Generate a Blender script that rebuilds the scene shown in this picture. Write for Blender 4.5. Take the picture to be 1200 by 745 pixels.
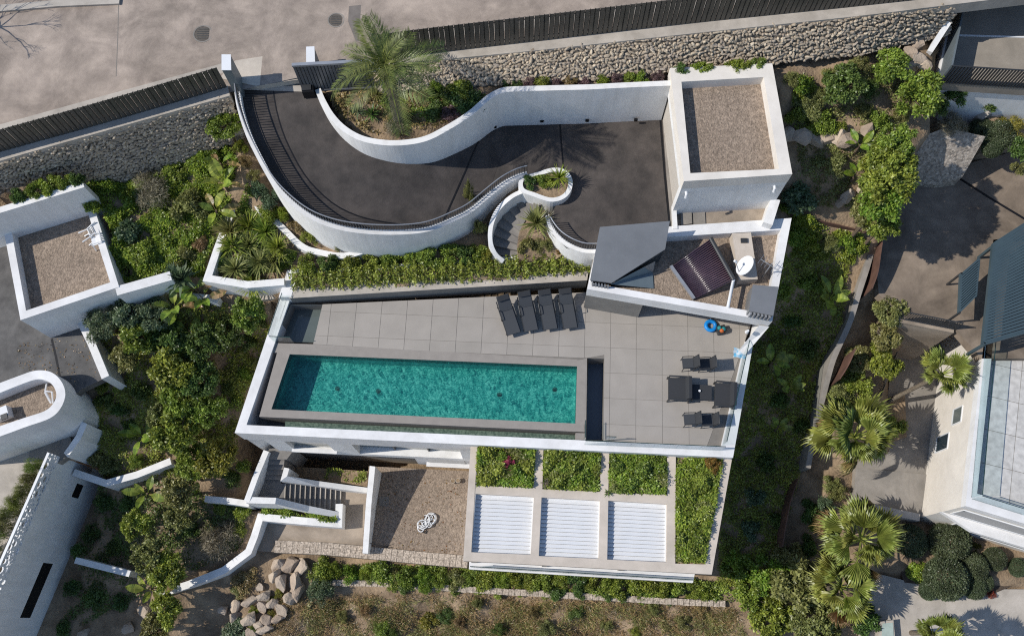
import bpy, bmesh, math, random
import numpy as np
from mathutils import Vector, Matrix, Quaternion
from mathutils.geometry import tessellate_polygon
R_ = math.radians
random.seed(11)
RNG = np.random.default_rng(11)
for o in list(bpy.data.objects):
    bpy.data.objects.remove(o, do_unlink=True)
scene = bpy.context.scene
COL = scene.collection

# ------------------------------------------------------------------ camera
FPX, CXP, CYP, NXP, NYP, CAMH = 1100., 600., 372.5, 608., 725., 42.
up = -Vector(((NXP-CXP)/FPX, -(NYP-CYP)/FPX, -1.)).normalized()
xw = (Vector((1, 0, 0)) - up*up.x).normalized()
yw = up.cross(xw)
CR = Matrix((xw, yw, up))
cam_d = bpy.data.cameras.new('camera')
cam_d.sensor_width = 36.
cam_d.lens = FPX/1200.*36.
cam_d.clip_end = 3000.
cam = bpy.data.objects.new('camera', cam_d)
COL.objects.link(cam)
cam.matrix_world = Matrix.Translation((0, 0, CAMH)) @ CR.to_4x4()
scene.camera = cam

# ------------------------------------------------------------------ light
SUN_EL, SUN_AZ = R_(44.), R_(5.)          # light travels towards +x and a little +y
L = Vector((math.cos(SUN_EL)*math.cos(SUN_AZ), math.cos(SUN_EL)*math.sin(SUN_AZ), -math.sin(SUN_EL)))
sd = bpy.data.lights.new('sun', 'SUN')
sd.energy = 4.2
sd.angle = R_(.5)
sd.color = (1., .95, .87)
sun = bpy.data.objects.new('sun', sd)
COL.objects.link(sun)
sun.location = (-40, 10, 60)
sun.rotation_euler = L.to_track_quat('-Z', 'Y').to_euler()
world = bpy.data.worlds.new('World')
scene.world = world
world.use_nodes = True
wn = world.node_tree
bg = wn.nodes['Background']
sky = wn.nodes.new('ShaderNodeTexSky')
sky.sky_type = 'NISHITA'
sky.sun_disc = False
sky.sun_elevation = SUN_EL
sky.sun_rotation = math.atan2(-L.x, -L.y)
sky.dust_density = .4
sky.ozone_density = 2.6
wn.links.new(sky.outputs[0], bg.inputs[0])
bg.inputs[1].default_value = .14
scene.view_settings.view_transform = 'Standard'
scene.view_settings.look = 'None'
scene.view_settings.gamma = 1.
scene.view_settings.exposure = 0.

# ------------------------------------------------------------------ place finding
def P(px, py, z=0.):
    """point of the plan at level z that was measured at (px, py) of the survey picture"""
    d = CR @ Vector(((px-CXP)/FPX, -(py-CYP)/FPX, -1.))
    t = (z-CAMH)/d.z
    return Vector((d.x*t, d.y*t, z))
def zs(x): return 6.15+.049*x
def S(px, py, dz=0.):
    p = P(px, py, 6.)
    for _ in range(6): p = P(px, py, zs(p.x)+dz)
    return p
def V(p, z): return Vector((p[0], p[1], z))
def catmull(pts, n=6, closed=False):
    pts = [Vector(p) for p in pts]; out = []; N = len(pts)
    for i in range(N if closed else N-1):
        if closed: a, b, c, d = pts[i-1], pts[i], pts[(i+1) % N], pts[(i+2) % N]
        else: a, b, c, d = pts[max(i-1, 0)], pts[i], pts[i+1], pts[min(i+2, N-1)]
        for k in range(n):
            t = k/n
            out.append(.5*((2*b)+(c-a)*t+(2*a-5*b+4*c-d)*t*t+(3*b-3*c+d-a)*t**3))
    if not closed: out.append(pts[-1])
    return out
def resample(pts, n):
    d = [0.]
    for a, b in zip(pts, pts[1:]): d.append(d[-1]+(b-a).length)
    out = []
    for k in range(n):
        s = d[-1]*k/(n-1); i = 0
        while i < len(pts)-2 and d[i+1] < s: i += 1
        t = (s-d[i])/max(d[i+1]-d[i], 1e-9)
        out.append(pts[i].lerp(pts[i+1], min(t, 1)))
    return out

# ------------------------------------------------------------------ materials
MATS = {}
def lin(c): return tuple(((v/12.92) if v <= .04045 else ((v+.055)/1.055)**2.4) for v in c)
def mat(name, col, col2=None, scale=3., rough=.8, bump=0., bscale=20., spec=.3, metal=0., speck=0., detail=6., pos=True, stain=0.):
    """two-tone noisy surface with fine relief; colours are linear albedo"""
    if name in MATS: return MATS[name]
    m = bpy.data.materials.new(name); m.use_nodes = True; MATS[name] = m
    nt = m.node_tree; b = nt.nodes['Principled BSDF']
    b.inputs['Roughness'].default_value = rough
    b.inputs['Specular IOR Level'].default_value = spec
    b.inputs['Metallic'].default_value = metal
    geo = nt.nodes.new('ShaderNodeNewGeometry'); tc = nt.nodes.new('ShaderNodeTexCoord')
    co = geo.outputs['Position'] if pos else tc.outputs['Object']
    col2 = col2 or tuple(c*.82 for c in col)
    n1 = nt.nodes.new('ShaderNodeTexNoise'); n1.inputs['Scale'].default_value = scale; n1.inputs['Detail'].default_value = detail
    n1.inputs['Roughness'].default_value = .62
    nt.links.new(co, n1.inputs['Vector'])
    rp = nt.nodes.new('ShaderNodeValToRGB')
    rp.color_ramp.elements[0].position = .32; rp.color_ramp.elements[1].position = .68
    rp.color_ramp.elements[0].color = (*col2, 1); rp.color_ramp.elements[1].color = (*col, 1)
    nt.links.new(n1.outputs['Fac'], rp.inputs[0])
    out = rp.outputs[0]
    if stain:
        n3 = nt.nodes.new('ShaderNodeTexNoise'); n3.inputs['Scale'].default_value = .45; n3.inputs['Detail'].default_value = 8.
        n3.inputs['Roughness'].default_value = .7; n3.inputs['Distortion'].default_value = .6
        nt.links.new(co, n3.inputs['Vector'])
        r3 = nt.nodes.new('ShaderNodeValToRGB'); r3.color_ramp.elements[0].position = .38; r3.color_ramp.elements[1].position = .62
        r3.color_ramp.elements[0].color = (1-stain,)*3+(1,); r3.color_ramp.elements[1].color = (1, 1, 1, 1)
        nt.links.new(n3.outputs['Fac'], r3.inputs[0])
        mm = nt.nodes.new('ShaderNodeMix'); mm.data_type = 'RGBA'; mm.blend_type = 'MULTIPLY'; mm.inputs[0].default_value = 1.
        nt.links.new(out, mm.inputs[6]); nt.links.new(r3.outputs[0], mm.inputs[7]); out = mm.outputs[2]
    if speck:
        n4 = nt.nodes.new('ShaderNodeTexVoronoi'); n4.inputs['Scale'].default_value = bscale
        nt.links.new(co, n4.inputs['Vector'])
        mm = nt.nodes.new('ShaderNodeMix'); mm.data_type = 'RGBA'; mm.blend_type = 'OVERLAY'; mm.inputs[0].default_value = speck
        bw = nt.nodes.new('ShaderNodeRGBToBW'); nt.links.new(n4.outputs['Color'], bw.inputs[0])
        nt.links.new(out, mm.inputs[6]); nt.links.new(bw.outputs[0], mm.inputs[7]); out = mm.outputs[2]
    nt.links.new(out, b.inputs['Base Color'])
    if bump:
        n2 = nt.nodes.new('ShaderNodeTexNoise'); n2.inputs['Scale'].default_value = bscale; n2.inputs['Detail'].default_value = 4.
        nt.links.new(co, n2.inputs['Vector'])
        bp = nt.nodes.new('ShaderNodeBump'); bp.inputs['Strength'].default_value = 1.; bp.inputs['Distance'].default_value = bump
        nt.links.new(n2.outputs['Fac'], bp.inputs['Height']); nt.links.new(bp.outputs[0], b.inputs['Normal'])
    return m
def piece_mat(name, cols, rough=.85, bump=.01, bscale=30., by='object', spec=.25, lo=.78, hi=1.12):
    """each piece (object or loose island) takes its own tone from a ramp"""
    m = bpy.data.materials.new(name); m.use_nodes = True; MATS[name] = m
    nt = m.node_tree; b = nt.nodes['Principled BSDF']; b.inputs['Roughness'].default_value = rough; b.inputs['Specular IOR Level'].default_value = spec
    geo = nt.nodes.new('ShaderNodeNewGeometry')
    if by == 'object': src = nt.nodes.new('ShaderNodeObjectInfo').outputs['Random']
    else: src = geo.outputs['Random Per Island']
    rp = nt.nodes.new('ShaderNodeValToRGB'); e = rp.color_ramp.elements
    while len(e) < len(cols): e.new(.5)
    for i, c in enumerate(cols):
        e[i].position = i/(len(cols)-1); e[i].color = (*c, 1)
    nt.links.new(src, rp.inputs[0])
    n = nt.nodes.new('ShaderNodeTexNoise'); n.inputs['Scale'].default_value = bscale*.3; n.inputs['Detail'].default_value = 6
    nt.links.new(geo.outputs['Position'], n.inputs['Vector'])
    mr = nt.nodes.new('ShaderNodeMapRange'); mr.inputs[1].default_value = .3; mr.inputs[2].default_value = .7; mr.inputs[3].default_value = lo; mr.inputs[4].default_value = hi
    nt.links.new(n.outputs['Fac'], mr.inputs[0])
    mm = nt.nodes.new('ShaderNodeMix'); mm.data_type = 'RGBA'; mm.blend_type = 'MULTIPLY'; mm.inputs[0].default_value = 1.
    nt.links.new(rp.outputs[0], mm.inputs[6]); nt.links.new(mr.outputs[0], mm.inputs[7])
    nt.links.new(mm.outputs[2], b.inputs['Base Color'])
    if bump:
        n2 = nt.nodes.new('ShaderNodeTexNoise'); n2.inputs['Scale'].default_value = bscale; nt.links.new(geo.outputs['Position'], n2.inputs['Vector'])
        bp = nt.nodes.new('ShaderNodeBump'); bp.inputs['Strength'].default_value = 1.; bp.inputs['Distance'].default_value = bump
        nt.links.new(n2.outputs['Fac'], bp.inputs['Height']); nt.links.new(bp.outputs[0], b.inputs['Normal'])
    return m
def leaf_mat(name, cols, rough=.42, trans=.28):
    m = bpy.data.materials.new(name); m.use_nodes = True; MATS[name] = m
    nt = m.node_tree; b = nt.nodes['Principled BSDF']; b.inputs['Roughness'].default_value = rough; b.inputs['Specular IOR Level'].default_value = .5
    geo = nt.nodes.new('ShaderNodeNewGeometry'); oi = nt.nodes.new('ShaderNodeObjectInfo')
    rp = nt.nodes.new('ShaderNodeValToRGB'); e = rp.color_ramp.elements
    while len(e) < len(cols): e.new(.5)
    for i, c in enumerate(cols):
        e[i].position = i/(len(cols)-1); e[i].color = (*c, 1)
    nt.links.new(geo.outputs['Random Per Island'], rp.inputs[0])
    hs = nt.nodes.new('ShaderNodeHueSaturation')
    mr = nt.nodes.new('ShaderNodeMapRange'); mr.inputs[3].default_value = .475; mr.inputs[4].default_value = .515
    nt.links.new(oi.outputs['Random'], mr.inputs[0]); nt.links.new(mr.outputs[0], hs.inputs['Hue'])
    n = nt.nodes.new('ShaderNodeTexNoise'); n.inputs['Scale'].default_value = 1.6; n.inputs['Detail'].default_value = 3
    nt.links.new(geo.outputs['Position'], n.inputs['Vector'])
    m2 = nt.nodes.new('ShaderNodeMapRange'); m2.inputs[1].default_value = .3; m2.inputs[2].default_value = .7; m2.inputs[3].default_value = .6; m2.inputs[4].default_value = 1.35
    nt.links.new(n.outputs['Fac'], m2.inputs[0]); nt.links.new(m2.outputs[0], hs.inputs['Value'])
    nt.links.new(rp.outputs[0], hs.inputs['Color'])
    nt.links.new(hs.outputs[0], b.inputs['Base Color'])
    tr = nt.nodes.new('ShaderNodeBsdfTranslucent'); nt.links.new(hs.outputs[0], tr.inputs[0])
    mx = nt.nodes.new('ShaderNodeMixShader'); mx.inputs[0].default_value = trans
    nt.links.new(b.outputs[0], mx.inputs[1]); nt.links.new(tr.outputs[0], mx.inputs[2])
    nt.links.new(mx.outputs[0], nt.nodes['Material Output'].inputs[0])
    return m
def glass_mat(name, tint, alpha_t=.75, rough=.03):
    m = bpy.data.materials.new(name); m.use_nodes = True; MATS[name] = m
    nt = m.node_tree; nt.nodes.remove(nt.nodes['Principled BSDF'])
    t = nt.nodes.new('ShaderNodeBsdfTransparent'); t.inputs[0].default_value = (*tint, 1)
    g = nt.nodes.new('ShaderNodeBsdfGlossy'); g.inputs['Roughness'].default_value = rough
    lw = nt.nodes.new('ShaderNodeLayerWeight'); lw.inputs[0].default_value = .5
    pw = nt.nodes.new('ShaderNodeMath'); pw.operation = 'POWER'; pw.inputs[1].default_value = 5.; nt.links.new(lw.outputs['Facing'], pw.inputs[0])
    ad = nt.nodes.new('ShaderNodeMath'); ad.operation = 'MULTIPLY_ADD'; ad.inputs[1].default_value = .7; ad.inputs[2].default_value = 1-alpha_t; ad.use_clamp = True
    nt.links.new(pw.outputs[0], ad.inputs[0])
    mx = nt.nodes.new('ShaderNodeMixShader'); nt.links.new(ad.outputs[0], mx.inputs[0])
    nt.links.new(t.outputs[0], mx.inputs[1]); nt.links.new(g.outputs[0], mx.inputs[2])
    nt.links.new(mx.outputs[0], nt.nodes['Material Output'].inputs[0])
    return m

white = mat('white_render', (.80, .79, .77), (.73, .72, .70), scale=1.2, rough=.85, bump=.004, bscale=40)
def streaks(m, amt=.22):
    nt = m.node_tree; b = nt.nodes['Principled BSDF']; src = b.inputs['Base Color'].links[0].from_socket
    geo = nt.nodes.new('ShaderNodeNewGeometry'); mp = nt.nodes.new('ShaderNodeMapping'); mp.inputs['Scale'].default_value = (2.6, 2.6, .35)
    nt.links.new(geo.outputs['Position'], mp.inputs['Vector'])
    n = nt.nodes.new('ShaderNodeTexNoise'); n.inputs['Scale'].default_value = 1.; n.inputs['Detail'].default_value = 7.; n.inputs['Roughness'].default_value = .65
    nt.links.new(mp.outputs[0], n.inputs['Vector'])
    r = nt.nodes.new('ShaderNodeValToRGB'); r.color_ramp.elements[0].position = .34; r.color_ramp.elements[1].position = .56
    r.color_ramp.elements[0].color = (1-amt, 1-amt*1.05, 1-amt*1.15, 1); r.color_ramp.elements[1].color = (1, 1, 1, 1)
    nt.links.new(n.outputs['Fac'], r.inputs[0])
    mm = nt.nodes.new('ShaderNodeMix'); mm.data_type = 'RGBA'; mm.blend_type = 'MULTIPLY'; mm.inputs[0].default_value = 1.
    nt.links.new(src, mm.inputs[6]); nt.links.new(r.outputs[0], mm.inputs[7]); nt.links.new(mm.outputs[2], b.inputs['Base Color'])
streaks(white, .10)
white_top = mat('white_coping', (.82, .81, .80), (.72, .71, .70), scale=.9, rough=.7, stain=.13)
streaks(white_top, .05)
cream = mat('cream_render', (.77, .72, .65), (.71, .66, .59), scale=1.4, rough=.85, stain=.12)
beige = mat('beige_coping', (.62, .54, .46), (.53, .465, .39), scale=1.7, rough=.8, stain=.15, bump=.003, bscale=60)
asph = mat('street_dust', (.46, .38, .315), (.31, .255, .215), scale=1.1, rough=.95, bump=.012, bscale=35, stain=.36, detail=12)
concrete_pale = mat('pale_concrete', (.52, .47, .41), (.40, .36, .31), scale=1.5, rough=.9, stain=.2, bump=.004, bscale=50)
concrete = mat('concrete', (.33, .30, .265), (.245, .225, .20), scale=1.2, rough=.9, stain=.3, bump=.006, bscale=40)
apron_m = mat('apron_concrete', (.62, .55, .46), (.5, .44, .37), scale=1.5, rough=.9, stain=.15, bump=.004, bscale=50)
yard_brown = mat('brown_yard_concrete', (.32, .255, .195), (.17, .135, .105), scale=.6, rough=.9, stain=.4, bump=.006, bscale=40, detail=10)  # darker brown than the warm concrete, with broad random blotches
concrete_warm = mat('warm_concrete', (.40, .33, .26), (.28, .23, .18), scale=.9, rough=.9, stain=.3, bump=.006, bscale=40)
drive_m = mat('drive_concrete', (.098, .083, .074), (.048, .042, .039), scale=1.3, rough=.75, bump=.01, bscale=30, stain=.25, detail=10)
drive_l = mat('grey_drive_concrete', (.155, .15, .145), (.085, .083, .082), scale=1.6, rough=.8, bump=.008, bscale=30, stain=.3, detail=10)
gravel_m = mat('gravel', (.35, .275, .21), (.25, .195, .15), scale=5, rough=.95, bump=.05, bscale=16, speck=.38, stain=.16)
soil = mat('soil', (.43, .315, .205), (.19, .135, .085), scale=1.1, rough=.95, bump=.06, bscale=9, stain=.25, detail=9)
tile_m = piece_mat('deck_porcelain', [(.315, .288, .255), (.34, .31, .276), (.33, .30, .266)], rough=.6, bump=0, bscale=4, lo=.93, hi=1.05)
coping_m = mat('pool_coping_stone', (.295, .267, .238), (.255, .23, .205), scale=2.5, rough=.6)
joint_m = mat('joint_grout', (.215, .197, .175), rough=.95)
greywall = mat('grey_stone_cladding', (.25, .235, .215), (.20, .19, .175), scale=2., rough=.7, stain=.12)
dark_metal = mat('dark_metal', (.035, .037, .04), rough=.45, spec=.5)
fence_m = mat('fence_metal', (.105, .10, .088), (.075, .072, .065), scale=2., rough=.4, spec=.5, metal=.35)
zinc = mat('zinc_sheet', (.24, .245, .25), (.20, .205, .21), scale=1., rough=.42, metal=.3, spec=.5)
bluegrey = mat('blue_grey_cladding', (.16, .19, .205), (.135, .16, .175), scale=1., rough=.5, metal=.2)
teal_slat = mat('teal_grey_slat', (.055, .085, .10), (.045, .07, .085), scale=1., rough=.5)
white_metal = mat('white_lacquer', (.74, .745, .75), (.69, .70, .71), scale=1., rough=.4, spec=.5)
galv = mat('galvanised_steel', (.42, .43, .45), (.36, .37, .39), scale=3., rough=.4, metal=.5)
charcoal = mat('charcoal_mesh_fabric', (.04, .042, .047), (.032, .034, .038), scale=40, rough=.8)
charcoal_l = mat('grey_mesh_fabric', (.056, .061, .069), (.046, .05, .057), scale=40, rough=.8)
bark = mat('bark', (.17, .125, .085), (.09, .065, .045), scale=12, rough=.95, bump=.02, bscale=25, pos=False)
palm_bark = mat('palm_bark', (.21, .175, .13), (.10, .08, .06), scale=10, rough=.95, bump=.03, bscale=22, pos=False)
corten = mat('rusty_steel', (.16, .085, .06), (.10, .055, .042), scale=2., rough=.85, stain=.3)
stone_m = piece_mat('field_stone', [(.27, .215, .16), (.50, .41, .30), (.37, .30, .225), (.62, .52, .39), (.30, .25, .20), (.48, .39, .285), (.40, .34, .28)], by='island', bump=.02, bscale=25)
stone_o = piece_mat('field_stone_piece', [(.27, .215, .16), (.50, .41, .30), (.37, .30, .225), (.62, .52, .39), (.30, .25, .20), (.48, .39, .285), (.40, .34, .28)], by='object', bump=.02, bscale=25)
boulder_m = piece_mat('boulder_stone', [(.33, .26, .20), (.46, .365, .28), (.37, .31, .25), (.50, .40, .30)], by='object', bump=.04, bscale=9)
coping_stone = mat('stone_coping', (.50, .42, .34), (.33, .27, .21), scale=9, rough=.9, bump=.03, bscale=16, speck=.5)
black_m = mat('black_void', (.01, .01, .012), rough=.4)
dark_glass = mat('window_glass', (.02, .035, .045), (.018, .03, .04), rough=.06, spec=.8)
light_glass = mat('lightwell_glass', (.13, .15, .145), (.12, .14, .135), rough=.12, spec=.6)
glass = glass_mat('balustrade_glass', (.945, .975, .97), .97)
glass_t = glass_mat('teal_balustrade_glass', (.89, .94, .94), .97)
mirror_tube = mat('collector_tube', (.03, .018, .035), (.02, .012, .022), rough=.2, spec=.8)
purple = mat('collector_absorber', (.23, .13, .15), (.13, .075, .09), scale=4, rough=.3, spec=.6)
blue_pl = mat('blue_plastic', (.01, .23, .62), rough=.4)
teal_pl = mat('teal_plastic', (.02, .22, .24), rough=.5)
orange_pl = mat('orange_plastic', (.5, .12, .03), rough=.5)
wood = mat('weathered_wood', (.30, .2, .12), (.2, .13, .08), scale=6, rough=.8)

LEAF = {
 'green': leaf_mat('leaf_green', [(0.120, 0.181, 0.028), (0.227, 0.302, 0.047), (0.347, 0.410, 0.071), (0.160, 0.229, 0.032)]),
 'bright': leaf_mat('leaf_bright', [(0.110, 0.197, 0.017), (0.200, 0.312, 0.037), (0.321, 0.392, 0.059), (0.141, 0.228, 0.029)]),
 'olive': leaf_mat('leaf_olive', [(0.158, 0.180, 0.055), (0.269, 0.280, 0.090), (0.332, 0.335, 0.121), (0.135, 0.156, 0.042)]),
 'yellow': leaf_mat('leaf_yellow', [(0.210, 0.213, 0.034), (0.336, 0.325, 0.056), (0.140, 0.163, 0.028), (0.420, 0.362, 0.068)]),
 'grey': leaf_mat('leaf_grey', [(0.181, 0.169, 0.103), (0.302, 0.277, 0.188), (0.234, 0.216, 0.140), (0.393, 0.351, 0.243)]),
 'bluegreen': leaf_mat('leaf_bluegreen', [(0.082, 0.137, 0.066), (0.162, 0.225, 0.123), (0.117, 0.177, 0.087), (0.235, 0.290, 0.174)]),
 'dark': leaf_mat('leaf_dark', [(0.060, 0.108, 0.025), (0.107, 0.182, 0.041), (0.154, 0.230, 0.056), (0.083, 0.145, 0.034)]),
 'dry': leaf_mat('leaf_dry', [(0.280, 0.200, 0.084), (0.420, 0.300, 0.135), (0.196, 0.150, 0.056), (0.140, 0.138, 0.039)], trans=.15),
 'topiary': leaf_mat('leaf_topiary', [(0.057, 0.086, 0.040), (0.098, 0.132, 0.064), (0.138, 0.172, 0.088), (0.075, 0.103, 0.050)]),
 'palm': leaf_mat('leaf_palm', [(0.170, 0.213, 0.041), (0.277, 0.320, 0.063), (0.354, 0.381, 0.093), (0.215, 0.259, 0.059)], rough=.4),
 'date': leaf_mat('leaf_date', [(0.094, 0.125, 0.030), (0.150, 0.190, 0.045), (0.198, 0.228, 0.060), (0.070, 0.109, 0.024)], rough=.45),
 'pink': leaf_mat('leaf_pink', [(0.554, 0.066, 0.178), (0.739, 0.132, 0.297)]),
 'purple': leaf_mat('leaf_purple', [(0.172, 0.099, 0.119), (0.246, 0.154, 0.158), (0.123, 0.099, 0.059)]),
 'red': leaf_mat('leaf_red', [(0.431, 0.044, 0.030), (0.308, 0.055, 0.030), (0.148, 0.110, 0.030)]),
 'rust': leaf_mat('leaf_rust', [(0.345, 0.143, 0.030), (0.271, 0.165, 0.040), (0.172, 0.143, 0.030)]),
}
# pool water: clear teal film over a mosaic basin
def water_mat():
    m = bpy.data.materials.new('pool_water'); m.use_nodes = True
    nt = m.node_tree; nt.nodes.remove(nt.nodes['Principled BSDF'])
    geo = nt.nodes.new('ShaderNodeNewGeometry')
    n = nt.nodes.new('ShaderNodeTexNoise'); n.inputs['Scale'].default_value = 3.2; n.inputs['Detail'].default_value = 3; n.inputs['Distortion'].default_value = 1.2
    nt.links.new(geo.outputs['Position'], n.inputs['Vector'])
    bp = nt.nodes.new('ShaderNodeBump'); bp.inputs['Strength'].default_value = 1.; bp.inputs['Distance'].default_value = .025
    nt.links.new(n.outputs['Fac'], bp.inputs['Height'])
    t = nt.nodes.new('ShaderNodeBsdfTransparent'); t.inputs[0].default_value = (.62, .97, .95, 1)
    rf = nt.nodes.new('ShaderNodeBsdfRefraction'); rf.inputs['IOR'].default_value = 1.33; rf.inputs['Roughness'].default_value = .0
    rf.inputs[0].default_value = (.60, .97, .95, 1)
    nt.links.new(bp.outputs[0], rf.inputs['Normal'])
    m1 = nt.nodes.new('ShaderNodeMixShader'); m1.inputs[0].default_value = .25
    nt.links.new(t.outputs[0], m1.inputs[1]); nt.links.new(rf.outputs[0], m1.inputs[2])
    g = nt.nodes.new('ShaderNodeBsdfGlossy'); g.inputs['Roughness'].default_value = .06; nt.links.new(bp.outputs[0], g.inputs['Normal'])
    fr = nt.nodes.new('ShaderNodeFresnel'); fr.inputs[0].default_value = 1.33; nt.links.new(bp.outputs[0], fr.inputs['Normal'])
    m2 = nt.nodes.new('ShaderNodeMixShader'); nt.links.new(fr.outputs[0], m2.inputs[0])
    nt.links.new(m1.outputs[0], m2.inputs[1]); nt.links.new(g.outputs[0], m2.inputs[2])
    nt.links.new(m2.outputs[0], nt.nodes['Material Output'].inputs[0])
    return m
water_m = water_mat()
def ripple_mosaic_mat():  # tile tones plus water ripple light and dark, painted as noise
    m = bpy.data.materials.new('pool_mosaic_ripple_light'); m.use_nodes = True
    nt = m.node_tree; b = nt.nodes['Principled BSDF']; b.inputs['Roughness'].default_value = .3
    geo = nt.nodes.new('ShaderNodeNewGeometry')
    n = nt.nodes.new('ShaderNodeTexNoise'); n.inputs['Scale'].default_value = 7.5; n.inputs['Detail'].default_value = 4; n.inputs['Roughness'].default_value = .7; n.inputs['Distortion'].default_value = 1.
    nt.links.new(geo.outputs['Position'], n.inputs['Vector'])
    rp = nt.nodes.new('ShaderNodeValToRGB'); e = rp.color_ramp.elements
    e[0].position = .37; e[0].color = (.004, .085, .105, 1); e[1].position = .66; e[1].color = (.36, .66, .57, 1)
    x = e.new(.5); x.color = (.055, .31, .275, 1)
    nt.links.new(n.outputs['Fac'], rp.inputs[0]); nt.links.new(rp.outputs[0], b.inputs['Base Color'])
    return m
ripple_mosaic_m = ripple_mosaic_mat()

# ------------------------------------------------------------------ mesh helpers
ORG = {}
def tag(o, label=None, cat=None, group=None, kind=None):
    if label: o['label'] = label
    if cat: o['category'] = cat
    if group: o['group'] = group
    if kind: o['kind'] = kind
    return o
def thing(name, loc, label, cat, group=None):
    o = bpy.data.objects.new(name, None); COL.objects.link(o)
    o.location = loc; o.empty_display_size = .2; ORG[o] = Vector(loc)
    return tag(o, label, cat, group)
def link(name, me, m, parent=None, world_org=None):
    o = bpy.data.objects.new(name, me); COL.objects.link(o)
    if m is not None and not me.materials: me.materials.append(m)
    if parent is not None:
        o.parent = parent; ORG[o] = ORG[parent]
    else: ORG[o] = world_org or Vector((0, 0, 0))
    return o
class MB:
    def __init__(s): s.v = []; s.f = []
    def add(s, vs, fs):
        k = len(s.v); s.v += [Vector(v) for v in vs]; s.f += [[i+k for i in f] for f in fs]; return s
    def prism(s, poly, z0, z1):
        n = len(poly)
        zb = z0 if isinstance(z0, (list, tuple)) else [z0]*n
        zt = z1 if isinstance(z1, (list, tuple)) else [z1]*n
        vs = [V(p, z) for p, z in zip(poly, zb)]+[V(p, z) for p, z in zip(poly, zt)]
        fs = [[i, (i+1) % n, n+(i+1) % n, n+i] for i in range(n)]
        if n <= 4: fs += [list(range(n))[::-1], list(range(n, 2*n))]
        else:
            tr = tessellate_polygon([[Vector((p[0], p[1], 0)) for p in poly]])
            fs += [[a, c, b] for a, b, c in tr]+[[a+n, b+n, c+n] for a, b, c in tr]
        return s.add(vs, fs)
    def sheet(s, poly, z=None):
        vs = [V(p, p[2] if z is None else z) for p in poly]
        tr = tessellate_polygon([[Vector((p[0], p[1], 0)) for p in poly]])
        return s.add(vs, [list(t) for t in tr])
    def box(s, c, size, rot=0., tilt=None):
        x, y, z = [d/2 for d in size]
        M_ = Matrix.Rotation(rot, 3, 'Z')
        if tilt: M_ = M_ @ Matrix.Rotation(tilt[1], 3, tilt[0])
        vs = [Vector(c)+M_ @ Vector((a*x, b*y, e*z)) for e in (-1, 1) for a, b in ((-1, -1), (1, -1), (1, 1), (-1, 1))]
        return s.add(vs, [[3, 2, 1, 0], [4, 5, 6, 7], [0, 1, 5, 4], [1, 2, 6, 5], [2, 3, 7, 6], [3, 0, 4, 7]])
    def tube(s, path, r, n=8, cap=True):
        path = [Vector(p) for p in path]; m = len(path); rr = r if isinstance(r, (list, tuple)) else [r]*m
        vs = []
        for i, p in enumerate(path):
            d = (path[min(i+1, m-1)]-path[max(i-1, 0)]).normalized()
            a = d.orthogonal().normalized() if i == 0 else (a0-d*a0.dot(d)).normalized()
            a0 = a; b = d.cross(a)
            for k in range(n):
                t = 2*math.pi*k/n; vs.append(p+(a*math.cos(t)+b*math.sin(t))*rr[i])
        fs = [[i*n+k, i*n+(k+1) % n, (i+1)*n+(k+1) % n, (i+1)*n+k] for i in range(m-1) for k in range(n)]
        if cap: fs += [list(range(n))[::-1], [(m-1)*n+k for k in range(n)]]
        return s.add(vs, fs)
    def wall(s, path, w, zbot, off=0.):
        """ribbon wall: path carries the top level in z; zbot number or list"""
        path = [Vector(p) for p in path]; m = len(path)
        zb = zbot if isinstance(zbot, (list, tuple)) else [zbot]*m
        vs = []
        for i, p in enumerate(path):
            d1 = (path[i]-path[i-1]) if i else (path[1]-path[0]); d2 = (path[i+1]-path[i]) if i < m-1 else d1
            d1 = Vector((d1.x, d1.y)).normalized(); d2 = Vector((d2.x, d2.y)).normalized()
            n1 = Vector((-d1.y, d1.x)); n2 = Vector((-d2.y, d2.x)); nn = (n1+n2)
            nn = nn.normalized() if nn.length > 1e-6 else n1
            k = 1/max(nn.dot(n1), .35)
            a = Vector((p.x, p.y))+nn*k*(off+w/2); b = Vector((p.x, p.y))+nn*k*(off-w/2)
            vs += [(a.x, a.y, p.z), (b.x, b.y, p.z), (b.x, b.y, zb[i]), (a.x, a.y, zb[i])]
        fs = []
        for i in range(m-1):
            for k in range(4): fs.append([i*4+k, i*4+(k+1) % 4, (i+1)*4+(k+1) % 4, (i+1)*4+k])
        fs += [[0, 1, 2, 3], [(m-1)*4+k for k in (3, 2, 1, 0)]]
        return s.add(vs, fs)
    def build(s, name, m, parent=None, smooth=False, recalc=True, org=None):
        o0 = ORG[parent] if parent is not None else (Vector(org) if org is not None else Vector((0, 0, 0)))
        me = bpy.data.meshes.new(name)
        me.from_pydata([tuple(v-o0) for v in s.v], [], s.f); me.validate()
        if recalc:
            bm = bmesh.new(); bm.from_mesh(me); bmesh.ops.recalc_face_normals(bm, faces=bm.faces); bm.to_mesh(me); bm.free()
        if smooth:
            for p in me.polygons: p.use_smooth = True
        o = link(name, me, m, parent, o0)
        if parent is None: o.location = o0
        return o
def struct(name, mb, m, label=None, kind='structure'):
    o = mb.build(name, m); return tag(o, label, kind=kind)
def px(pts, z): return [P(a, b, z) for a, b in pts]
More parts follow.
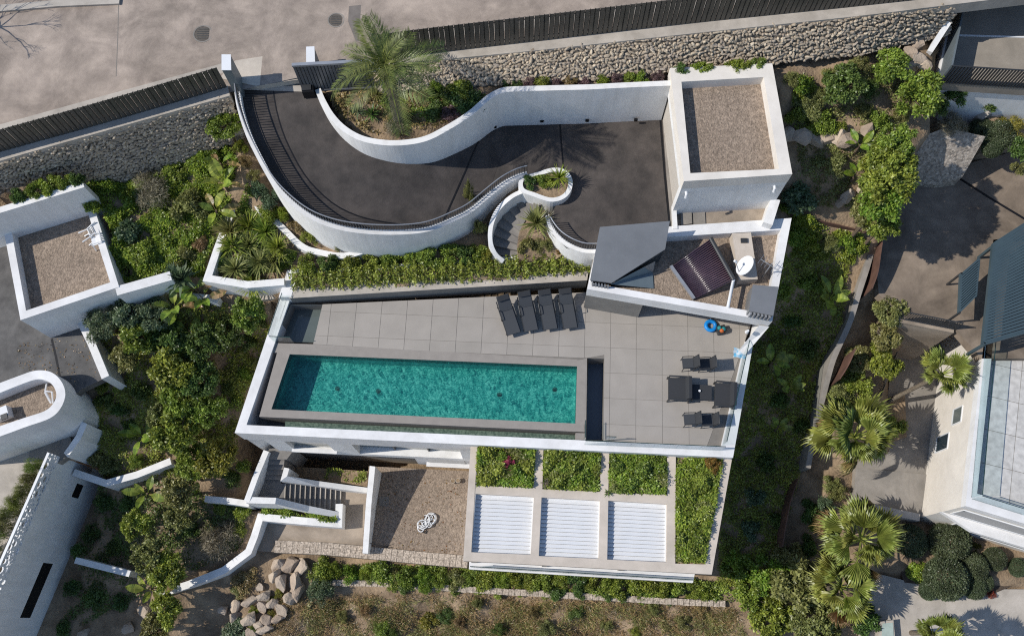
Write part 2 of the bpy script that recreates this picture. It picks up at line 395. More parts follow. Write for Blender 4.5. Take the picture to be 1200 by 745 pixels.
def clip_convex(poly, cl):
    """clip 2-D polygon by convex counter-clockwise polygon"""
    out = [Vector((p[0], p[1])) for p in poly]
    for i in range(len(cl)):
        a = Vector((cl[i][0], cl[i][1])); b = Vector((cl[(i+1) % len(cl)][0], cl[(i+1) % len(cl)][1])); e = b-a
        inp, out = out, []
        for j in range(len(inp)):
            p, q = inp[j-1], inp[j]
            sp = e.x*(p.y-a.y)-e.y*(p.x-a.x); sq = e.x*(q.y-a.y)-e.y*(q.x-a.x)
            if (sp >= 0) != (sq >= 0): out.append(p+(q-p)*(sp/(sp-sq)))
            if sq >= 0: out.append(q)
        if len(out) < 3: return []
    return out
def ccw(poly):
    a = sum(poly[i-1][0]*poly[i][1]-poly[i][0]*poly[i-1][1] for i in range(len(poly)))
    return list(poly) if a > 0 else list(poly)[::-1]
def area(poly): return abs(sum(poly[i-1][0]*poly[i][1]-poly[i][0]*poly[i-1][1] for i in range(len(poly))))/2
def inside(x, y, poly):
    c = False; n = len(poly); j = n-1
    for i in range(n):
        if (poly[i][1] > y) != (poly[j][1] > y) and x < (poly[j][0]-poly[i][0])*(y-poly[i][1])/(poly[j][1]-poly[i][1])+poly[i][0]: c = not c
        j = i
    return c
def inside_np(X, Y, poly):
    c = np.zeros(X.shape, bool); n = len(poly); j = n-1
    for i in range(n):
        xi, yi, xj, yj = poly[i][0], poly[i][1], poly[j][0], poly[j][1]
        if yi != yj:
            m = ((yi > Y) != (yj > Y)) & (X < (xj-xi)*(Y-yi)/(yj-yi)+xi); c ^= m
        j = i
    return c

# ================================================================== plan outlines
OUT_PX = [(277, 99.5), (280.6, 125), (290, 155), (301, 178.6), (316, 206), (334, 229), (362, 252), (393, 265), (428.6, 271), (469.4, 272), (503, 268), (533, 256), (551, 246.5), (569, 231.6)]
OUT_TAIL = [(569, 231.6), (589, 216), (606, 207), (618, 203.5)]
acc = [0.]
for a, b in zip(OUT_PX, OUT_PX[1:]): acc.append(acc[-1]+math.hypot(b[0]-a[0], b[1]-a[1]))
def zdrive(s): return 2.5+2.75*(1-s)**1.15
outer_top = [P(q[0], q[1], zdrive(d/acc[-1])+.42) for q, d in zip(OUT_PX, acc)]
outer_tail = [P(a, b, 2.92) for a, b in OUT_TAIL]
INN_PX = [(372.4, 104.6), (377.5, 117), (388, 135), (403, 150.5), (423.5, 162), (449, 167), (474.5, 167), (500, 162), (525.5, 149), (551, 132.7), (571.4, 115), (586.7, 106.5), (600, 104.5)]
INN_TAIL = [(600, 104.5), (653, 103), (691, 102), (730, 100), (786, 97.5)]
inner_top = [P(a, b, 5.5) for a, b in INN_PX]
inner_tail = [P(a, b, 5.5) for a, b in INN_TAIL]
outer_s = resample(catmull(outer_top, 8), 60)
inner_s = resample(catmull(inner_top, 8), 60)
outer_t = catmull(outer_tail, 6)
yard = [V(outer_s[-1], 0)]+[V(p, 0) for p in outer_t[1:]]+px([(664, 204), (668, 215), (664, 228), (652, 240), (641, 258), (648, 276), (664, 291), (697, 297), (703, 284), (790, 275), (791, 262), (790, 240), (800, 226), (797, 200), (789, 136)], 2.5)+[V(p, 0) for p in inner_tail[::-1]]
drive_poly = [V(p, 0) for p in outer_s]+[V(p, 0) for p in inner_s[::-1]]
street_edge = [S(-160, 228), S(0, 185), S(270, 108), S(345, 92), S(372, 88), S(440, 76), S(500, 66), S(640, 55), S(800, 38), S(1000, 17), S(1110, 4), S(1300, -18)]
street_poly = [V(p, 0) for p in street_edge]+[Vector((60, 75, 0)), Vector((-60, 75, 0))]

# villa outline
z_p = .12
A_sw, A_se, A_e = P(275, 507, z_p), P(859, 536, z_p), P(882, 406, z_p)
A_nw = P(329, 345, z_p)
PH_fl, PH_fr, PH_ne, PH_nw = P(688, 338.5, 2.7), P(905, 376.5, 2.7), P(927.7, 255.5, 2.7), P(703, 271, 2.7)
villa_xy = [A_nw, A_sw, A_se, A_e, PH_fr, PH_ne, PH_nw, P(688, 329, .6), P(340, 349, .6)]
garage_xy = px([(785, 80), (905, 74.5), (928.5, 204), (801.5, 212.5)], 5.8)
garage_patio = px([(789, 228), (905, 216), (912, 262), (790, 272)], 2.3)
left_drive = px([(-90, 250), (10, 262), (24, 330), (30, 374), (62, 396), (101, 373), (127, 441), (95, 456), (60, 490), (-90, 520)], -1.)
left_garage = px([(-14, 262), (104, 222), (139, 335), (24, 375)], 1.86)
court = px([(434, 556), (549, 556), (545, 655), (428, 648)], -7.2)
lpath = px([(316, 606), (398, 618), (400, 572), (426, 580), (424, 650), (300, 645)], -7.25)
stair_zone = px([(310, 532), (345, 545), (335, 562), (402, 570), (400, 598), (292, 588)], -7.)
right_yard = px([(1030, 345), (1026, 305), (1036, 262), (1048, 212), (1100, 200), (1300, 150), (1300, 420), (1150, 420), (1118, 382), (1060, 372)], -1.)
ramp_poly = px([(1066, 166), (1108, 150), (1152, 166), (1128, 207), (1098, 215), (1072, 212)], .2)
right_patio = px([(1062, 376), (1118, 388), (1160, 420), (1160, 620), (1078, 606), (1000, 592), (1003, 548), (1040, 470), (1046, 410)], -6.)
right_court = px([(1030, 672), (1100, 690), (1210, 690), (1400, 700), (1400, 900), (1010, 900), (1010, 720)], -6.9)
rv_xy = px([(1163, 282), (1153, 400), (1131, 592), (1300, 640), (1400, 250)], -1.)
lt_xy = px([(-120, 470), (60, 440), (118, 500), (112, 560), (40, 760), (-120, 860)], -6.)
tr_xy = px([(1100, 96), (1122, -10), (1300, -60), (1330, 110)], 4.2)

# ================================================================== terrain
CTRL = [(110, 205, 1.4), (170, 195, 1.6), (250, 165, 2.3), (150, 250, 1.3), (200, 310, 1.0), (265, 195, 2.0), (120, 320, 1.2), (230, 260, 1.3), (170, 300, 1.1),
 (40, 235, 3.4), (-40, 250, 3.3), (80, 205, 3.0), (20, 225, 3.4), (270, 130, 3.6), (280, 160, 3.0),
 (300, 280, .7), (270, 300, .8), (318, 300, .5), (310, 230, 2.0), (335, 262, 1.6), (380, 286, 1.3), (292, 190, 2.4),
 (350, 302, .7), (450, 305, .6), (550, 295, .8), (600, 300, .7), (650, 305, .7), (690, 306, .6), (440, 315, .55),
 (410, 135, 5.1), (440, 145, 5.0), (500, 125, 5.0), (560, 102, 5.1), (650, 97, 5.2), (750, 92, 5.2), (850, 77, 5.3), (390, 112, 5.1), (520, 95, 5.1),
 (930, 88, 5.1), (1000, 78, 5.1), (1080, 62, 5.0), (1000, 150, 3.6), (1060, 112, 4.1), (940, 150, 3.4), (945, 200, 2.6), (1000, 220, 2.0), (1020, 250, 1.0), (950, 250, 1.5), (1060, 140, 2.6), (1180, 140, 1.), (1240, 130, .6), (1160, 120, 2.),
 (930, 275, .6), (980, 285, .2), (940, 310, -1.2), (960, 350, -2.4), (920, 400, -4.2), (960, 450, -5), (985, 330, -1.5), (900, 550, -6.6), (960, 560, -6.4), (900, 640, -7.4), (960, 650, -7.4), (900, 720, -8.3), (1000, 700, -7.4), (860, 660, -7.8),
 (1030, 400, -3.4), (1020, 440, -4.6), (1000, 480, -5.4), (1060, 450, -5.4), (1050, 500, -5.5), (1020, 560, -6.), (1100, 640, -6.6), (1150, 700, -6.9), (1060, 700, -7.), (1030, 620, -6.6), (1190, 650, -6.8),
 (150, 385, -1.2), (250, 362, -.8), (300, 350, -.6), (130, 440, -2.6), (200, 430, -2.6), (270, 430, -3.), (300, 420, -3.2), (150, 520, -4.4), (230, 500, -4.2), (285, 525, -5), (120, 600, -7.2), (110, 640, -7.6), (180, 585, -5.9), (250, 570, -5.6), (275, 600, -6.4), (130, 680, -7.8), (200, 640, -6.8), (250, 640, -7.2), (260, 700, -8), (100, 730, -8.2), (90, 680, -8.),
 (300, 690, -8), (400, 705, -8.5), (600, 712, -8.6), (800, 716, -8.6), (500, 740, -8.9), (250, 745, -8.4), (700, 760, -9.1), (400, 800, -9.6), (900, 800, -9.6), (100, 820, -8.6),
 (400, 668, -7.9), (500, 672, -7.9), (600, 676, -7.9), (700, 682, -7.9), (800, 690, -7.9), (340, 660, -7.8),
 (1400, 50, 4.5), (1500, 400, -1.5), (1400, 800, -7.5), (-200, 300, 0), (-200, 600, -5), (-200, 900, -9), (600, 1200, -13), (1200, 1200, -12), (0, 1200, -12)]
C_ = np.array([tuple(P(a, b, z)) for a, b, z in CTRL])
def idw(X, Y):
    X = np.atleast_1d(np.asarray(X, float)); Y = np.atleast_1d(np.asarray(Y, float))
    d2 = (X[:, None]-C_[None, :, 0])**2+(Y[:, None]-C_[None, :, 1])**2+.9
    w = d2**-1.7
    return (w*C_[None, :, 2]).sum(1)/w.sum(1)
CUTS = [(villa_xy, -9.6), (yard, 2.1), (drive_poly, 2.0), (garage_xy, 1.9), (garage_patio, 1.9), (left_drive, -1.5), (left_garage, -1.2), (court, -7.6), (lpath, -7.6), (stair_zone, -7.6),
        (right_yard, -1.5), (right_patio, -6.4), (right_court, -7.2), (rv_xy, -6.9), (lt_xy, -8.2), (tr_xy, 1.5), (ramp_poly, -1.4), (px([(296, 518), (560, 532), (556, 580), (296, 572)], -7.), -7.7), (px([(-90, 279), (0, 254), (98, 224), (110, 260), (30, 374), (-90, 400)], 3.75), -1.5)]
def bump_xy(X, Y):
    return .10*np.sin(X*1.7+1.3*np.sin(Y*.9))*np.cos(Y*1.9+np.sin(X*.7))+.05*np.sin(X*4.3+Y*2.1)*np.sin(Y*5.1-X*1.3)
def terrain_np(X, Y):
    Z = idw(X, Y)+bump_xy(X, Y)
    ins = inside_np(X, Y, street_poly); Z = np.where(ins, np.minimum(Z, zs(X)-1.2), Z)
    for poly, zc in CUTS:
        ins = inside_np(X, Y, poly)
        for dx, dy in ((.2, 0), (-.2, 0), (0, .2), (0, -.2)): ins |= inside_np(X+dx, Y+dy, poly)
        Z = np.where(ins, np.minimum(Z, zc), Z)
    return Z
def ht(x, y): return float(idw(x, y)[0]+bump_xy(np.float64(x), np.float64(y)))
def G(a, b, lift=0.):
    """ground point seen at survey position (a, b); lift raises the sighted point above the ground"""
    z = -2.
    for _ in range(14):
        p = P(a, b, z+lift); z = .4*z+.6*ht(p.x, p.y)
    p = P(a, b, z+lift); return Vector((p.x, p.y, ht(p.x, p.y)))
gx = np.concatenate([[-600, -250, -120, -70, -50], np.arange(-40, 40.01, .32), [50, 70, 120, 250, 600]])
gy = np.concatenate([[-600, -250, -120, -60, -30], np.arange(-14, 44.01, .32), [52, 70, 120, 250, 600]])
XX, YY = np.meshgrid(gx, gy)
ZZ = terrain_np(XX.ravel(), YY.ravel())
nx, ny = len(gx), len(gy)
me = bpy.data.meshes.new('terrain')
idx = np.arange(nx*ny).reshape(ny, nx)
quads = np.stack([idx[:-1, :-1], idx[:-1, 1:], idx[1:, 1:], idx[1:, :-1]], -1).reshape(-1, 4)
me.from_pydata(np.stack([XX.ravel(), YY.ravel(), ZZ], -1).tolist(), [], quads.tolist())
for p in me.polygons: p.use_smooth = True
tag(link('terrain', me, soil), 'sloping garden soil around the villas', kind='structure')

# ================================================================== street
mb = MB()
mb.sheet([V(p, zs(p.x)) for p in street_edge]+[Vector((60, 75, zs(60))), Vector((-60, 75, zs(-60)))])
struct('street', mb, asph, 'dusty pale street along the top edge')
# joint across the street and pale gutter strip beside the fence
mb = MB(); j0, j1 = S(139, 3), S(136, 90)
mb.wall([V(j0, zs(j0.x)+.003), V(S(138, 45), zs(S(138, 45).x)+.003), V(j1, zs(j1.x)+.003)], .035, zs(j0.x)-.2)
struct('street_joint', mb, joint_m, 'straight joint between two street slabs')
mb = MB()
gut = [S(-120, 184), S(0, 152), S(130, 116), S(262, 80)]
mb.wall([V(p, zs(p.x)+.008) for p in gut], .5, 3.5)
gut2 = [S(490, 42), S(640, 26), S(800, 8), S(900, -3), S(1060, -20)]
mb.wall([V(p, zs(p.x)+.008) for p in gut2], .45, 3.5)
struct('gutter_strip', mb, concrete_pale, 'pale concrete gutter beside the fence')
mb = MB(); mb.prism([S(258, 93), S(276, 72), S(358, 57), S(372, 88), S(300, 101)], 4.2, [zs(S(300, 80).x)+.012]*5)
struct('gate_apron', mb, apron_m, 'pale concrete apron in front of the gate')
mb = MB(); kb = [S(-60, 22, .1), S(0, 10, .1), S(70, 4, .1), S(140, 1, .1)]
mb.wall([V(p, zs(p.x)+.12) for p in kb], .35, 3.)
struct('far_kerb', mb, concrete_pale, 'pale kerb on the far side of the street')
def manhole(a, b, r, label):
    c = S(a, b); c.z = zs(c.x)+.006; t = thing('manhole', c, label, 'manhole', 'manholes in the street')
    m1 = MB()
    n = 28
    for r0, r1, h in ((r*.93, r*1.08, .012),):
        vs = []; fs = []
        for k in range(n):
            an = 2*math.pi*k/n; e = (math.cos(an), math.sin(an))
            vs += [c+Vector((e[0]*r0, e[1]*r0, 0)), c+Vector((e[0]*r0, e[1]*r0, h)), c+Vector((e[0]*r1, e[1]*r1, h)), c+Vector((e[0]*r1, e[1]*r1, 0))]
        for k in range(n):
            q = (k+1) % n
            for e in range(4): fs.append([k*4+e, k*4+(e+1) % 4, q*4+(e+1) % 4, q*4+e])
        m1.add(vs, fs)
    m1.build('frame', concrete, t)
    m2 = MB(); m2.prism([c+Vector((math.cos(2*math.pi*k/n)*r*.9, math.sin(2*math.pi*k/n)*r*.9, 0)) for k in range(n)], c.z-.05, c.z+.008)
    lid = m2.build('cover', mat('iron_cover', (.17, .145, .12), (.11, .095, .08), scale=9, rough=.7, stain=.3), t)
    for k in range(-2, 3):
        m3 = MB(); m3.box(c+Vector((0, k*r*.28, .013)), (r*1.3*math.sqrt(1-(k*.28)**2), r*.1, .012)); m3.build('rib', fence_m, lid)
manhole(238, 40, .42, 'round iron manhole cover in the street above the left fence')
manhole(394, 24, .36, 'round manhole cover in the street just above the date palm')
mb = MB(); pa = [(409, 8), (424, 6), (430, 20), (441, 46), (417, 49), (408, 26)]
mb.prism([S(*q) for q in pa], 4.5, [zs(S(420, 25).x)+.004]*6)
struct('asphalt_patch', mb, mat('patch_asphalt', (.21, .185, .165), (.16, .14, .125), scale=3, rough=.95), 'darker repair patch in the street')

# wall cap under the fences
def cap(pts, w, name, label):
    mb = MB(); q = catmull(pts, 4); mb.wall([V(p, zs(p.x)+.10) for p in q], w, [zs(p.x)-.6 for p in q]); return struct(name, mb, concrete_pale, label)
capL = [S(-120, 219, .1), S(0, 182, .1), S(130, 145, .1), S(268, 106, .1)]
capR = [S(440, 71, .1), S(500, 64.5, .1), S(640, 51, .1), S(800, 33.5, .1), S(1000, 12.5, .1), S(1110, -1, .1), S(1300, -24, .1)]
cap(capL, .55, 'wall_cap', 'flat concrete wall cap below the left fence')
cap(capR, .62, 'wall_cap', 'flat concrete wall cap below the right fence')

def slat_mesh(w, h):
    b = MB(); d = .045
    prof = [(-w/2, 0), (-w*.36, d), (w*.36, d), (w/2, 0), (w/2, -.012), (w*.34, d-.014), (-w*.34, d-.014), (-w/2, -.012)]
    n = len(prof); b.add([(x, y, 0) for x, y in prof]+[(x, y, h) for x, y in prof], [[i, (i+1) % n, n+(i+1) % n, n+i] for i in range(n)]+[[0, 1, 6, 7], [1, 2, 5, 6], [2, 3, 4, 5], [15, 14, 9, 8], [14, 13, 10, 9], [13, 12, 11, 10]])
    me = bpy.data.meshes.new('slat'); me.from_pydata(b.v, [], b.f)
    bm = bmesh.new(); bm.from_mesh(me); bmesh.ops.recalc_face_normals(bm, faces=bm.faces); bm.to_mesh(me); bm.free(); return me
def fence(pts, pitch, h, label, me=None, m=fence_m):
    """fence of folded metal slats along a path; one object per slat"""
    pts = catmull(pts, 8); ln = sum((b-a).length for a, b in zip(pts, pts[1:])); n = int(ln/pitch)+1
    q = resample(pts, n); t = thing('slat_fence', q[0], label, 'fence', 'slat fences along the street')
    me = slat_mesh(pitch*.97, h)
    me.materials.append(m)
    for i in range(n-1):
        d = q[i+1]-q[i]; o = bpy.data.objects.new('slat', me); COL.objects.link(o); o.parent = t; ORG[o] = ORG[t]
        o.location = (q[i]+q[i+1])/2-q[0]; o.rotation_euler = (0, random.uniform(-.008, .008), math.atan2(d.y, d.x)+math.pi)
    mb = MB()
    for dz in (.25, h-.3): mb.tube([p+Vector((0, .06, dz)) for p in q[::3]], .025, 5)
    mb.build('rail', dark_metal, t)
    return t
fence([V(p, zs(p.x)+.1) for p in [S(-60, 194.5, .1), S(0, 177.5, .1), S(130, 141.5, .1), S(266, 101.5, .1)]], .215, 1.55, 'dark folded metal slat fence along the street left of the gate')
fence([V(p, zs(p.x)+.1) for p in [S(444, 70, .1), S(500, 62.5, .1), S(640, 46.5, .1), S(800, 28, .1), S(1000, 7.5, .1), S(1110, -5, .1)]], .215, 1.85, 'long dark folded metal slat fence along the street right of the palm')

# ------------------------------------------------------------------ dry stone walls
def stone_variants(n=10):
    out = []
    for k in range(n):
        bm = bmesh.new(); bmesh.ops.create_icosphere(bm, subdivisions=1, radius=.5)
        rnd = random.Random(100+k)
        for v in bm.verts:
            c = v.co; l = max(abs(c.x), abs(c.y), abs(c.z)); v.co = Vector([q*rnd.uniform(.8, 1.2) for q in c.lerp(c/l*.44, .75)])
        out.append(([v.co.copy() for v in bm.verts], [[v.index for v in f.verts] for f in bm.faces])); bm.free()
    return out
STONES = stone_variants()
def stone_wall(top, base, label, su=.165, sv=.125, nparts=150, size=(1.2, 1.05, .5)):
    """rubble facing between a top and a base polyline, every stone real geometry"""
    top = resample(top, 80); base = resample(base, 80)
    t = thing('stone_wall', base[0], label, 'wall')
    mb = MB(); mb.add([p for p in top]+[p for p in base]+[p+Vector((0, 1.2, -.1)) for p in top]+[p+Vector((0, 1.2, -.5)) for p in base],
        [[i, i+1, 81+i, 80+i] for i in range(79)]+[[160+i, 161+i, i+1, i] for i in range(79)]+[[240+i, 241+i, 161+i, 160+i] for i in range(79)])
    mb.build('backing', mat('wall_mortar', (.17, .145, .115), (.09, .078, .062), scale=5, rough=.95, bump=.05, bscale=12), t, recalc=False)
    ln = sum((b-a).length for a, b in zip(top, top[1:])); hh = (top[40]-base[40]).length
    cells = []; nv = max(2, int(hh/sv))
    for j in range(nv):
        u = random.uniform(0, su)
        while u < ln:
            w = su*random.choice((.55, .7, .85, 1., 1.15, 1.4, 1.8)); cells.append(((u+w/2)/ln, (j+.5+random.uniform(-.5, .5))/nv, w)); u += w*.96
    random.shuffle(cells)
    cells.sort(key=lambda c: -c[2])
    stuff = MB(); meshes = []
    for vs, fs in STONES:
        me = bpy.data.meshes.new('stone'); me.from_pydata(vs, [], fs); me.materials.append(stone_o); meshes.append(me)
    for k, (u, v, w) in enumerate(cells):
        f = min(max(u, 0), .9999)*79; i = int(f); r = f-i
        a = top[i].lerp(top[i+1], r); b = base[i].lerp(base[i+1], r); c = a.lerp(b, v)
        ax = (top[i+1]-top[i]).normalized(); dn = (b-a).normalized(); nn = ax.cross(dn).normalized()
        if nn.z < 0: nn = -nn
        M3 = Matrix((ax, dn, nn)).transposed() @ Matrix.Rotation(random.gauss(0, .55), 3, 'Z') @ Matrix.Rotation(random.uniform(-.25, .25), 3, 'X')
        sc = (w*size[0], sv*size[1]*random.uniform(.8, 1.35), random.uniform(.10, .22))
        q = random.randrange(len(STONES)); c = c+nn*random.uniform(-.02, .05)
        if k < nparts:
            o = bpy.data.objects.new('stone', meshes[q]); COL.objects.link(o); o.parent = t; ORG[o] = ORG[t]
            o.matrix_local = Matrix.Translation(c-ORG[t]) @ M3.to_4x4() @ Matrix.Diagonal((*sc, 1))
        else: stuff.add([c+M3 @ Vector((p.x*sc[0], p.y*sc[1], p.z*sc[2])) for p in STONES[q][0]], STONES[q][1])
    o = stuff.build('stone_facing', stone_m, t, recalc=False); o['kind'] = 'stuff'
    return t
wl_top = [V(p, zs(p.x)+.02) for p in [S(-100, 219), S(0, 189), S(130, 151), S(266, 113)]]
wl_base = [p+Vector((.12, -.62, 0)) for p in wl_top]
for p, z in zip(wl_base, (1.2, 1.25, 1.5, 2.9)): p.z = z
stone_wall(wl_top, wl_base, 'grey rubble stone retaining wall in shade left of the gate', nparts=150, sv=.125)
wr_top = [V(p, zs(p.x)+.02) for p in [S(436, 80), S(500, 71), S(640, 58.5), S(800, 41), S(1000, 20.5), S(1120, 5)]]
wr_base = [P(440, 108, 5.1), P(505, 104, 5.1), P(650, 97, 5.15), P(800, 84, 5.2), P(1000, 66, 5.15), P(1110, 42, 5.)]
stone_wall(wr_top, wr_base, 'long sunlit rubble stone retaining wall below the right street fence', nparts=150)

# ================================================================== gate
pl = thing('gate_pillar', S(268, 100), 'tall pale metal gate pillar at the left of the driveway', 'pillar', 'gate pillars')
zt = 7.35
mb = MB(); mb.prism(px([(260, 64.5), (270, 64.5), (270.5, 82), (260, 82)], zt), 4.3, zt-.03); mb.build('post', bluegrey, pl)
mb = MB(); mb.prism(px([(259.6, 64), (270.4, 64), (270.9, 82.4), (259.6, 82.4)], zt), zt-.03, zt); mb.build('top_plate', white_metal, pl)
pr = thing('gate_pillar', S(362, 80), 'pale metal gate pillar at the right, in front of the sliding gate', 'pillar', 'gate pillars')
zt = 6.9
mb = MB(); mb.prism(px([(359, 55.5), (368, 55), (369, 77.5), (359, 78)], zt), 5., zt-.03); mb.build('post', bluegrey, pr)
mb = MB(); mb.prism(px([(358.7, 55), (368.4, 54.5), (369.4, 77.9), (358.7, 78.4)], zt), zt-.03, zt); mb.build('top_plate', white_metal, pr)
gt = thing('sliding_gate', P(355, 106, 5.2), 'open sliding gate of dark corrugated metal beside the palm', 'gate')
g0, g1 = P(354, 105.5, 5.3), P(440, 101, 5.3); nn = 22
me_s = slat_mesh((g1-g0).length/nn*.97, 1.95); me_s.materials.append(mat('gate_metal', (.15, .155, .165), (.12, .125, .13), scale=2, rough=.4, metal=.3))
for i in range(nn):
    o = bpy.data.objects.new('slat', me_s); COL.objects.link(o); o.parent = gt; ORG[o] = ORG[gt]
    o.location = g0.lerp(g1, (i+.5)/nn)-ORG[gt]; o.rotation_euler = (0, 0, math.atan2((g1-g0).y, (g1-g0).x)+math.pi)
for z_, w_ in ((7.32, .14), (5.32, .12)):
    mb = MB(); mb.wall([V(g0, z_), V(g1, z_)], w_, z_-.11); mb.build('gate_rail', galv, gt)
mo = thing('gate_motor', P(363, 110, 5.2), 'black gate motor box beside the driveway wall', 'motor')
mb = MB(); mb.box(P(363, 110, 5.25)+Vector((0, 0, .22)), (.5, .4, .5), .1); mb.build('housing', black_m, mo)
mb = MB(); mb.box(P(363, 110, 5.25)+Vector((-.05, .02, .5)), (.42, .3, .05), .1); mb.build('lid', dark_metal, mo)
mb = MB(); mb.wall([S(372, 84, .4), S(405, 78, .4), S(444, 73, .4)], .35, 5.0); o = struct('gate_plinth', mb, white_top, 'white low wall behind the sliding gate'); del o['kind']; tag(o, 'white low wall behind the open sliding gate', 'wall')

# ================================================================== driveway
mb = MB(); N = 60; K = 8; vs = []; fs = []
for i in range(N):
    s = i/(N-1); z = zdrive(s)
    for k in range(K+1): vs.append(V(outer_s[i].lerp(inner_s[i], k/K), z))
for i in range(N):
    t_ = max(.43-.40*(min(i, 52)/52)**1.2, .02); s = i/(N-1); z = zdrive(s)
    for k in range(K+1): vs[i*(K+1)+k] = V(outer_s[i].lerp(inner_s[i], t_*k/3 if k <= 3 else t_+(1-t_)*(k-3)/(K-3)), z)
fq = lambda ks: [[i*(K+1)+k, i*(K+1)+k+1, (i+1)*(K+1)+k+1, (i+1)*(K+1)+k] for i in range(N-1) for k in ks]
mb.add(vs, fq(range(3)))
mb2 = MB(); mb2.add(vs, fq(range(3, K))); struct('driveway', mb2, drive_m, 'smooth dark concrete half of the curving driveway')
# grooved concrete
def groove_mat():
    m = mat('grooved_drive_concrete', (.092, .079, .072), (.046, .04, .038), scale=1.3, rough=.75, stain=.3, detail=10)
    nt = m.node_tree; geo = nt.nodes.new('ShaderNodeNewGeometry')
    w = nt.nodes.new('ShaderNodeTexWave'); w.wave_type = 'BANDS'; w.bands_direction = 'Y'; w.inputs['Scale'].default_value = 2.6; w.inputs['Distortion'].default_value = 1.6; w.inputs['Detail'].default_value = 2.
    nt.links.new(geo.outputs['Position'], w.inputs['Vector'])
    bp = nt.nodes.new('ShaderNodeBump'); bp.inputs['Distance'].default_value = .03; bp.inputs['Strength'].default_value = 1.
    nt.links.new(w.outputs['Fac'], bp.inputs['Height']); nt.links.new(bp.outputs[0], nt.nodes['Principled BSDF'].inputs['Normal'])
    return m
struct('driveway', mb, groove_mat(), 'grooved dark strip on the outer side of the curving driveway')
mb = MB(); mb.sheet([P(277, 104, 5.27), P(355, 100, 5.27), P(371, 104, 5.26), V(inner_s[0], 5.25), V(outer_s[0], 5.25)])
struct('gate_threshold', mb, concrete_pale, 'pale concrete threshold strip under the gate')
mb = MB(); mb.sheet([V(p, 2.494) for p in yard])
struct('yard', mb, drive_m, 'dark concrete parking yard in front of the garage')
def line_strip(pts, w, m, name, label):
    b = MB(); b.wall(pts, w, [p.z-.12 for p in pts]); return struct(name, b, m, label)
line_strip([V(outer_s[i].lerp(inner_s[i], .43-.40*(i/52)**1.2), zdrive(i/59)+.006) for i in range(0, 53, 2)], .06, black_m, 'drain_channel', 'thin dark drain curving along the driveway')
line_strip([V(outer_s[49].lerp(inner_s[49], k), zdrive(49/59)+.006) for k in (.03, .97)], .09, black_m, 'drain_channel', 'dark drain across the driveway bend')
line_strip([P(656, 143, 2.5), P(658, 170, 2.5), P(660.5, 199, 2.5)], .07, black_m, 'drain_channel', 'dark joint across the yard above the planter')
line_strip([P(774, 141, 2.5), P(779, 205, 2.5), P(785, 266, 2.5)], .1, black_m, 'drain_channel', 'dark drain along the garage front')
mb = MB(); mb.prism(px([(776.5, 141), (786.5, 140.5), (792, 225), (788, 240), (789, 266), (786.5, 266), (781, 205)], 2.5), 2.3, 2.5+.004)
struct('garage_sill', mb, concrete, 'grey concrete strip along the garage front')

# retaining walls of the drive
ow = thing('curved_wall', V(outer_s[20], .6), 'long white curved retaining wall on the outer side of the driveway', 'wall')
full = [p for p in outer_s]+outer_t[1:]
zb = []
for p in full: zb.append(.2)
mb = MB(); mb.wall(full, .24, zb); mb.build('wall', white, ow)
rl = full[1:]
mb = MB()
rp_ = [p+Vector((0, 0, .66)) for p in rl]
cl = Vector((2, 30))
def shift(pts, d):
    out = []
    for i, p in enumerate(pts):
        t = (pts[min(i+1, len(pts)-1)]-pts[max(i-1, 0)]); n = Vector((-t.y, t.x, 0)).normalized(); out.append(p+n*d)
    return out
rail_in = shift(rp_, .07)
mb.tube(rail_in, .028, 6); mb.tube([p-Vector((0, 0, .56)) for p in rail_in], .02, 5)
rail_o = mb.build('railing', galv, ow)
bars = resample(rail_in, int(sum((b-a).length for a, b in zip(rail_in, rail_in[1:]))/.12))
bm_ = bpy.data.meshes.new('baluster'); b_ = MB(); b_.box((0, 0, .3), (.03, .03, .6)); bm_.from_pydata(b_.v, [], b_.f); bm_.materials.append(dark_metal)
for p in bars:
    o = bpy.data.objects.new('baluster', bm_); COL.objects.link(o); o.parent = rail_o; ORG[o] = ORG[ow]; o.location = p-Vector((0, 0, .63))-ORG[ow]
iw = thing('curved_wall', V(inner_s[30], 3.), 'white curved retaining wall around the palm bed above the driveway', 'wall')
full_i = inner_s+catmull(inner_tail, 4)[1:]
mb = MB(); mb.wall(full_i, .26, [min(zdrive(min(i/59, 1)), 5)-.4 for i in range(len(full_i))]); mb.build('wall', white, iw)
for a, b in ((425, 169.5), (483, 186.5), (534, 171), (580, 146), (635, 139), (688, 138.5), (745, 138)):
    mb = MB(); c = P(a, b, zdrive(.5 if a < 430 else .75 if a < 490 else .9 if a < 540 else 1)+.35)+Vector((0, -.12, 0))
    mb.box(c, (.16, .1, .16)); mb.build('wall_light', black_m, iw)

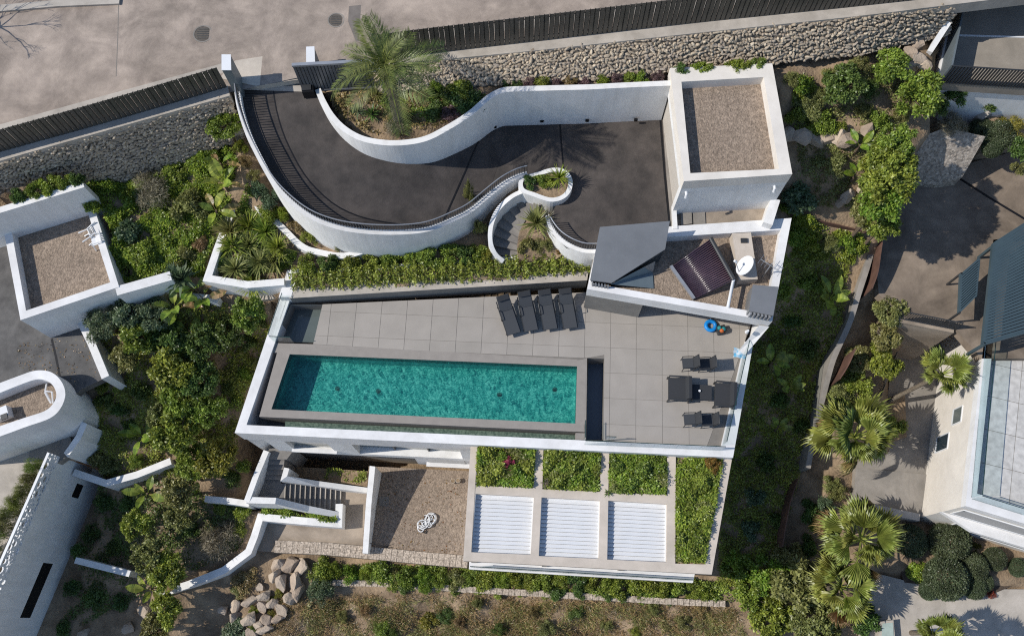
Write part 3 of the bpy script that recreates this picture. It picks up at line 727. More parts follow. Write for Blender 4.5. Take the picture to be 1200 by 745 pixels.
# ================================================================== spiral stair and planter
st = thing('garden_stair', P(600, 280, .6), 'curved concrete garden stair winding down from the yard', 'stairs')
so = catmull(px([(646, 224), (624, 227.5), (602, 236), (588, 249), (579, 266), (577, 284), (584, 303)], 1.6), 10)
si = catmull(px([(637, 252), (630, 254), (622, 258), (615, 265), (609, 276), (606, 290), (608, 304)], 1.2), 10)
so = resample([V(p, 0) for p in so], 12); si = resample([V(p, 0) for p in si], 12)
step_m = mat('step_concrete', (.30, .28, .255), (.21, .195, .18), scale=2, rough=.85, stain=.25)
for i in range(11):
    z = 2.44-i*.17
    mb = MB(); mb.prism([so[i], so[i+1], si[i+1], si[i]], z-.45, z); mb.build('step', step_m, st)
sw = thing('stair_wall', P(580, 280, .6), 'low white curved wall around the outside of the garden stair', 'wall')
wp = [P(x, y, z) for x, y, z in ((614, 223.5, 2.85), (600, 230, 2.75), (584.5, 244, 2.5), (576, 262, 2.2), (574.5, 282, 1.8), (580, 297, 1.5), (590, 306, 1.3))]
mb = MB(); mb.wall(catmull(wp, 6), .2, .0); mb.build('wall', white, sw)
pp = thing('planter', P(640, 215, 2.5), 'rounded white planter at the end of the driveway railing', 'planter')
pol = catmull(px([(612, 210), (630, 204), (648, 199), (661, 201), (668, 210), (667, 222), (659, 231), (645, 234), (626, 228), (612, 222)], 2.95), 5, True)
mb = MB(); mb.wall(pol+[pol[0]], .2, 1.2); mb.build('wall', white, pp)
mb = MB(); mb.prism(pol, 1.2, 2.78); mb.build('soil', soil, pp)
gw = thing('yard_wall', P(670, 285, .6), 'white wall with dark railing between the yard and the garden bed', 'wall')
wp = catmull([P(x, y, z) for x, y, z in ((641, 252, 2.55), (646, 266, 2.6), (656, 279, 2.62), (669, 288, 2.65), (684, 293.5, 2.65), (699, 294, 2.65))], 6)
mb = MB(); mb.wall(wp, .2, .2); mb.build('wall', white, gw)
rr = [p+Vector((0, .08, .7)) for p in wp[5:]]
mb = MB(); mb.tube(rr, .025, 6); ro = mb.build('railing', galv, gw)
for p in resample(rr, 24):
    o = bpy.data.objects.new('baluster', bm_); COL.objects.link(o); o.parent = ro; ORG[o] = ORG[gw]; o.location = p-Vector((0, 0, .66))-ORG[gw]; o.scale = (1, 1, 1.08)
bed = thing('garden_bed', P(625, 280, 1.), 'raised earth bed inside the curve of the garden stair', 'bed')
mb = MB(); bpol = [V(p, 0) for p in si]+px([(622, 306), (652, 302), (664, 294), (650, 280), (640, 262)], 1.4)
mb.prism(bpol, .2, [1.9]*4+[1.7]*4+[1.3]*4+[1.1, 1.2, 1.4, 1.8, 2.2]); mb.build('soil', soil, bed)

# ================================================================== garage
ga = thing('garage', V(garage_xy[3], 2.3), 'white garage with gravel flat roof beside the dark yard', 'garage')
gi = px([(798.5, 96), (895, 90.5), (913, 198), (809, 203)], 5.8)
def rim(outer, inner, z0, z1, name, m, parent):
    b = MB(); n = len(outer)
    vs = [V(p, z1) for p in outer]+[V(p, z1) for p in inner]+[V(p, z0) for p in outer]+[V(p, z0) for p in inner]
    fs = []
    for i in range(n):
        j = (i+1) % n
        fs += [[i, j, n+j, n+i], [i, 2*n+i, 2*n+j, j], [n+i, n+j, 3*n+j, 3*n+i], [2*n+i, 3*n+i, 3*n+j, 2*n+j]]
    b.add(vs, fs); return b.build(name, m, parent)
rim(garage_xy, gi, 5.05, 5.8, 'parapet', cream, ga)
w0 = [p.lerp(sum(garage_xy, Vector())/4, .004) for p in garage_xy]
mb = MB(); mb.prism([w0[1], w0[2], w0[3], w0[0]], 4.6, 5.045); mb.build('roof_slab', white, ga)
mb = MB(); mb.prism(gi, 5.05, 5.22); mb.build('roof_gravel', gravel_m, ga)
mb = MB(); mb.wall([V(w0[3], 4.598), V(w0[2], 4.598), V(w0[1], 4.598), V(w0[0], 4.598)], .3, 1.8, off=.15); mb.build('wall', white, ga)
d0, d1 = V(w0[0].lerp(w0[3], .03), 0), V(w0[0].lerp(w0[3], .97), 0)
nrm = Vector((1, 0, 0))
mb = MB(); mb.wall([V(d0+nrm*.12, 4.59), V(d1+nrm*.12, 4.59)], .06, 2.4); mb.build('garage_door', mat('garage_door_panel', (.55, .5, .44), (.5, .46, .4), rough=.6), ga)
for u, dx in ((.06, 0), (.9, 0)):
    c = V(w0[3].lerp(w0[2], u), 4.7)+Vector((0, -.12, 0))
    mb = MB(); mb.tube([c+Vector((0, .12, 0)), c, c+Vector((0, -.06, -.22))], .06, 8); mb.build('wall_lamp', white_metal, ga)
mb = MB(); mb.prism(garage_patio, 1.8, 2.3); struct('garage_patio', mb, concrete_warm, 'sandy paved patio between garage and pool house')
for k, (a, b, c, d) in enumerate(((797, 240, 810, 238), (812, 246, 826, 244))):
    mb = MB(); mb.prism(px([(a, b), (c, d), (c+1, 262), (a+1, 264)], 2.4), 1.9, 2.42-.06*k); struct('patio_step', mb, concrete, 'concrete step on the patio behind the garage')
pw = thing('patio_wall', P(904, 250, 2.3), 'short white wall at the right end of the garage patio', 'wall')
mb = MB(); mb.wall([P(909, 233, 3.2), P(900, 262, 3.2)], .42, -1.); mb.build('wall', white, pw)
pw = thing('patio_wall', P(789, 250, 2.3), 'low white kerb wall between yard and garage patio', 'wall')
mb = MB(); mb.wall([P(790, 242, 2.75), P(791.5, 268, 2.75)], .2, 1.9); mb.build('wall', white, pw)

# ================================================================== villa
vi = thing('villa', P(560, 440, -7.2), 'white flat roofed villa with roof terrace and long pool', 'villa')
body = mat('hidden_core', (.5, .48, .45), rough=.9)
# parapets
def off_in(a, b, w):
    d = (b-a); n = Vector((-d.y, d.x, 0)).normalized(); return a+n*w, b+n*w
in_sw, in_se, in_e, in_nw = P(288.8, 497.7, z_p), P(845, 523, z_p), P(873, 400, z_p), P(341, 347, z_p)
b = MB()
b.prism([A_nw, A_sw, in_sw, in_nw], -1.45, z_p); b.build('parapet', white_top, vi)
b = MB(); b.prism([A_sw, A_se, in_se, in_sw], -1.45, z_p-.001); b.build('parapet', white_top, vi)
b = MB(); b.prism([A_se, A_e, in_e, in_se], -9., z_p-.002); b.build('parapet', white_top, vi)
# west and east walls
b = MB(); b.prism([A_nw.lerp(in_nw, .1), A_sw.lerp(in_sw, .1), in_sw, in_nw], -6.5, -1.452); b.build('wall', white, vi)
# south front: window openings left free
fd = (A_se-A_sw); fd.z = 0; fl = fd.length; fu = fd.normalized(); fn = Vector((fu.y, -fu.x, 0))     # fn looks south
def fpt(u, d, z): return V(A_sw+fu*u-fn*d, z)
def upx(a): 
    p = P(a, 507+(a-275)*.0497, z_p); return (p-A_sw).dot(fu)
def front(u0, u1, z0, z1, name, m, d0=.02, d1=.4):
    b = MB(); b.prism([fpt(u0, d0, 0), fpt(u1, d0, 0), fpt(u1, d1, 0), fpt(u0, d1, 0)], z0, z1); return b.build(name, m, vi)
ua, ub, uc, ud = upx(322), upx(374), upx(404), upx(536)
front(.9, ua, -4.7, -1.452, 'wall', white); front(ub, uc, -4.7, -1.452, 'wall', white); front(ud, upx(562), -4.7, -1.452, 'wall', white)
front(ua, ub, -4.7, -3.75, 'wall', white); front(uc, ud, -4.7, -4.15, 'wall', white)
w = front(ua, ub, -3.75, -1.452, 'window', light_glass, .2, .24)
b = MB(); b.prism([fpt(ua-.1, -.12, 0), fpt(ub+.1, -.12, 0), fpt(ub+.1, .1, 0), fpt(ua-.1, .1, 0)], -3.8, -3.68); b.build('window_sill', white_top, w)
w = front(uc, ud, -4.15, -1.452, 'window', light_glass, .38, .42)
for k in (.33, .66):
    b = MB(); q = uc+(ud-uc)*k; b.prism([fpt(q, .3, 0), fpt(q+.06, .3, 0), fpt(q+.06, .375, 0), fpt(q, .375, 0)], -4.14, -1.46); b.build('mullion', dark_metal, w)
# lower storey
front(.9, upx(340), -7.4, -4.702, 'wall', white, .5, .9); front(upx(470), upx(600), -7.4, -4.702, 'wall', white, .15, .9)
w = front(upx(340), upx(470), -7.4, -4.702, 'window', dark_glass, .7, .74)
for k in range(1, 6):
    b = MB(); q = upx(340)+(upx(470)-upx(340))*k/6; b.prism([fpt(q, .62, 0), fpt(q+.07, .62, 0), fpt(q+.07, .698, 0), fpt(q, .698, 0)], -7.38, -4.71); b.build('mullion', dark_metal, w)
w = front(upx(488), upx(536), -6.3, -5.2, 'window', dark_glass, .1, .14)
b = MB(); b.prism([fpt(upx(484), -.1, 0), fpt(upx(545), -.1, 0), fpt(upx(545), .12, 0), fpt(upx(484), .12, 0)], -6.45, -6.32); b.build('window_sill', white_top, w)
b = MB(); b.prism([V(in_sw, 0), V(in_se, 0), V(in_e, 0), P(893, 345, 0), P(690, 345, 0), V(in_nw, 0)], -9, -2.6); b.build('core', body, vi)

# ---- terrace deck, one object per tile
deck = MB()
TA = px([(378, 356.5), (709, 341.5), (709, 420.2), (688, 419.3), (676, 421.5), (367, 403)], 0)
TB = px([(709, 341.5), (893, 345), (873, 400), (845, 523), (707.2, 516)], 0)
for q in (TA, TB): deck.prism(ccw(q), -.35, -.012)
deck_o = deck.build('deck_bed', joint_m, vi)
e1 = (P(676.3, 429, 0)-P(339.5, 414.8, 0)); e1.z = 0; e1.normalize(); e2 = Vector((-e1.y, e1.x, 0))
TO = P(417, 366.3, 0)
ts = P(446.7, 367.7, 0); TS = (ts-TO).length
TS = 1.2
def add_tiles(region, parent, org, ox, oy, size, gap, z0, z1, m, name='tile'):
    reg = ccw([(p.x, p.y) for p in region]); rng = range(-30, 60)
    cache = {}
    us = [(Vector((x, y, 0))-org).dot(ox) for x, y in reg]; vs_ = [(Vector((x, y, 0))-org).dot(oy) for x, y in reg]
    for i in range(int(min(us)/size[0])-1, int(max(us)/size[0])+2):
        for j in range(int(min(vs_)/size[1])-1, int(max(vs_)/size[1])+2):
            c = org+ox*(i*size[0])+oy*(j*size[1])
            q = [c+ox*gap+oy*gap, c+ox*(size[0]-gap)+oy*gap, c+ox*(size[0]-gap)+oy*(size[1]-gap), c+ox*gap+oy*(size[1]-gap)]
            p2 = clip_convex([(p.x, p.y) for p in q], reg)
            if len(p2) < 3 or area(p2) < .02: continue
            full = abs(area(p2)-(size[0]-2*gap)*(size[1]-2*gap)) < 1e-4
            if full and 'f' in cache:
                o = bpy.data.objects.new(name, cache['f']); COL.objects.link(o); o.parent = parent; ORG[o] = ORG[parent]
            else:
                b = MB(); b.prism([Vector((p.x-c.x, p.y-c.y, 0)) for p in p2], z0, z1)
                me = bpy.data.meshes.new(name); me.from_pydata([tuple(v) for v in b.v], [], b.f); me.materials.append(m)
                if full: cache['f'] = me
                o = bpy.data.objects.new(name, me); COL.objects.link(o); o.parent = parent; ORG[o] = ORG[parent]
            o.location = Vector((c.x, c.y, random.uniform(-.0015, .0015)))-Vector((ORG[parent].x, ORG[parent].y, ORG[parent].z))
add_tiles(TA, deck_o, TO, e1, e2, (TS, TS), .007, -.012, 0., tile_m)
add_tiles(TB, deck_o, TO, e1, e2, (TS, TS), .007, -.012, 0., tile_m)
# ---- pool
wt = px([(339.5, 414.8), (676.3, 429), (674.4, 496), (318, 479.4)], 0)
PD = -1.25
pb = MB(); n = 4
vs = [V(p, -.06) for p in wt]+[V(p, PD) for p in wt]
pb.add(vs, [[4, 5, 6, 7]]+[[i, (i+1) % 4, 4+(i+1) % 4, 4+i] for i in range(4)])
pool = pb.build('pool_basin', ripple_mosaic_m, vi, recalc=False)
cop_out = px([(327, 405), (686.8, 422), (685, 506), (303.7, 488)], 0)
rim(cop_out, wt, -.5, 0., 'pool_coping', coping_m, vi)
b = MB(); b.sheet([V(p, -.05) for p in wt]); o = b.build('pool_water', water_m, pool, recalc=False)
for a, c in ((395, 455), (443, 458), (585, 462), (650, 456)):
    p = P(a, c, PD+.03); b = MB(); b.prism([p+Vector((math.cos(k*math.pi/5)*.11, math.sin(k*math.pi/5)*.11, 0)) for k in range(10)], PD-.05, PD+.03); b.build('pool_drain', dark_metal, pool)
b = MB(); b.prism(px([(318, 401.6), (367, 403.2), (676, 421), (676, 421.6), (327, 405.2), (327, 413), (313.5, 413)], 0), -.5, -.002); b.build('pool_coping', coping_m, vi)
b = MB(); b.prism([P(676, 421.8, 0), P(688, 419.6, 0), P(686.7, 515, 0), P(674.5, 514.6, 0), P(674.5, 507, 0), P(685.1, 507.2, 0), P(686.6, 422.5, 0)], -.5, -.003); b.build('pool_coping', coping_m, vi)
# overflow trench walls and basin
rim([V(p, 0) for p in cop_out], [p.lerp(sum(wt, Vector())/4, -.012) for p in wt], -1.3, -.502, 'pool_wall', greywall, vi)
b = MB(); b.sheet([V(q, -1.27) for q in (in_nw, in_sw, in_se, P(700, 345, 0))]); b.build('trench_floor', mat('trench_grey', (.16, .16, .155), (.12, .12, .12), rough=.7), vi)
tp = px([(334, 492.5), (674, 508.5), (674, 516), (334, 500.5)], -.85)
b = MB(); b.sheet(tp); b.build('overflow_water', mat('overflow_water', (.16, .22, .18), (.05, .085, .07), scale=9, rough=.15, spec=.6, detail=3), vi, recalc=False)
b = MB(); b.sheet([V(p, -.9) for p in px([(290, 484), (330, 484), (330, 502), (290, 502)], -.9)]); 
# ---- light wells
def well(poly, depth, m_floor, name):
    b = MB(); n = len(poly); b.add([V(p, -.002) for p in poly]+[V(p, depth) for p in poly], [[i, (i+1) % n, n+(i+1) % n, n+i] for i in range(n)])
    o = b.build(name, greywall, vi, recalc=False)
    b = MB(); b.sheet([V(p, depth+.01) for p in poly]); b.build('glass_floor', m_floor, o, recalc=False); return o
well(px([(341, 356.5), (378.5, 356.5), (367.5, 401), (322, 399.5)], 0), -.85, light_glass, 'light_well')
well(px([(689, 419.4), (708.8, 419.9), (707, 515), (687, 515)], 0), -1.05, mat('slot_glass', (.11, .145, .19), (.10, .13, .17), rough=.25), 'light_well')
# ---- glass balustrades, one object per pane
def panes(a, b_, h, n, thick=.03, m=glass, name='glass_pane', z0=0., parent=vi):
    for k in range(n):
        p, q = a.lerp(b_, k/n), a.lerp(b_, (k+1)/n); d = (q-p).normalized()*.012
        b = MB(); b.wall([V(p+d, z0+h), V(q-d, z0+h)], thick, z0); o = b.build(name, m, parent)
    b = MB(); b.wall([V(a, z0+h+.012), V(b_, z0+h+.012)], .035, z0+h+.001); b.build('glass_edge', mat('glass_edge_green', (.02, .05, .05), rough=.2), parent)
panes(P(846.5, 522, z_p), P(874, 401, z_p), .95, 4, z0=z_p)
panes(P(684.5, 520.5, z_p), P(845.5, 527.5, z_p), .95, 6, z0=z_p)
panes(P(336, 351, z_p), P(320, 399, z_p), .95, 2, z0=z_p)
panes(P(321, 400.8, .0), P(345, 401.8, .0), .95, 1)
panes(P(684.6, 497, 0), P(684.4, 517, 0), .95, 1)
panes(P(708.6, 515.8, 0), P(720, 516.2, 0), .95, 1)
# ---- raised strip north of the deck
b = MB(); b.prism([P(339.7, 349.5, .62), P(688, 328.5, .62), P(690, 316, .62), P(337, 338, .62)], -.4, .62); b.build('planter_wall', greywall, vi)
b = MB(); b.prism([P(339.5, 349.7, .62), P(688, 328.7, .62), P(690, 315, .62), P(337, 337, .62)], .622, .66); b.build('planter_coping', concrete_pale, vi)
b = MB(); b.prism([P(337, 317, .62), P(350, 318, .62), P(341.5, 348.5, .62), P(327, 348.5, .62)], -2., .68); b.build('planter_end', white_top, vi)

# ================================================================== pool house
ph = thing('pool_house', V(PH_fl, 0), 'low white roofed pool house with gravel roof on the terrace', 'building')
o_ = [PH_fl, PH_fr, PH_ne, PH_nw]
i_ = px([(692, 331), (874, 366.5), (902, 337)], 2.7)
i_ = [P(694, 332, 2.7), P(898, 367.5, 2.7), P(915, 269.5, 2.7), P(712, 282, 2.7)]
rim(o_, i_, 2.1, 2.7, 'parapet', white_top, ph)
b = MB(); b.prism([p.lerp(sum(o_, Vector())/4, .003) for p in o_], 1.85, 2.097); b.build('roof_slab', white, ph)
b = MB(); b.prism(i_, 2.1, 2.14); b.build('roof_gravel', gravel_m, ph)
fx = (PH_fr-PH_fl); fx.z = 0; FL = fx.length; fx.normalize(); fy = Vector((-fx.y, fx.x, 0))
def hp(u, v, z=0.): return V(PH_fl+fx*u+fy*v, z)
b = MB(); b.prism([hp(.02, .02), hp(2.6, .02), hp(2.6, 3.), hp(.02, 3.)], -.3, 1.848); b.build('wall', greywall, ph)
b = MB(); b.prism([hp(2.62, 2.2), hp(FL-.3, 2.2), hp(FL-.1, 4.4), hp(.3, 3.1)], -3., 1.847); b.build('wall', greywall, ph)
for k in range(3):
    b = MB(); b.prism([hp(2.65+k*.75, .9+k*.3), hp(3.35+k*.75, 1.1+k*.3), hp(3.35+k*.75, 1.14+k*.3), hp(2.65+k*.75, .94+k*.3)], .02, 1.84); b.build('glass_door', glass, ph)
b = MB(); b.prism([P(905, 378.5, 2.6), P(884, 403, 2.), P(875, 399, 2.), P(893, 377, 2.6)], [-8, -8, -8, -8], [2.09, .2, .2, 2.09]); b.build('wing_wall', white_top, ph)
b = MB(); b.prism([PH_fr.lerp(PH_fl, .002), PH_ne.lerp(PH_nw, .002), PH_ne.lerp(PH_nw, .04), PH_fr.lerp(PH_fl, .04)], -9, 1.846); b.build('wall', white, ph)
c = P(875, 389, 1.9); b = MB(); b.tube([c, c+Vector((0, -.02, .28))], [.09, .05], 8); b.build('wall_lamp', white_metal, ph)
# monopitch stair cover
sl = thing('roof_hood', P(735, 300, 2.1), 'large grey metal monopitch hood on the pool house roof', 'roof hood')
hz = [4.05, 4.05, 3.7, 3.05, 3.05]
hpx = [(703, 266), (785, 259), (779.5, 292), (716.5, 331.5), (691.5, 328)]
hp3 = [P(a, b2, z) for (a, b2), z in zip(hpx, hz)]
hn = (hp3[1]-hp3[0]).cross(hp3[4]-hp3[0])
for k in (2, 3):
    z_ = 3.4
    for _ in range(30):
        q = P(*hpx[k], z_); z_ = hp3[0].z-(hn.x*(q.x-hp3[0].x)+hn.y*(q.y-hp3[0].y))/hn.z
    hp3[k] = P(*hpx[k], z_)
b = MB(); b.add(hp3+[p-Vector((0, 0, .1)) for p in hp3], [[0, 1, 2, 3, 4], [9, 8, 7, 6, 5]]+[[i, (i+1) % 5, 5+(i+1) % 5, 5+i] for i in range(5)]); b.build('roof_sheet', zinc, sl)
hb = [p.lerp(sum(hp3, Vector())/5, .03) for p in hp3]
for i, m_ in ((0, zinc), (1, zinc), (2, dark_glass), (4, white)):
    p, q = hb[i], hb[(i+1) % 5]; b = MB()
    b.add([p-Vector((0, 0, .1)), q-Vector((0, 0, .1)), V(q, 2.1), V(p, 2.1)], [[0, 1, 2, 3]]); b.build('side_window' if m_ is dark_glass else 'side_panel', m_, sl)
b = MB(); b.add([P(716, 333, 2.75), P(766, 338, 2.2), P(765, 320, 2.2), P(768, 306, 3.2)], [[0, 1, 2, 3]]); b.build('sloping_glass', mat('sky_glass', (.16, .2, .22), (.14, .18, .2), rough=.1, spec=.6), sl)
for k in range(6):
    p = P(694.5+k*3.6, 330.5+k*.6, 2.95); b = MB(); b.box(p+Vector((0, -.06, -.12)), (.06, .1, .3), .15); b.build('louvre', zinc, sl)
# solar collector
sc = thing('solar_collector', P(825, 315, 2.14), 'tilted solar collector of dark purple tubes on the gravel roof', 'solar collector')
q0, q1, q2, q3 = P(787.4, 311.6, 2.3), P(814.8, 350, 2.3), P(859.5, 328, 2.95), P(832.5, 279.5, 2.95)     # low left, low front, high right, high back
b = MB(); b.add([p-Vector((0, 0, .05)) for p in (q0, q1, q2, q3)], [[0, 1, 2, 3]]); b.build('absorber_plate', purple, sc)
b = MB(); b.tube([(0, 0, 0), (1, 0, 0)], .026, 7); tm = bpy.data.meshes.new('tube')
NT = 22
for k in range(NT):
    t_ = (k+.5)/NT; a = q0.lerp(q1, t_); c = q3.lerp(q2, t_)
    b = MB(); b.tube([a, c], .031, 7); b.build('tube', mirror_tube, sc, smooth=True)
b = MB(); b.tube([q3+Vector((0, 0, .05)), q2+Vector((0, 0, .05))], .1, 10); b.build('manifold', dark_metal, sc)
b = MB(); b.wall([q0+Vector((-.05, 0, .05)), q1+Vector((-.05, 0, .05))], .14, 2.2); b.build('foot_rail', galv, sc)
for t_ in (.12, .88):
    p = q3.lerp(q2, t_); b = MB(); b.tube([p, V(p+Vector((.15, .0, 0)), 2.14)], .03, 6); b.build('strut', galv, sc)
pi = thing('roof_pipe', P(856, 345, 2.3), 'white pipe from the solar collector to the roof edge', 'pipe')
b = MB(); b.tube([q2+Vector((0, 0, .02)), P(859, 331, 2.75), P(853, 360, 2.75)], .075, 8); b.build('pipe', white_metal, pi, smooth=True)
pn = thing('roof_plinth', P(873, 300, 2.14), 'long beige plinth box beside the satellite dish', 'plinth')
b = MB(); b.prism(px([(858, 273.5), (880, 272.5), (888, 327), (866, 328)], 2.75), 2.14, 2.75); b.build('box', beige, pn)
b = MB(); b.box(P(872, 282, 2.78), (.3, .22, .08)); b.build('hatch', dark_metal, pn)
di = thing('satellite_dish', P(880, 322, 2.14), 'white satellite dish beside the beige roof plinth', 'satellite dish')
dc = P(874, 312, 3.1); ax = Vector((-.75, .25, .62)).normalized(); a1 = ax.orthogonal().normalized(); a2 = ax.cross(a1)
vs = []; fs = []; nr, nk = 5, 22
for r_ in range(nr+1):
    rr_ = .48*r_/nr
    for k in range(nk): vs.append(dc+ax*(.35*rr_*rr_)+(a1*math.cos(2*math.pi*k/nk)+a2*math.sin(2*math.pi*k/nk))*rr_)
fs = [[r_*nk+k, r_*nk+(k+1) % nk, (r_+1)*nk+(k+1) % nk, (r_+1)*nk+k] for r_ in range(nr) for k in range(nk)]
b = MB(); b.add(vs, fs); b.build('dish', white_metal, di, smooth=True)
b = MB(); b.tube([dc+a1*.4*(-1 if a1.z > 0 else 1), dc+ax*.55+Vector((-.1, -.05, 0))], .02, 5); fa = b.build('feed_arm', galv, di)
b = MB(); b.tube([dc+ax*.5+Vector((-.1, -.05, 0)), dc+ax*.64+Vector((-.1, -.05, 0))], .06, 8); b.build('receiver', white_metal, fa)
b = MB(); b.tube([dc-ax*.03, dc-ax*.2, V(dc-ax*.2, 2.14)], .035, 6); b.build('mast', galv, di)
an = thing('antenna', P(893, 325, 2.14), 'metal television antenna mast beside the dish', 'antenna')
ab = P(893, 325, 2.14); b = MB(); b.tube([ab, ab+Vector((0, 0, 1.7))], .025, 6); b.build('mast', galv, an)
b = MB(); b.tube([ab+Vector((-.4, .3, 1.5)), ab+Vector((.4, -.3, 1.5))], .015, 5); bo = b.build('boom', galv, an)
for k in range(7):
    q = ab+Vector((-.4+.8*k/6, .3-.6*k/6, 1.5)); b = MB(); b.tube([q+Vector((-.15, -.2, 0)), q+Vector((.15, .2, 0))], .009, 4); b.build('element', galv, bo)
vb = thing('vent_box', P(895, 355, 2.14), 'grey metal vent box with louvres at the roof corner', 'vent')
vbp = px([(882.5, 334.5), (911.5, 337), (905.5, 369.5), (878, 364)], 3.3)
b = MB(); b.prism(vbp, 2.12, 3.3); b.build('casing', zinc, vb)
b = MB(); b.prism([p.lerp(sum(vbp, Vector())/4, -.04) for p in vbp], 3.302, 3.34); b.build('lid', zinc, vb)
for k in range(6):
    p = vbp[3].lerp(vbp[2], (k+.6)/6.2); b = MB(); b.box(V(p, 3.)+Vector((-.01, -.05, 0)), (.07, .12, .45), .17); b.build('louvre', galv, vb)

# ================================================================== pergola roof with planting beds and louvres
pg = thing('pergola', P(690, 600, -7.5), 'beige framed pergola with white louvres and planted beds', 'pergola')
ZG = -.4
def q3(x, y): return P(500+x/3.158, 500+y/3.158, ZG)
outer = [q3(163, 64), q3(1131, 112), q3(1055, 545), q3(135, 495)]
beds = [[(188, 70), (403, 80), (395, 225), (182, 217)], [(432, 82), (645, 92), (642, 240), (428, 230)], [(676, 92), (890, 105), (890, 250), (672, 245)], [(922, 108), (1098, 118), (1030, 508), (920, 505)]]
bays = [[(180, 247), (397, 258), (385, 472), (165, 463)], [(425, 260), (642, 272), (637, 487), (415, 477)], [(672, 272), (890, 285), (888, 500), (668, 490)]]
bedw = [[q3(*p) for p in b_] for b_ in beds]; bayw = [[q3(*p) for p in b_] for b_ in bays]
# frame members, each its own beam
def beam(pts, name='beam', z0=-.85, z1=ZG):
    b = MB(); b.prism(pts, z0, z1); return b.build(name, beige, pg)
def lerpq(a, b, t): return a.lerp(b, t)
beam([outer[0], bedw[0][0], bayw[0][3], outer[3]])                                  # left
beam([outer[3], bayw[0][3], bayw[0][2], bayw[1][3], bayw[1][2], bayw[2][3], bayw[2][2], bedw[3][3], bedw[3][2], outer[2]], z1=ZG-.001)   # front
beam([bedw[3][1], outer[1], outer[2], bedw[3][2]], z1=ZG-.002)                     # right
beam([bedw[0][3], bedw[0][2], bayw[0][1], bayw[0][0]], z1=ZG-.001)
beam([bedw[1][3], bedw[1][2], bayw[1][1], bayw[1][0]], z1=ZG-.001)
beam([bedw[2][3], bedw[2][2], bayw[2][1], bayw[2][0]], z1=ZG-.001)
beam([bedw[0][1], bedw[1][0], bedw[1][3], bayw[1][0], bayw[1][3], bayw[0][2], bayw[0][1], bedw[0][2]], z1=ZG-.003)
beam([bedw[1][1], bedw[2][0], bedw[2][3], bayw[2][0], bayw[2][3], bayw[1][2], bayw[1][1], bedw[1][2]], z1=ZG-.003)
beam([bedw[2][1], bedw[3][0], bedw[3][3], bayw[2][2], bayw[2][1], bedw[2][2]], z1=ZG-.003)
# planting soil
for w_ in bedw:
    b = MB(); b.prism([p.lerp(sum(w_, Vector())/4, .002) for p in w_], -.9, -.55); b.build('bed_soil', soil, pg)
# louvres
for w_ in bayw:
    NL = 14; b = MB(); rim(w_, [p.lerp(sum(w_, Vector())/4, .03) for p in w_], -.86, -.66, 'louvre_frame', white_metal, pg)
    ii = [p.lerp(sum(w_, Vector())/4, .028) for p in w_]
    b = MB(); b.prism(ii, -.86, -.80); b.build('gap_shade_sheet', zinc, pg)  # added dark sheet, stands in for shade in the louvre gaps
    for k in range(NL):
        t0, t1 = k/NL, (k+.95)/NL
        a, c, d, e = ii[0].lerp(ii[3], t0), ii[1].lerp(ii[2], t0), ii[1].lerp(ii[2], t1), ii[0].lerp(ii[3], t1)
        b = MB(); b.add([V(a, -.735), V(c, -.735), V(d, -.675), V(e, -.675), V(a, -.76), V(c, -.76), V(d, -.70), V(e, -.70)],
            [[0, 1, 2, 3], [7, 6, 5, 4], [0, 4, 5, 1], [1, 5, 6, 2], [2, 6, 7, 3], [3, 7, 4, 0]]); b.build('louvre', white_metal, pg)
# slab of the terrace below, its white edge and supports
sp = [q3(150, 80), q3(1120, 120), q3(1000, 538), q3(150, 490)]
b = MB(); b.prism([P(553, 540, -3.6), P(838, 555, -3.6), P(812, 682.5, -3.6), P(549.5, 666.5, -3.6)], -3.95, -3.6); b.build('balcony_slab', white_top, pg)
b = MB(); b.prism([P(560, 540, -3.95), P(830, 555, -3.95), P(800, 670, -3.95), P(556, 655, -3.95)], -8.3, -3.952); b.build('lower_wall', white, pg)
for a, c in ((552, 655), (832, 668), (640, 660), (735, 665)):
    p = P(a, c, ZG); b = MB(); b.box((p.x, p.y+.15, -2.2), (.25, .25, 2.7)); b.build('post', beige, pg)
panes(P(552, 664.5, -3.6), P(808, 680, -3.6), 1., 9, z0=-3.6, parent=pg)

# ================================================================== lower court, path and stair
ZC = -7.2
b = MB(); b.prism(px([(432, 546), (552, 552), (548, 657), (424, 650)], ZC), -7.7, ZC); struct('gravel_court', b, gravel_m, 'brown gravel court below the villa front')
b = MB(); b.prism(px([(313, 607), (400, 617), (398, 572), (430, 578), (426, 652), (297, 645)], ZC), -7.7, ZC-.03); struct('lower_path', b, concrete_warm, 'sandy concrete path at the foot of the stair')
for a, c, w_ in ((449, 586, .35), (449, 591, .3)):
    pass
b = MB(); b.prism([p+Vector(d) for p, d in zip([P(450, 587, ZC)]*4, ((-.25, -.25, 0), (.25, -.25, 0), (.25, .25, 0), (-.25, .25, 0)))], ZC-.1, ZC+.012); struct('drain_lid', b, concrete, 'small square drain lid in the shaded gravel')
cw = thing('stone_coping_wall', P(430, 650, -8), 'low wall with tan crazy stone coping along the gravel court', 'wall')
cp = [P(322, 640, -7.1), P(380, 642.5, -7.1), P(440, 648, -7.1), P(500, 654, -7.1), P(548, 658, -7.1)]
b = MB(); b.wall(cp, .6, -8.5); b.build('wall', concrete_warm, cw)
cps = resample(cp, 34)
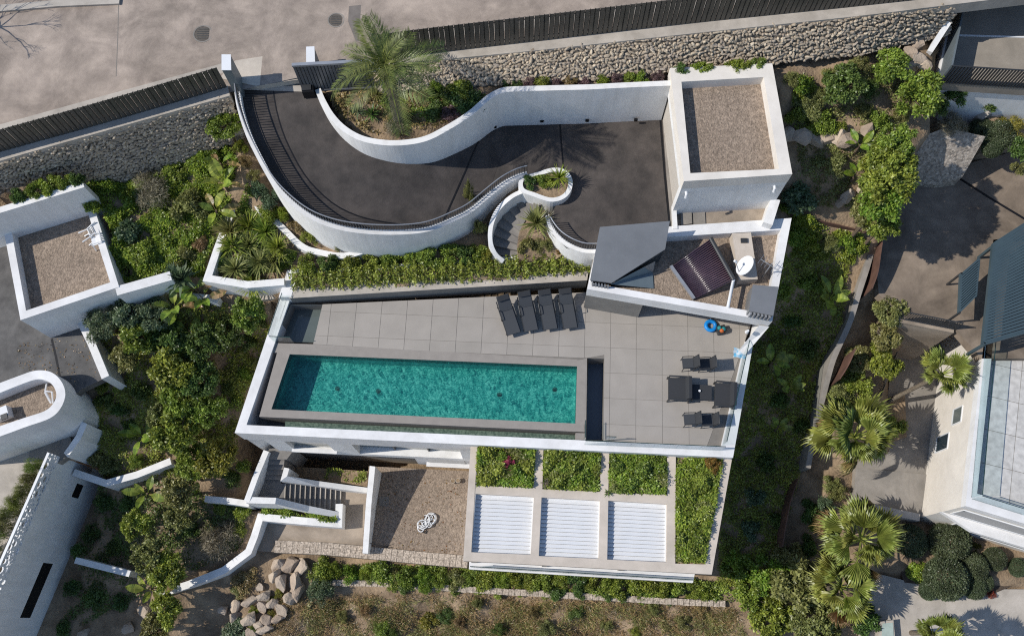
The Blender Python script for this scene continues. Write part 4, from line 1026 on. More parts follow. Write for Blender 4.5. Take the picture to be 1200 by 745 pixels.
for k in range(33):
    p, q = cps[k], cps[k+1]; d = (q-p); n = Vector((-d.y, d.x, 0)).normalized(); g = d*.03
    for s0, s1 in ((-.3, random.uniform(-.05, .08)),):
        for u0, u1 in ((s0, s1), (s1+.012, .3)):
            b = MB(); zz = -7.098; b.prism([p+g+n*u0, q-g*random.uniform(0, 1.5)+n*u0, q-g*random.uniform(0, 1.5)+n*u1, p+g+n*u1], zz, zz+.04+random.uniform(0, .02)); b.build('coping_stone', coping_stone, cw)
ls = thing('lower_stair', P(365, 580, -7.2), 'straight grey concrete stair rising left beside the gravel court', 'stairs')
NSTP = 12; s_t = .165
for k in range(NSTP):
    t0, t1 = k/NSTP, (k+1)/NSTP; z = ZC+s_t*(k+1)
    a0, a1 = 400-71*t0, 400-71*t1
    pts = [P(a0, 571-5*t0, z), P(a0-1, 598-9*t0, z), P(a1-1, 598-9*t1, z), P(a1, 571-5*t1, z)]
    b = MB(); b.prism(pts, -7.6, z); so_ = b.build('step', step_m, ls)
    b = MB(); pp_ = [pts[0], pts[1], pts[1].lerp(pts[2], .2), pts[0].lerp(pts[3], .2)]; b.prism(pp_, z+.0005, z+.008); b.build('nosing', concrete_pale, so_)
zl = ZC+s_t*NSTP
b = MB(); b.prism([P(329, 566, zl), P(328, 589, zl), P(296, 586, zl), P(304, 562, zl), P(330, 562, zl)], -7.6, zl-.004); b.build('landing', step_m, ls)
for k in range(4):
    z = zl+.16*(k+1); y0, y1 = 562-6*k, 562-6*(k+1)
    b = MB(); b.prism([P(304+(562-y0)*.35, y0, z), P(331+(562-y0)*.1, y0, z), P(331+(562-y1)*.1, y1, z), P(304+(562-y1)*.35, y1, z)], -7.6, z); b.build('step', step_m, ls)
b = MB(); z = zl+.16*5; b.prism([P(311, 538, z), P(336, 538, z), P(345, 526, z), P(316, 524, z)], -7.6, z); b.build('landing', step_m, ls)
def wwall(pts, w, zb, label, m=white, name='garden_wall', cat='wall', sm=0):
    q = [P(*p) for p in pts]
    if sm: q = catmull(q, sm)
    t = thing(name, V(q[len(q)//2], zb if not isinstance(zb, list) else min(zb)), label, cat)
    b = MB(); b.wall(q, w, zb); b.build('wall', m, t); return t
wwall([(312, 528, -4.0), (300, 557, -4.0), (289, 587, -4.2)], .28, -7.6, 'white side wall left of the lower stair landing')
wwall([(288.5, 585.5, -4.2), (323, 586.5, -4.25), (362, 596, -5.6), (399, 603.5, -6.4)], .3, -7.7, 'white sloping wall below the lower stair flight')
wwall([(336, 548, -4.6), (332.5, 560.5, -4.6), (374, 566.5, -5.9), (430, 574, -6.6)], .26, -7.7, 'white sloping wall between lower stair and planter bed')
b = MB(); b.prism(px([(338, 546), (432, 552), (430, 570), (378, 563), (337, 556)], -6.8), -7.6, -6.8); struct('planter_soil', b, soil, 'brown earth in the narrow bed under the window')
wwall([(436.5, 546, -4.9), (432, 590, -5.6), (428, 648, -6.45)], .28, -7.7, 'white sloping wall between stair and gravel court')
wwall([(397.5, 590, -6.35), (396.5, 613.5, -6.35), (360, 610.5, -6.2), (305, 605.5, -6.2), (298, 628, -6.35), (291, 646, -6.5), (262, 668, -6.75), (222, 684, -7.), (186, 696, -7.1)], .36, -8.8, 'long white garden wall bending round the small shrub bed')
wwall([(240, 584, -5.3), (268, 586.5, -5.3), (292, 590, -5.3)], .3, -7., 'short white wall left of the lower stair')
# low stone edging in front of the hedge row
lw = thing('low_stone_wall', P(600, 700, -8.6), 'long low tan stone edging below the shrub row', 'wall')
lp = resample(catmull([P(x, y, -7.85) for x, y in ((366, 682), (450, 684), (560, 691), (680, 698), (780, 704), (850, 707))], 6), 70)
b = MB(); b.wall(lp, .26, -9.); b.build('wall', concrete_warm, lw)
for k in range(69):
    p, q = lp[k], lp[k+1]; d = q-p; n = Vector((-d.y, d.x, 0)).normalized(); g = d*.04
    b = MB(); b.prism([p+g-n*random.uniform(.14, .17), q-g-n*random.uniform(.14, .17), q-g+n*random.uniform(.13, .17), p+g+n*.15], -7.848, -7.80+random.uniform(0, .03)); b.build('coping_stone', coping_stone, lw)

# ================================================================== garden walls on the left
wwall([(277, 176, 1.9), (287, 198, 1.8), (303, 244, 1.6), (326, 262, 1.5), (352, 287, 1.45), (372, 295, 1.4), (403, 299.5, 1.4), (428, 293, 1.4), (446, 288.5, 1.4)], .28, -.2, 'white curved planting wall following the outside of the driveway', sm=5)
wwall([(287, 200, 1.55), (270, 250, 1.35), (255, 290, 1.2), (243, 326, 1.05), (290, 333.5, 1.), (333, 330, 1.)], .34, -1.6, 'white angled wall of the bed with spiky rosette plants')
wwall([(198, 344, -.1), (246, 349, -.1), (256, 352, -.1)], .3, -1.6, 'low white wall under the rosette plant bed')
b = MB(); b.prism(px([(292, 342), (318, 322), (337, 322), (332, 349), (300, 352)], -.2), -1.5, -.2); struct('landing_slab', b, concrete_pale, 'grey landing slab beside the villa corner')
b = MB()
# ---- left neighbour garage
lg = thing('neighbour_garage', P(60, 396, -1), 'white neighbour garage with square gravel roof on the left', 'garage')
lo = px([(4, 268), (107, 233), (139.5, 336), (24, 375)], 1.86)
li = px([(17, 267), (104, 240), (133, 334), (33.5, 366)], 1.86)
li = [lo[0].lerp(lo[2], .075), lo[1].lerp(lo[3], .075), lo[2].lerp(lo[0], .075), lo[3].lerp(lo[1], .075)]
rim(lo, li, 1.2, 1.86, 'parapet', white_top, lg)
b = MB(); b.prism(li, 1.0, 1.3); b.build('roof_gravel', gravel_m, lg)
b = MB(); b.wall([V(lo[0], 1.198), V(lo[3], 1.198), V(lo[2], 1.198)], .3, -1.3, off=.16); b.build('wall', white, lg)
b = MB(); b.wall([V(lo[2], 1.199), V(lo[1], 1.199), V(lo[0], 1.199)], .3, -1.3, off=.16); b.build('wall', white, lg)
wwall([(-70, 268, 3.75), (0, 246, 3.75), (98, 216, 3.75)], .3, .9, 'high white wall behind the gravel roof of the left garage')
wwall([(136, 341, 1.84), (200, 323, 1.6)], .45, -1.5, 'white wall running right from the left garage roof')
b = MB(); b.prism(left_drive, -1.5, -1.); struct('neighbour_drive', b, drive_l, 'grey stained concrete drive of the left neighbour')
line_strip([P(60.5, 397, -.995), P(65.5, 418, -.995), P(70, 441, -.995)], .1, black_m, 'drain_channel', 'dark drain across the left neighbour drive')
wwall([(92, 371, -.45), (107, 402, -.45), (123.5, 442, -.45)], .36, -3.5, 'white kerb wall along the left neighbour drive')
# ---- rounded neighbour building
rb = thing('rounded_building', P(60, 520, -4), 'white building with rounded end and sunken gravel roof at left', 'building')
ZR = .25
ro_ = [P(x, y, ZR) for x, y in ((-60, 470), (-20, 456), (20, 441), (42, 434), (60, 436), (72, 447), (76.5, 462), (71, 478), (58, 490), (30, 500), (0, 511), (-60, 532))]
ri_ = [P(x, y, ZR) for x, y in ((-60, 482), (-20, 468), (20, 452), (42, 444.5), (55, 446), (63, 453), (66, 463), (62, 473), (52, 481.5), (28, 489.5), (0, 499), (-60, 520))]
ro_ = catmull(ro_, 5); ri_ = catmull(ri_, 5)
def rim_open(outer, inner, z0, z1, name, m, parent):
    b = MB(); n = len(outer)
    vs = [V(p, z1) for p in outer]+[V(p, z1) for p in inner]+[V(p, z0) for p in outer]+[V(p, z0) for p in inner]; fs = []
    for i in range(n-1):
        j = i+1; fs += [[i, j, n+j, n+i], [i, 2*n+i, 2*n+j, j], [n+i, n+j, 3*n+j, 3*n+i], [2*n+i, 3*n+i, 3*n+j, 2*n+j]]
    b.add(vs, fs); return b.build(name, m, parent)
rim_open(ro_, ri_, -1., ZR, 'parapet', white_top, rb)
b = MB(); b.prism(ri_, -.8, -.55); b.build('roof_gravel', gravel_m, rb)
b = MB(); b.wall([V(p, -1.002) for p in ro_], .3, -7.2, off=-.16 if True else 0); b.build('wall', white, rb)
ar = thing('roof_bracket', P(58, 470, -.55), 'white folding metal bracket on the rounded roof', 'bracket')
b = MB(); b.tube([P(55, 447, -.5), P(53, 458, .0)], .04, 6); b.build('arm', white_metal, ar)
b = MB(); b.tube([P(53, 458, .0), P(61, 459, .0), P(62, 472, -.3)], .035, 6); b.build('arm', white_metal, ar)
b = MB(); b.tube([P(53, 459, -.1), P(60, 472, -.45)], .06, 6); b.build('arm', white_metal, ar)
ub = thing('roof_unit', P(4, 485, -.55), 'small white machine box on the rounded gravel roof', 'machine')
b = MB(); b.box(P(3, 485, -.3), (.7, .5, .5), .4); b.build('casing', white_metal, ub)
b = MB(); b.box(P(5, 488, -.02), (.3, .25, .08), .4); b.build('cap', dark_metal, ub)
# ---- left terrace, lattice wall and tall white wall
ZT = -3.1
b = MB(); b.prism(px([(-120, 520), (75, 525), (66, 540), (40, 575), (0, 650), (-120, 860)], ZT), -4.2, ZT); struct('neighbour_terrace', b, concrete_pale, 'pale neighbour terrace at the lower left')
tw = thing('terrace_wall', P(60, 640, -7), 'tall white wall below the lattice parapet at lower left', 'wall')
t0, t1 = P(71, 535, ZT), P(-6, 712, ZT)
b0, b1 = V(t0, -7.3), V(t1, -7.3)
tdir = (t1-t0).normalized(); tn = Vector((-tdir.y, tdir.x, 0)); tn = tn if tn.x > 0 else -tn
b = MB(); b.prism([t0, t0+tdir*22, t0+tdir*22-tn*.35, t0-tn*.35], -8.8, ZT+.05); b.build('wall', white, tw)
b = MB(); b.prism([t0+tdir*8.2, t0+tdir*22, t0+tdir*22-tn*.4, t0+tdir*8.2-tn*.4], ZT+.052, ZT+1.05); b.build('parapet', white_top, tw)
for u0, u1, z0, z1 in ((.95, 1.65, -6.5, -5.75), (5.0, 7.7, -6.75, -5.75)):
    b = MB(); b.prism([t0+tdir*u0+tn*.004, t0+tdir*u1+tn*.004, t0+tdir*u1-tn*.1, t0+tdir*u0-tn*.1], z0, z1); b.build('window', black_m, tw)
# lattice screen: white panels pierced by round and oval openings
la = thing('lattice_screen', V(t0, ZT), 'white pierced lattice parapet above the tall wall at lower left', 'screen')
def lattice_panel(L_, H_, rnd):
    nu, nv = int(L_/.04), int(H_/.04)
    holes = []
    for _ in range(420):
        r = rnd.choice((.17, .13, .10, .07, .05)); c = (rnd.uniform(0, L_), rnd.uniform(.08, H_-.08))
        if r < c[1] < H_-r and all(math.hypot(c[0]-h[0], c[1]-h[1]) > r+h[2]+.035 for h in holes): holes.append((*c, r))
    cells = []
    for i in range(nu):
        for j in range(nv):
            u, v = (i+.5)*L_/nu, (j+.5)*H_/nv
            if not any(math.hypot(u-h[0], v-h[1]) < h[2] for h in holes): cells.append((i, j))
    return nu, nv, cells
NP = 5; LL = 8.2/NP
for k in range(NP):
    nu, nv, cells = lattice_panel(LL, 1.05, random.Random(k+5)); b = MB(); base = t0+tdir*(k*LL)
    idm = {}
    def vid(i, j, s):
        if (i, j, s) not in idm:
            p = base+tdir*(i*LL/nu)-tn*(.0 if s == 0 else .06); idm[(i, j, s)] = len(b.v); b.v.append(V(p, ZT+.052+1.05*j/nv))
        return idm[(i, j, s)]
    cs = set(cells)
    for i, j in cells:
        b.f.append([vid(i, j, 0), vid(i+1, j, 0), vid(i+1, j+1, 0), vid(i, j+1, 0)]); b.f.append([vid(i, j, 1), vid(i, j+1, 1), vid(i+1, j+1, 1), vid(i+1, j, 1)])
        for (di_, dj_), (p0, p1) in (((1, 0), ((i+1, j), (i+1, j+1))), ((-1, 0), ((i, j+1), (i, j))), ((0, 1), ((i+1, j+1), (i, j+1))), ((0, -1), ((i, j), (i+1, j)))):
            if (i+di_, j+dj_) not in cs: b.f.append([vid(*p0, 0), vid(*p1, 0), vid(*p1, 1), vid(*p0, 1)])
    b.build('lattice_panel', white_metal, la)
b = MB(); b.prism([t0+tn*.02, t0+tdir*8.2+tn*.02, t0+tdir*8.2-tn*.1, t0-tn*.1], ZT+1.104, ZT+1.15); b.build('top_rail', white_metal, la)
# return wall beside the rounded building
wwall([(77, 533, -2.9), (92, 512, -2.4), (99, 495, -2.2)], .3, -7.4, 'white link wall between rounded building and lattice screen')
wwall([(86, 553, -4.7), (124, 566, -4.7), (160, 556, -4.6), (200, 540, -4.4)], .34, -6.6, 'white wall stepping through the left slope above', sm=0)
wwall([(88, 656, -6.1), (120, 664, -6.1), (152, 672, -6.1)], .3, -8., 'lower white wall across the shaded left slope')
b = MB(); b.prism(px([(40, 515), (82, 508), (86, 530), (60, 548), (30, 548)], -3.1), -3.6, -3.06); struct('entrance_floor', b, concrete, 'grey shaded floor under the rounded building')
# ================================================================== right side
b = MB(); b.prism(right_yard, -1.6, -1.); struct('right_yard', b, yard_brown, 'brown blotchy concrete yard of the right neighbour')
line_strip([P(1118, 205, -.994), P(1160, 232, -.994), P(1210, 262, -.994)], .12, black_m, 'drain_channel', 'dark drain crossing the right neighbour yard')
b = MB(); rz = [1.6, 2.2, 1.9, .0, -.7, -.7]
rp_px = [(1064, 166), (1108, 150), (1155, 160), (1128, 207), (1098, 217), (1074, 215)]
rpts = [P(a, c, z) for (a, c), z in zip(rp_px, rz)]
b.prism(rpts, -1.8, rz); struct('stone_ramp', b, mat('ramp_stone', (.42, .37, .31), (.26, .22, .185), scale=7, rough=.9, bump=.05, bscale=9, speck=.5), 'rough stone paved ramp above the right yard')
rw = thing('ramp_wall', P(1074, 190, -1), 'dark concrete side wall beside the stone ramp', 'wall')
b = MB(); b.wall([P(1056, 205, .2), P(1068, 190, .9), P(1076, 182, 1.3)], .3, -1.3); b.build('wall', concrete, rw)
# retaining edge between garden and yard
wwall([(1029, 257, .1), (1020, 300, -.4), (1006, 345, -1.), (995, 380, -1.8), (977, 420, -2.6), (966, 460, -3.5), (956, 500, -4.3), (947, 548, -5.)], .26, -9., 'grey winding concrete retaining wall beside the right yard', m=concrete, sm=4)
def corten_panel(pts, h, label):
    q = catmull([P(*p) for p in pts], 4); t = thing('rusty_fence', q[0]-Vector((0, 0, h)), label, 'fence', 'rusty sheet fences'); n = len(q)
    for i in range(n-1):
        b = MB(); d = (q[i+1]-q[i])*.01; b.wall([q[i]+d, q[i+1]-d], .05, [q[i].z-h, q[i+1].z-h]); b.build('panel', corten, t)
corten_panel([(1040, 248, .9), (1033, 290, .5), (1029, 318, .1), (1022, 338, -.1)], 1.9, 'rusty brown sheet fence along the left edge of the right yard')
corten_panel([(1003, 408, -1.4), (994, 428, -1.8), (984, 444, -2.2)], 1.9, 'short rusty brown sheet fence beside the olive bushes')
corten_panel([(925, 247, 1.4), (955, 257, 1.1), (985, 264, .8), (1016, 272, .6)], .5, 'low rusty brown edging strip across the upper right garden')
corten_panel([(936, 560, -5.), (926, 590, -5.4), (917, 640, -5.9)], 1.4, 'dark brown sheet edging in the deep shade of the right garden')
# rail and wall down to the patio
yr = thing('yard_railing', P(1085, 380, -1), 'black metal railing at the end of the right yard', 'railing')
r0, r1 = P(1057, 374, -1.), P(1118, 386, -1.)
for k in range(24):
    p = r0.lerp(r1, k/23); b = MB(); b.box(p+Vector((0, 0, .5)), (.03, .03, 1.)); b.build('baluster', dark_metal, yr)
for dz in (1., .06):
    b = MB(); b.tube([r0+Vector((0, 0, dz)), r1+Vector((0, 0, dz))], .03, 6); b.build('rail', dark_metal, yr)
wwall([(1046, 372, -1.03), (1057, 374.5, -1.03), (1118, 386.5, -1.03)], .3, -6.4, 'retaining wall under the black yard railing, toned down for shade', m=concrete_warm)  # darker concrete than its own beige, in place of missing shade
b = MB(); b.prism(right_patio, -6.6, -6.); struct('right_patio', b, concrete, 'sunken grey patio beside the right villa')
sr = thing('patio_railing', P(1030, 450, -4.8), 'dark slatted railing along the sunken patio', 'railing')
r0, r1 = P(1050, 398, -5.2), P(1024, 468, -5.2)
for k in range(30):
    p = r0.lerp(r1, k/29); b = MB(); b.box(p+Vector((0, 0, .5)), (.03, .03, 1.)); b.build('baluster', dark_metal, sr)
b = MB(); b.tube([r0+Vector((0, 0, 1.)), r1+Vector((0, 0, 1.))], .03, 6); b.build('rail', dark_metal, sr)
wwall([(1052, 396, -5.2), (1024, 470, -5.2)], .25, -6.8, 'low wall under the slatted patio railing', m=concrete)
b = MB(); b.prism(px([(1033, 470), (1060, 462), (1062, 512), (1036, 520)], -5.8), -6.4, -5.75); struct('patio_bed', b, soil, 'dark earth bed in the sunken patio')
# ---- right villa
rv = thing('right_villa', P(1100, 600, -6.5), 'cream walled villa with glass edged terrace at the right edge', 'villa')
ZV = -1.
ro2 = px([(1164, 281), (1153, 400), (1131.5, 592.5), (1290, 640), (1400, 250)], ZV)
ri2 = px([(1172, 285), (1164, 400), (1145, 578), (1290, 622), (1390, 262)], ZV)
rim(ro2, ri2, ZV-.5, ZV, 'parapet', white_top, rv)
b = MB(); b.wall([V(ro2[0], ZV-.502), V(ro2[1], ZV-.502), V(ro2[2], ZV-.502), V(ro2[3], ZV-.502)], .35, -7.3, off=.18); b.build('wall', cream, rv)
b = MB(); b.prism(ri2, ZV-.9, ZV-.42); tb = b.build('terrace_bed', joint_m, rv)
ta = px([(1158, 400), (1143, 585), (1300, 625), (1320, 380)], ZV-.42)
a1_ = (ri2[2]-ri2[1]); a1_.z = 0; a1_.normalize(); a2_ = Vector((-a1_.y, a1_.x, 0))
add_tiles(ta, tb, V(P(1157, 425, ZV-.42), 0), a1_, a2_, (1.62, 1.62), .012, ZV-.418, ZV-.40, piece_mat('pale_terrace_stone', [(.50, .48, .45), (.56, .54, .51), (.53, .51, .48)], rough=.6, bump=.002, bscale=12))
panes(P(1155, 402, ZV), P(1138.5, 583, ZV), 1.05, 4, m=glass_t, z0=ZV, parent=rv)
panes(P(1138.5, 584, ZV), P(1290, 631, ZV), 1.05, 5, m=glass_t, z0=ZV, parent=rv)
# windows in the west and south walls
def wallwin(a, b_, z0, z1, u0, u1, parent, m, nm='window', prod=.006):
    d = (b_-a); d.z = 0; ln = d.length; d.normalize(); n = Vector((d.y, -d.x, 0))
    if n.dot(Vector((0, 5, 0))-a) < 0: n = -n
    bb = MB(); bb.prism([V(a+d*u0*ln+n*prod, 0), V(a+d*u1*ln+n*prod, 0), V(a+d*u1*ln-n*.1, 0), V(a+d*u0*ln-n*.1, 0)], z0, z1); o = bb.build(nm, m, parent)
    for k, (p0, p1, q0_, q1_) in enumerate(((u0-.004, u0+.003, z0, z1), (u1-.003, u1+.004, z0, z1), (u0, u1, z1-.04, z1+.03), (u0, u1, z0-.06, z0+.02))):
        bb = MB(); bb.prism([V(a+d*p0*ln+n*(prod+.03), 0), V(a+d*p1*ln+n*(prod+.03), 0), V(a+d*p1*ln-n*.05, 0), V(a+d*p0*ln-n*.05, 0)], q0_, q1_); bb.build('window_frame', white_metal if nm == 'window' else dark_metal, o)
wallwin(ro2[1], ro2[2], -5.1, -3.7, .50, .60, rv, dark_glass)
wallwin(ro2[1], ro2[2], -3.5, -2.5, .36, .46, rv, light_glass)
wallwin(ro2[2], ro2[3], -3.2, -1.8, .05, .95, rv, dark_glass)
wallwin(ro2[2], ro2[3], -6.2, -4.2, .22, .95, rv, light_glass)
b = MB(); sd_ = (ro2[3]-ro2[2]); sd_.z = 0; sd_.normalize(); sn = Vector((sd_.y, -sd_.x, 0)); sn = sn if sn.y < 0 else -sn
b.prism([ro2[2]-sd_*.05, ro2[3], ro2[3]+sn*.5, ro2[2]+sn*.5+sd_*1.5], -3.75, -3.45); b.build('ledge', white_top, rv)
# louvred pergola of the right villa
lr = thing('slatted_pergola', P(1180, 340, -1), 'dark teal grey slatted pergola roof of the right villa', 'pergola')
ZL = .9
c0, c1, c2, c3 = P(1166, 285, ZL), P(1153.5, 402, ZL), P(1260, 372, ZL), P(1275, 215, ZL)
for k in range(34):
    t_ = (k+.5)/34; p, q = c0.lerp(c1, t_), c3.lerp(c2, t_)
    b = MB(); b.wall([p, q], .105, ZL-.1); b.build('slat', teal_slat, lr)
for p, q in ((c0, c1), (c1, c2), (c0, c3)):
    b = MB(); b.wall([V(p, ZL-.02), V(q, ZL-.02)], .14, ZL-.24); b.build('beam', teal_slat, lr)
for p in (c0, c1):
    b = MB(); b.box((p.x+.1, p.y, (ZL+ZV)/2-.1), (.12, .12, ZL-ZV-.1)); b.build('post', teal_slat, lr)
l2 = thing('slatted_canopy', P(1135, 340, -1), 'smaller dark slatted canopy against the right villa wall', 'canopy')
c0, c1, c2, c3 = P(1127, 320, .6), P(1125, 366, .6), P(1144, 347, .6), P(1148, 302, .6)
for k in range(14):
    t_ = (k+.5)/14; p, q = c0.lerp(c1, t_), c3.lerp(c2, t_); b = MB(); b.wall([p, q], .11, .5); b.build('slat', teal_slat, l2)
for p, q in ((c0, c1), (c3, c2)):
    b = MB(); b.wall([V(p, .58), V(q, .58)], .1, .4); b.build('beam', teal_slat, l2)
for p in (c0, c1):
    b = MB(); b.box((p.x, p.y, -.2), (.08, .08, 1.6)); b.build('post', dark_metal, l2)
b = MB(); b.prism(right_court, -7.4, -6.9); struct('right_court', b, concrete_pale, 'pale paved court at the lower right corner')
b = MB(); b.prism(px([(1000, 592), (1003, 548), (1090, 556), (1090, 608)], -5.9), -7.2, -5.9); o = struct('patio_deck', b, concrete, 'grey shaded patio deck below the cream wall')
wwall([(1000, 590, -5.5), (1040, 598, -5.5), (1078, 606, -5.5)], .35, -7.2, 'grey edge wall of the shaded patio deck', m=concrete_pale)
gb = thing('glass_box', P(1045, 735, -6.9), 'small pale glass topped box at the bottom edge', 'box')
b = MB(); b.prism(px([(1032, 728), (1047, 726), (1050, 760), (1030, 760)], -6.4), -6.9, -6.4); b.build('frame', concrete_pale, gb)
b = MB(); b.prism(px([(1034, 730), (1046, 729), (1048, 758), (1032, 758)], -6.4), -6.398, -6.37); b.build('lid', mat('pale_green_glass', (.4, .48, .44), rough=.1), gb)
# ---- upper right building
tr = thing('upper_building', P(1150, 50, 2), 'upper right building with concrete roof terrace and tall screens', 'building')
Z5 = 4.2
tp_ = px([(1100, 97), (1122, -8), (1300, -60), (1330, 112)], Z5)
b = MB(); b.prism(tp_, 3.6, Z5); b.build('terrace_floor', mat('roof_concrete', (.34, .30, .25), (.27, .24, .2), scale=1, rough=.9, stain=.2), tr)
b = MB(); b.prism([p.lerp(sum(tp_, Vector())/4, .03) for p in tp_], .5, 3.598); b.build('wall', white, tr)
b = MB(); b.wall([P(1122, -8, Z5+1.4), P(1100.5, 96.5, Z5+1.4)][::-1] if False else [V(tp_[1], Z5+1.4), V(tp_[0], Z5+1.4)], .08, Z5+.002); b.build('screen_panel', bluegrey, tr)
sc_ = []
for k in range(64):
    p = tp_[0].lerp(tp_[3], (k+.5)/64); b = MB(); b.box((p.x, p.y, Z5+.7), (.04, .07, 1.38)); b.build('screen_bar', dark_metal, tr)
for dz in (1.38, .05):
    b = MB(); b.tube([V(tp_[0], Z5+dz), V(tp_[3], Z5+dz)], .035, 6); b.build('screen_rail', dark_metal, tr)
b = MB(); b.prism(px([(1124, 41), (1300, 46), (1300, 47.5), (1124, 42.8)], Z5), Z5+.001, Z5+.03); b.build('floor_joint', white_metal, tr)
b = MB(); b.wall([V(tp_[0], Z5+.06)+Vector((-.08, -.08, 0)), V(tp_[1], Z5+.06)+Vector((-.08, 0, 0))], .14, 3.5); b.build('edge_trim', white_top, tr)
ub_ = thing('buttress', P(1160, 140, .5), 'slanting concrete buttress wall under the upper right building', 'wall')
b = MB(); b.prism([P(1143, 134, 1.5), P(1150, 142, 1.5), P(1185, 112, 3.), P(1172, 100, 3.)], -.5, [1.5, 1.5, 3., 3.]); b.build('wall', concrete_pale, ub_)
b = MB(); b.prism([P(1146, 141, 1.5), P(1153, 143, 1.3), P(1200, 104, 3.), P(1188, 104, 3.)], -.5, [1.4, 1.2, 2.9, 2.9]); b.build('footing', concrete, ub_)
ub2 = thing('buttress', P(1095, 50, 4), 'short white slanting wall at the corner of the upper building', 'wall')
b = MB(); b.prism([P(1088, 58, 5.), P(1094, 60, 5.), P(1113, 30, 5.8), P(1106, 28, 5.8)], 3.4, [4.9, 4.9, 6., 6.]); b.build('wall', white, ub2)

# ================================================================== terrace furniture
def copy_tree(o, parent=None):
    c = o.copy(); COL.objects.link(c); c.parent = parent; ORG[c] = ORG.get(o, Vector())
    if parent is not None: c.matrix_parent_inverse = o.matrix_parent_inverse.copy()
    for ch in o.children: copy_tree(ch, c)
    return c
def local_thing(name, label, cat, group=None): return thing(name, (0, 0, 0), label, cat, group)
def make_lounger():
    t = local_thing('sun_lounger', 'x', 'sun lounger', 'grey sun loungers by the pool')
    # head towards +y, back rest raised
    for s in (-1, 1):
        b = MB(); b.box((s*.32, -.05, .32), (.05, 1.75, .06)); b.build('side_rail', dark_metal, t)
        for y in (-.75, .62):
            b = MB(); b.tube([(s*.32, y, .3), (s*.34, y-.04*s*0, 0)], .022, 6); b.build('leg', dark_metal, t)
        b = MB(); b.tube([(s*.36, .35, .36), (s*.37, .33, .56), (s*.37, -.12, .56), (s*.36, -.16, .34)], .02, 6); b.build('arm', dark_metal, t)
    b = MB(); b.box((0, -.32, .37), (.6, 1.2, .05)); b.build('seat', charcoal_l, t)
    a = R_(38); c = Vector((0, .28, .38)); d = Vector((0, math.cos(a), math.sin(a)))*.78; n = Vector((0, -math.sin(a), math.cos(a)))*.045
    b = MB(); vs = []
    for x in (-.3, .3):
        for p in (c, c+d): vs += [p+Vector((x, 0, 0)), p+n+Vector((x, 0, 0))]
    b.add(vs, [[0, 2, 3, 1], [4, 5, 7, 6], [0, 1, 5, 4], [2, 6, 7, 3], [1, 3, 7, 5], [0, 4, 6, 2]]); b.build('backrest', charcoal_l, t)
    b = MB(); b.box(c+d*.86+n*1.9, (.52, .24, .09), 0, ('X', a)); b.build('head_cushion', charcoal, t)
    b = MB(); b.tube([c+d*.6-Vector((.25, 0, 0)), Vector((-.25, .62, .05))], .014, 5); b.build('prop', dark_metal, t)
    return t
lab = ['first grey sun lounger from the left, farthest from the pool house', 'second grey sun lounger from the left in the row', 'third grey sun lounger from the left in the row', 'rightmost grey sun lounger, next to the pool house wall']
proto = make_lounger()
heads = [((590, 352), (601, 386)), ((614.5, 346.5), (622, 383)), ((638, 343.5), (645, 382.5)), ((662, 342), (668.5, 381.5))]
for i, (h, f) in enumerate(heads):
    o = proto if i == 0 else copy_tree(proto)
    a, c = P(*h, .6), P(*f, .38); m = (a+c)/2; d = a-c
    o.location = (m.x, m.y, 0.002); o.rotation_euler = (0, 0, math.atan2(d.y, d.x)-math.pi/2); o['label'] = lab[i]
def make_chair():
    t = local_thing('armchair', 'x', 'chair', 'dark garden armchairs on the terrace')
    for x in (-.27, .27):
        for y in (-.26, .26):
            b = MB(); b.tube([(x, y, 0), (x*.98, y*.95, .62 if y < 0 else .42)], .018, 6); b.build('leg', dark_metal, t)
        b = MB(); b.tube([(x, -.28, .62), (x, .0, .64), (x, .26, .60)], .02, 6); b.build('arm', dark_metal, t)
    b = MB(); b.box((0, -.02, .42), (.5, .5, .035)); b.build('seat', charcoal_l, t)
    b = MB(); b.box((0, .33, .68), (.5, .035, .56), 0, ('X', -R_(16))); b.build('backrest', charcoal, t)
    b = MB(); b.tube([(-.27, .26, .42), (-.27, .42, .96), (.27, .42, .96), (.27, .26, .42)], .018, 6); b.build('back_frame', dark_metal, t)
    return t
pc = make_chair()
for i, (a, c, rz, lb) in enumerate(((806, 426.5, -88, 'dark armchair at upper left of the terrace seating group'), (825.5, 427.5, -88, 'dark armchair at upper right of the terrace seating group'),
        (808, 492, -88, 'dark armchair at lower left of the terrace seating group'), (828.5, 493, -88, 'dark armchair at lower right of the terrace seating group'))):
    o = pc if i == 0 else copy_tree(pc); p = P(a, c, .3); o.location = (p.x, p.y, .002); o.rotation_euler = (0, 0, R_(rz)); o['label'] = lb
def make_sofa(label, wdt, dep):
    t = local_thing('loveseat', label, 'sofa', 'dark loveseats on the terrace')
    for x in (-wdt/2, wdt/2):
        for y in (-dep/2, dep/2):
            b = MB(); b.box((x, y, .16), (.05, .05, .32)); b.build('leg', dark_metal, t)
        b = MB(); b.box((x, 0, .56), (.07, dep*.95, .04)); b.build('arm', dark_metal, t)
        for y in (-dep*.45, dep*.4):
            b = MB(); b.box((x, y, .44), (.04, .04, .22)); b.build('arm_post', dark_metal, t)
    b = MB(); b.box((0, -.03, .32), (wdt*.96, dep*.92, .06)); b.build('base', dark_metal, t)
    b = MB(); b.box((0, -.08, .41), (wdt*.9, dep*.78, .12)); b.build('seat_cushion', charcoal, t)
    b = MB(); b.box((0, dep*.42, .62), (wdt*.94, .14, .5), 0, ('X', -R_(14))); b.build('back_cushion', charcoal, t)
    return t
s1 = make_sofa('dark loveseat on the left side of the low terrace table', 1.08, .95); p = P(795, 456, .3); s1.location = (p.x, p.y, .002); s1.rotation_euler = (0, 0, R_(-93))
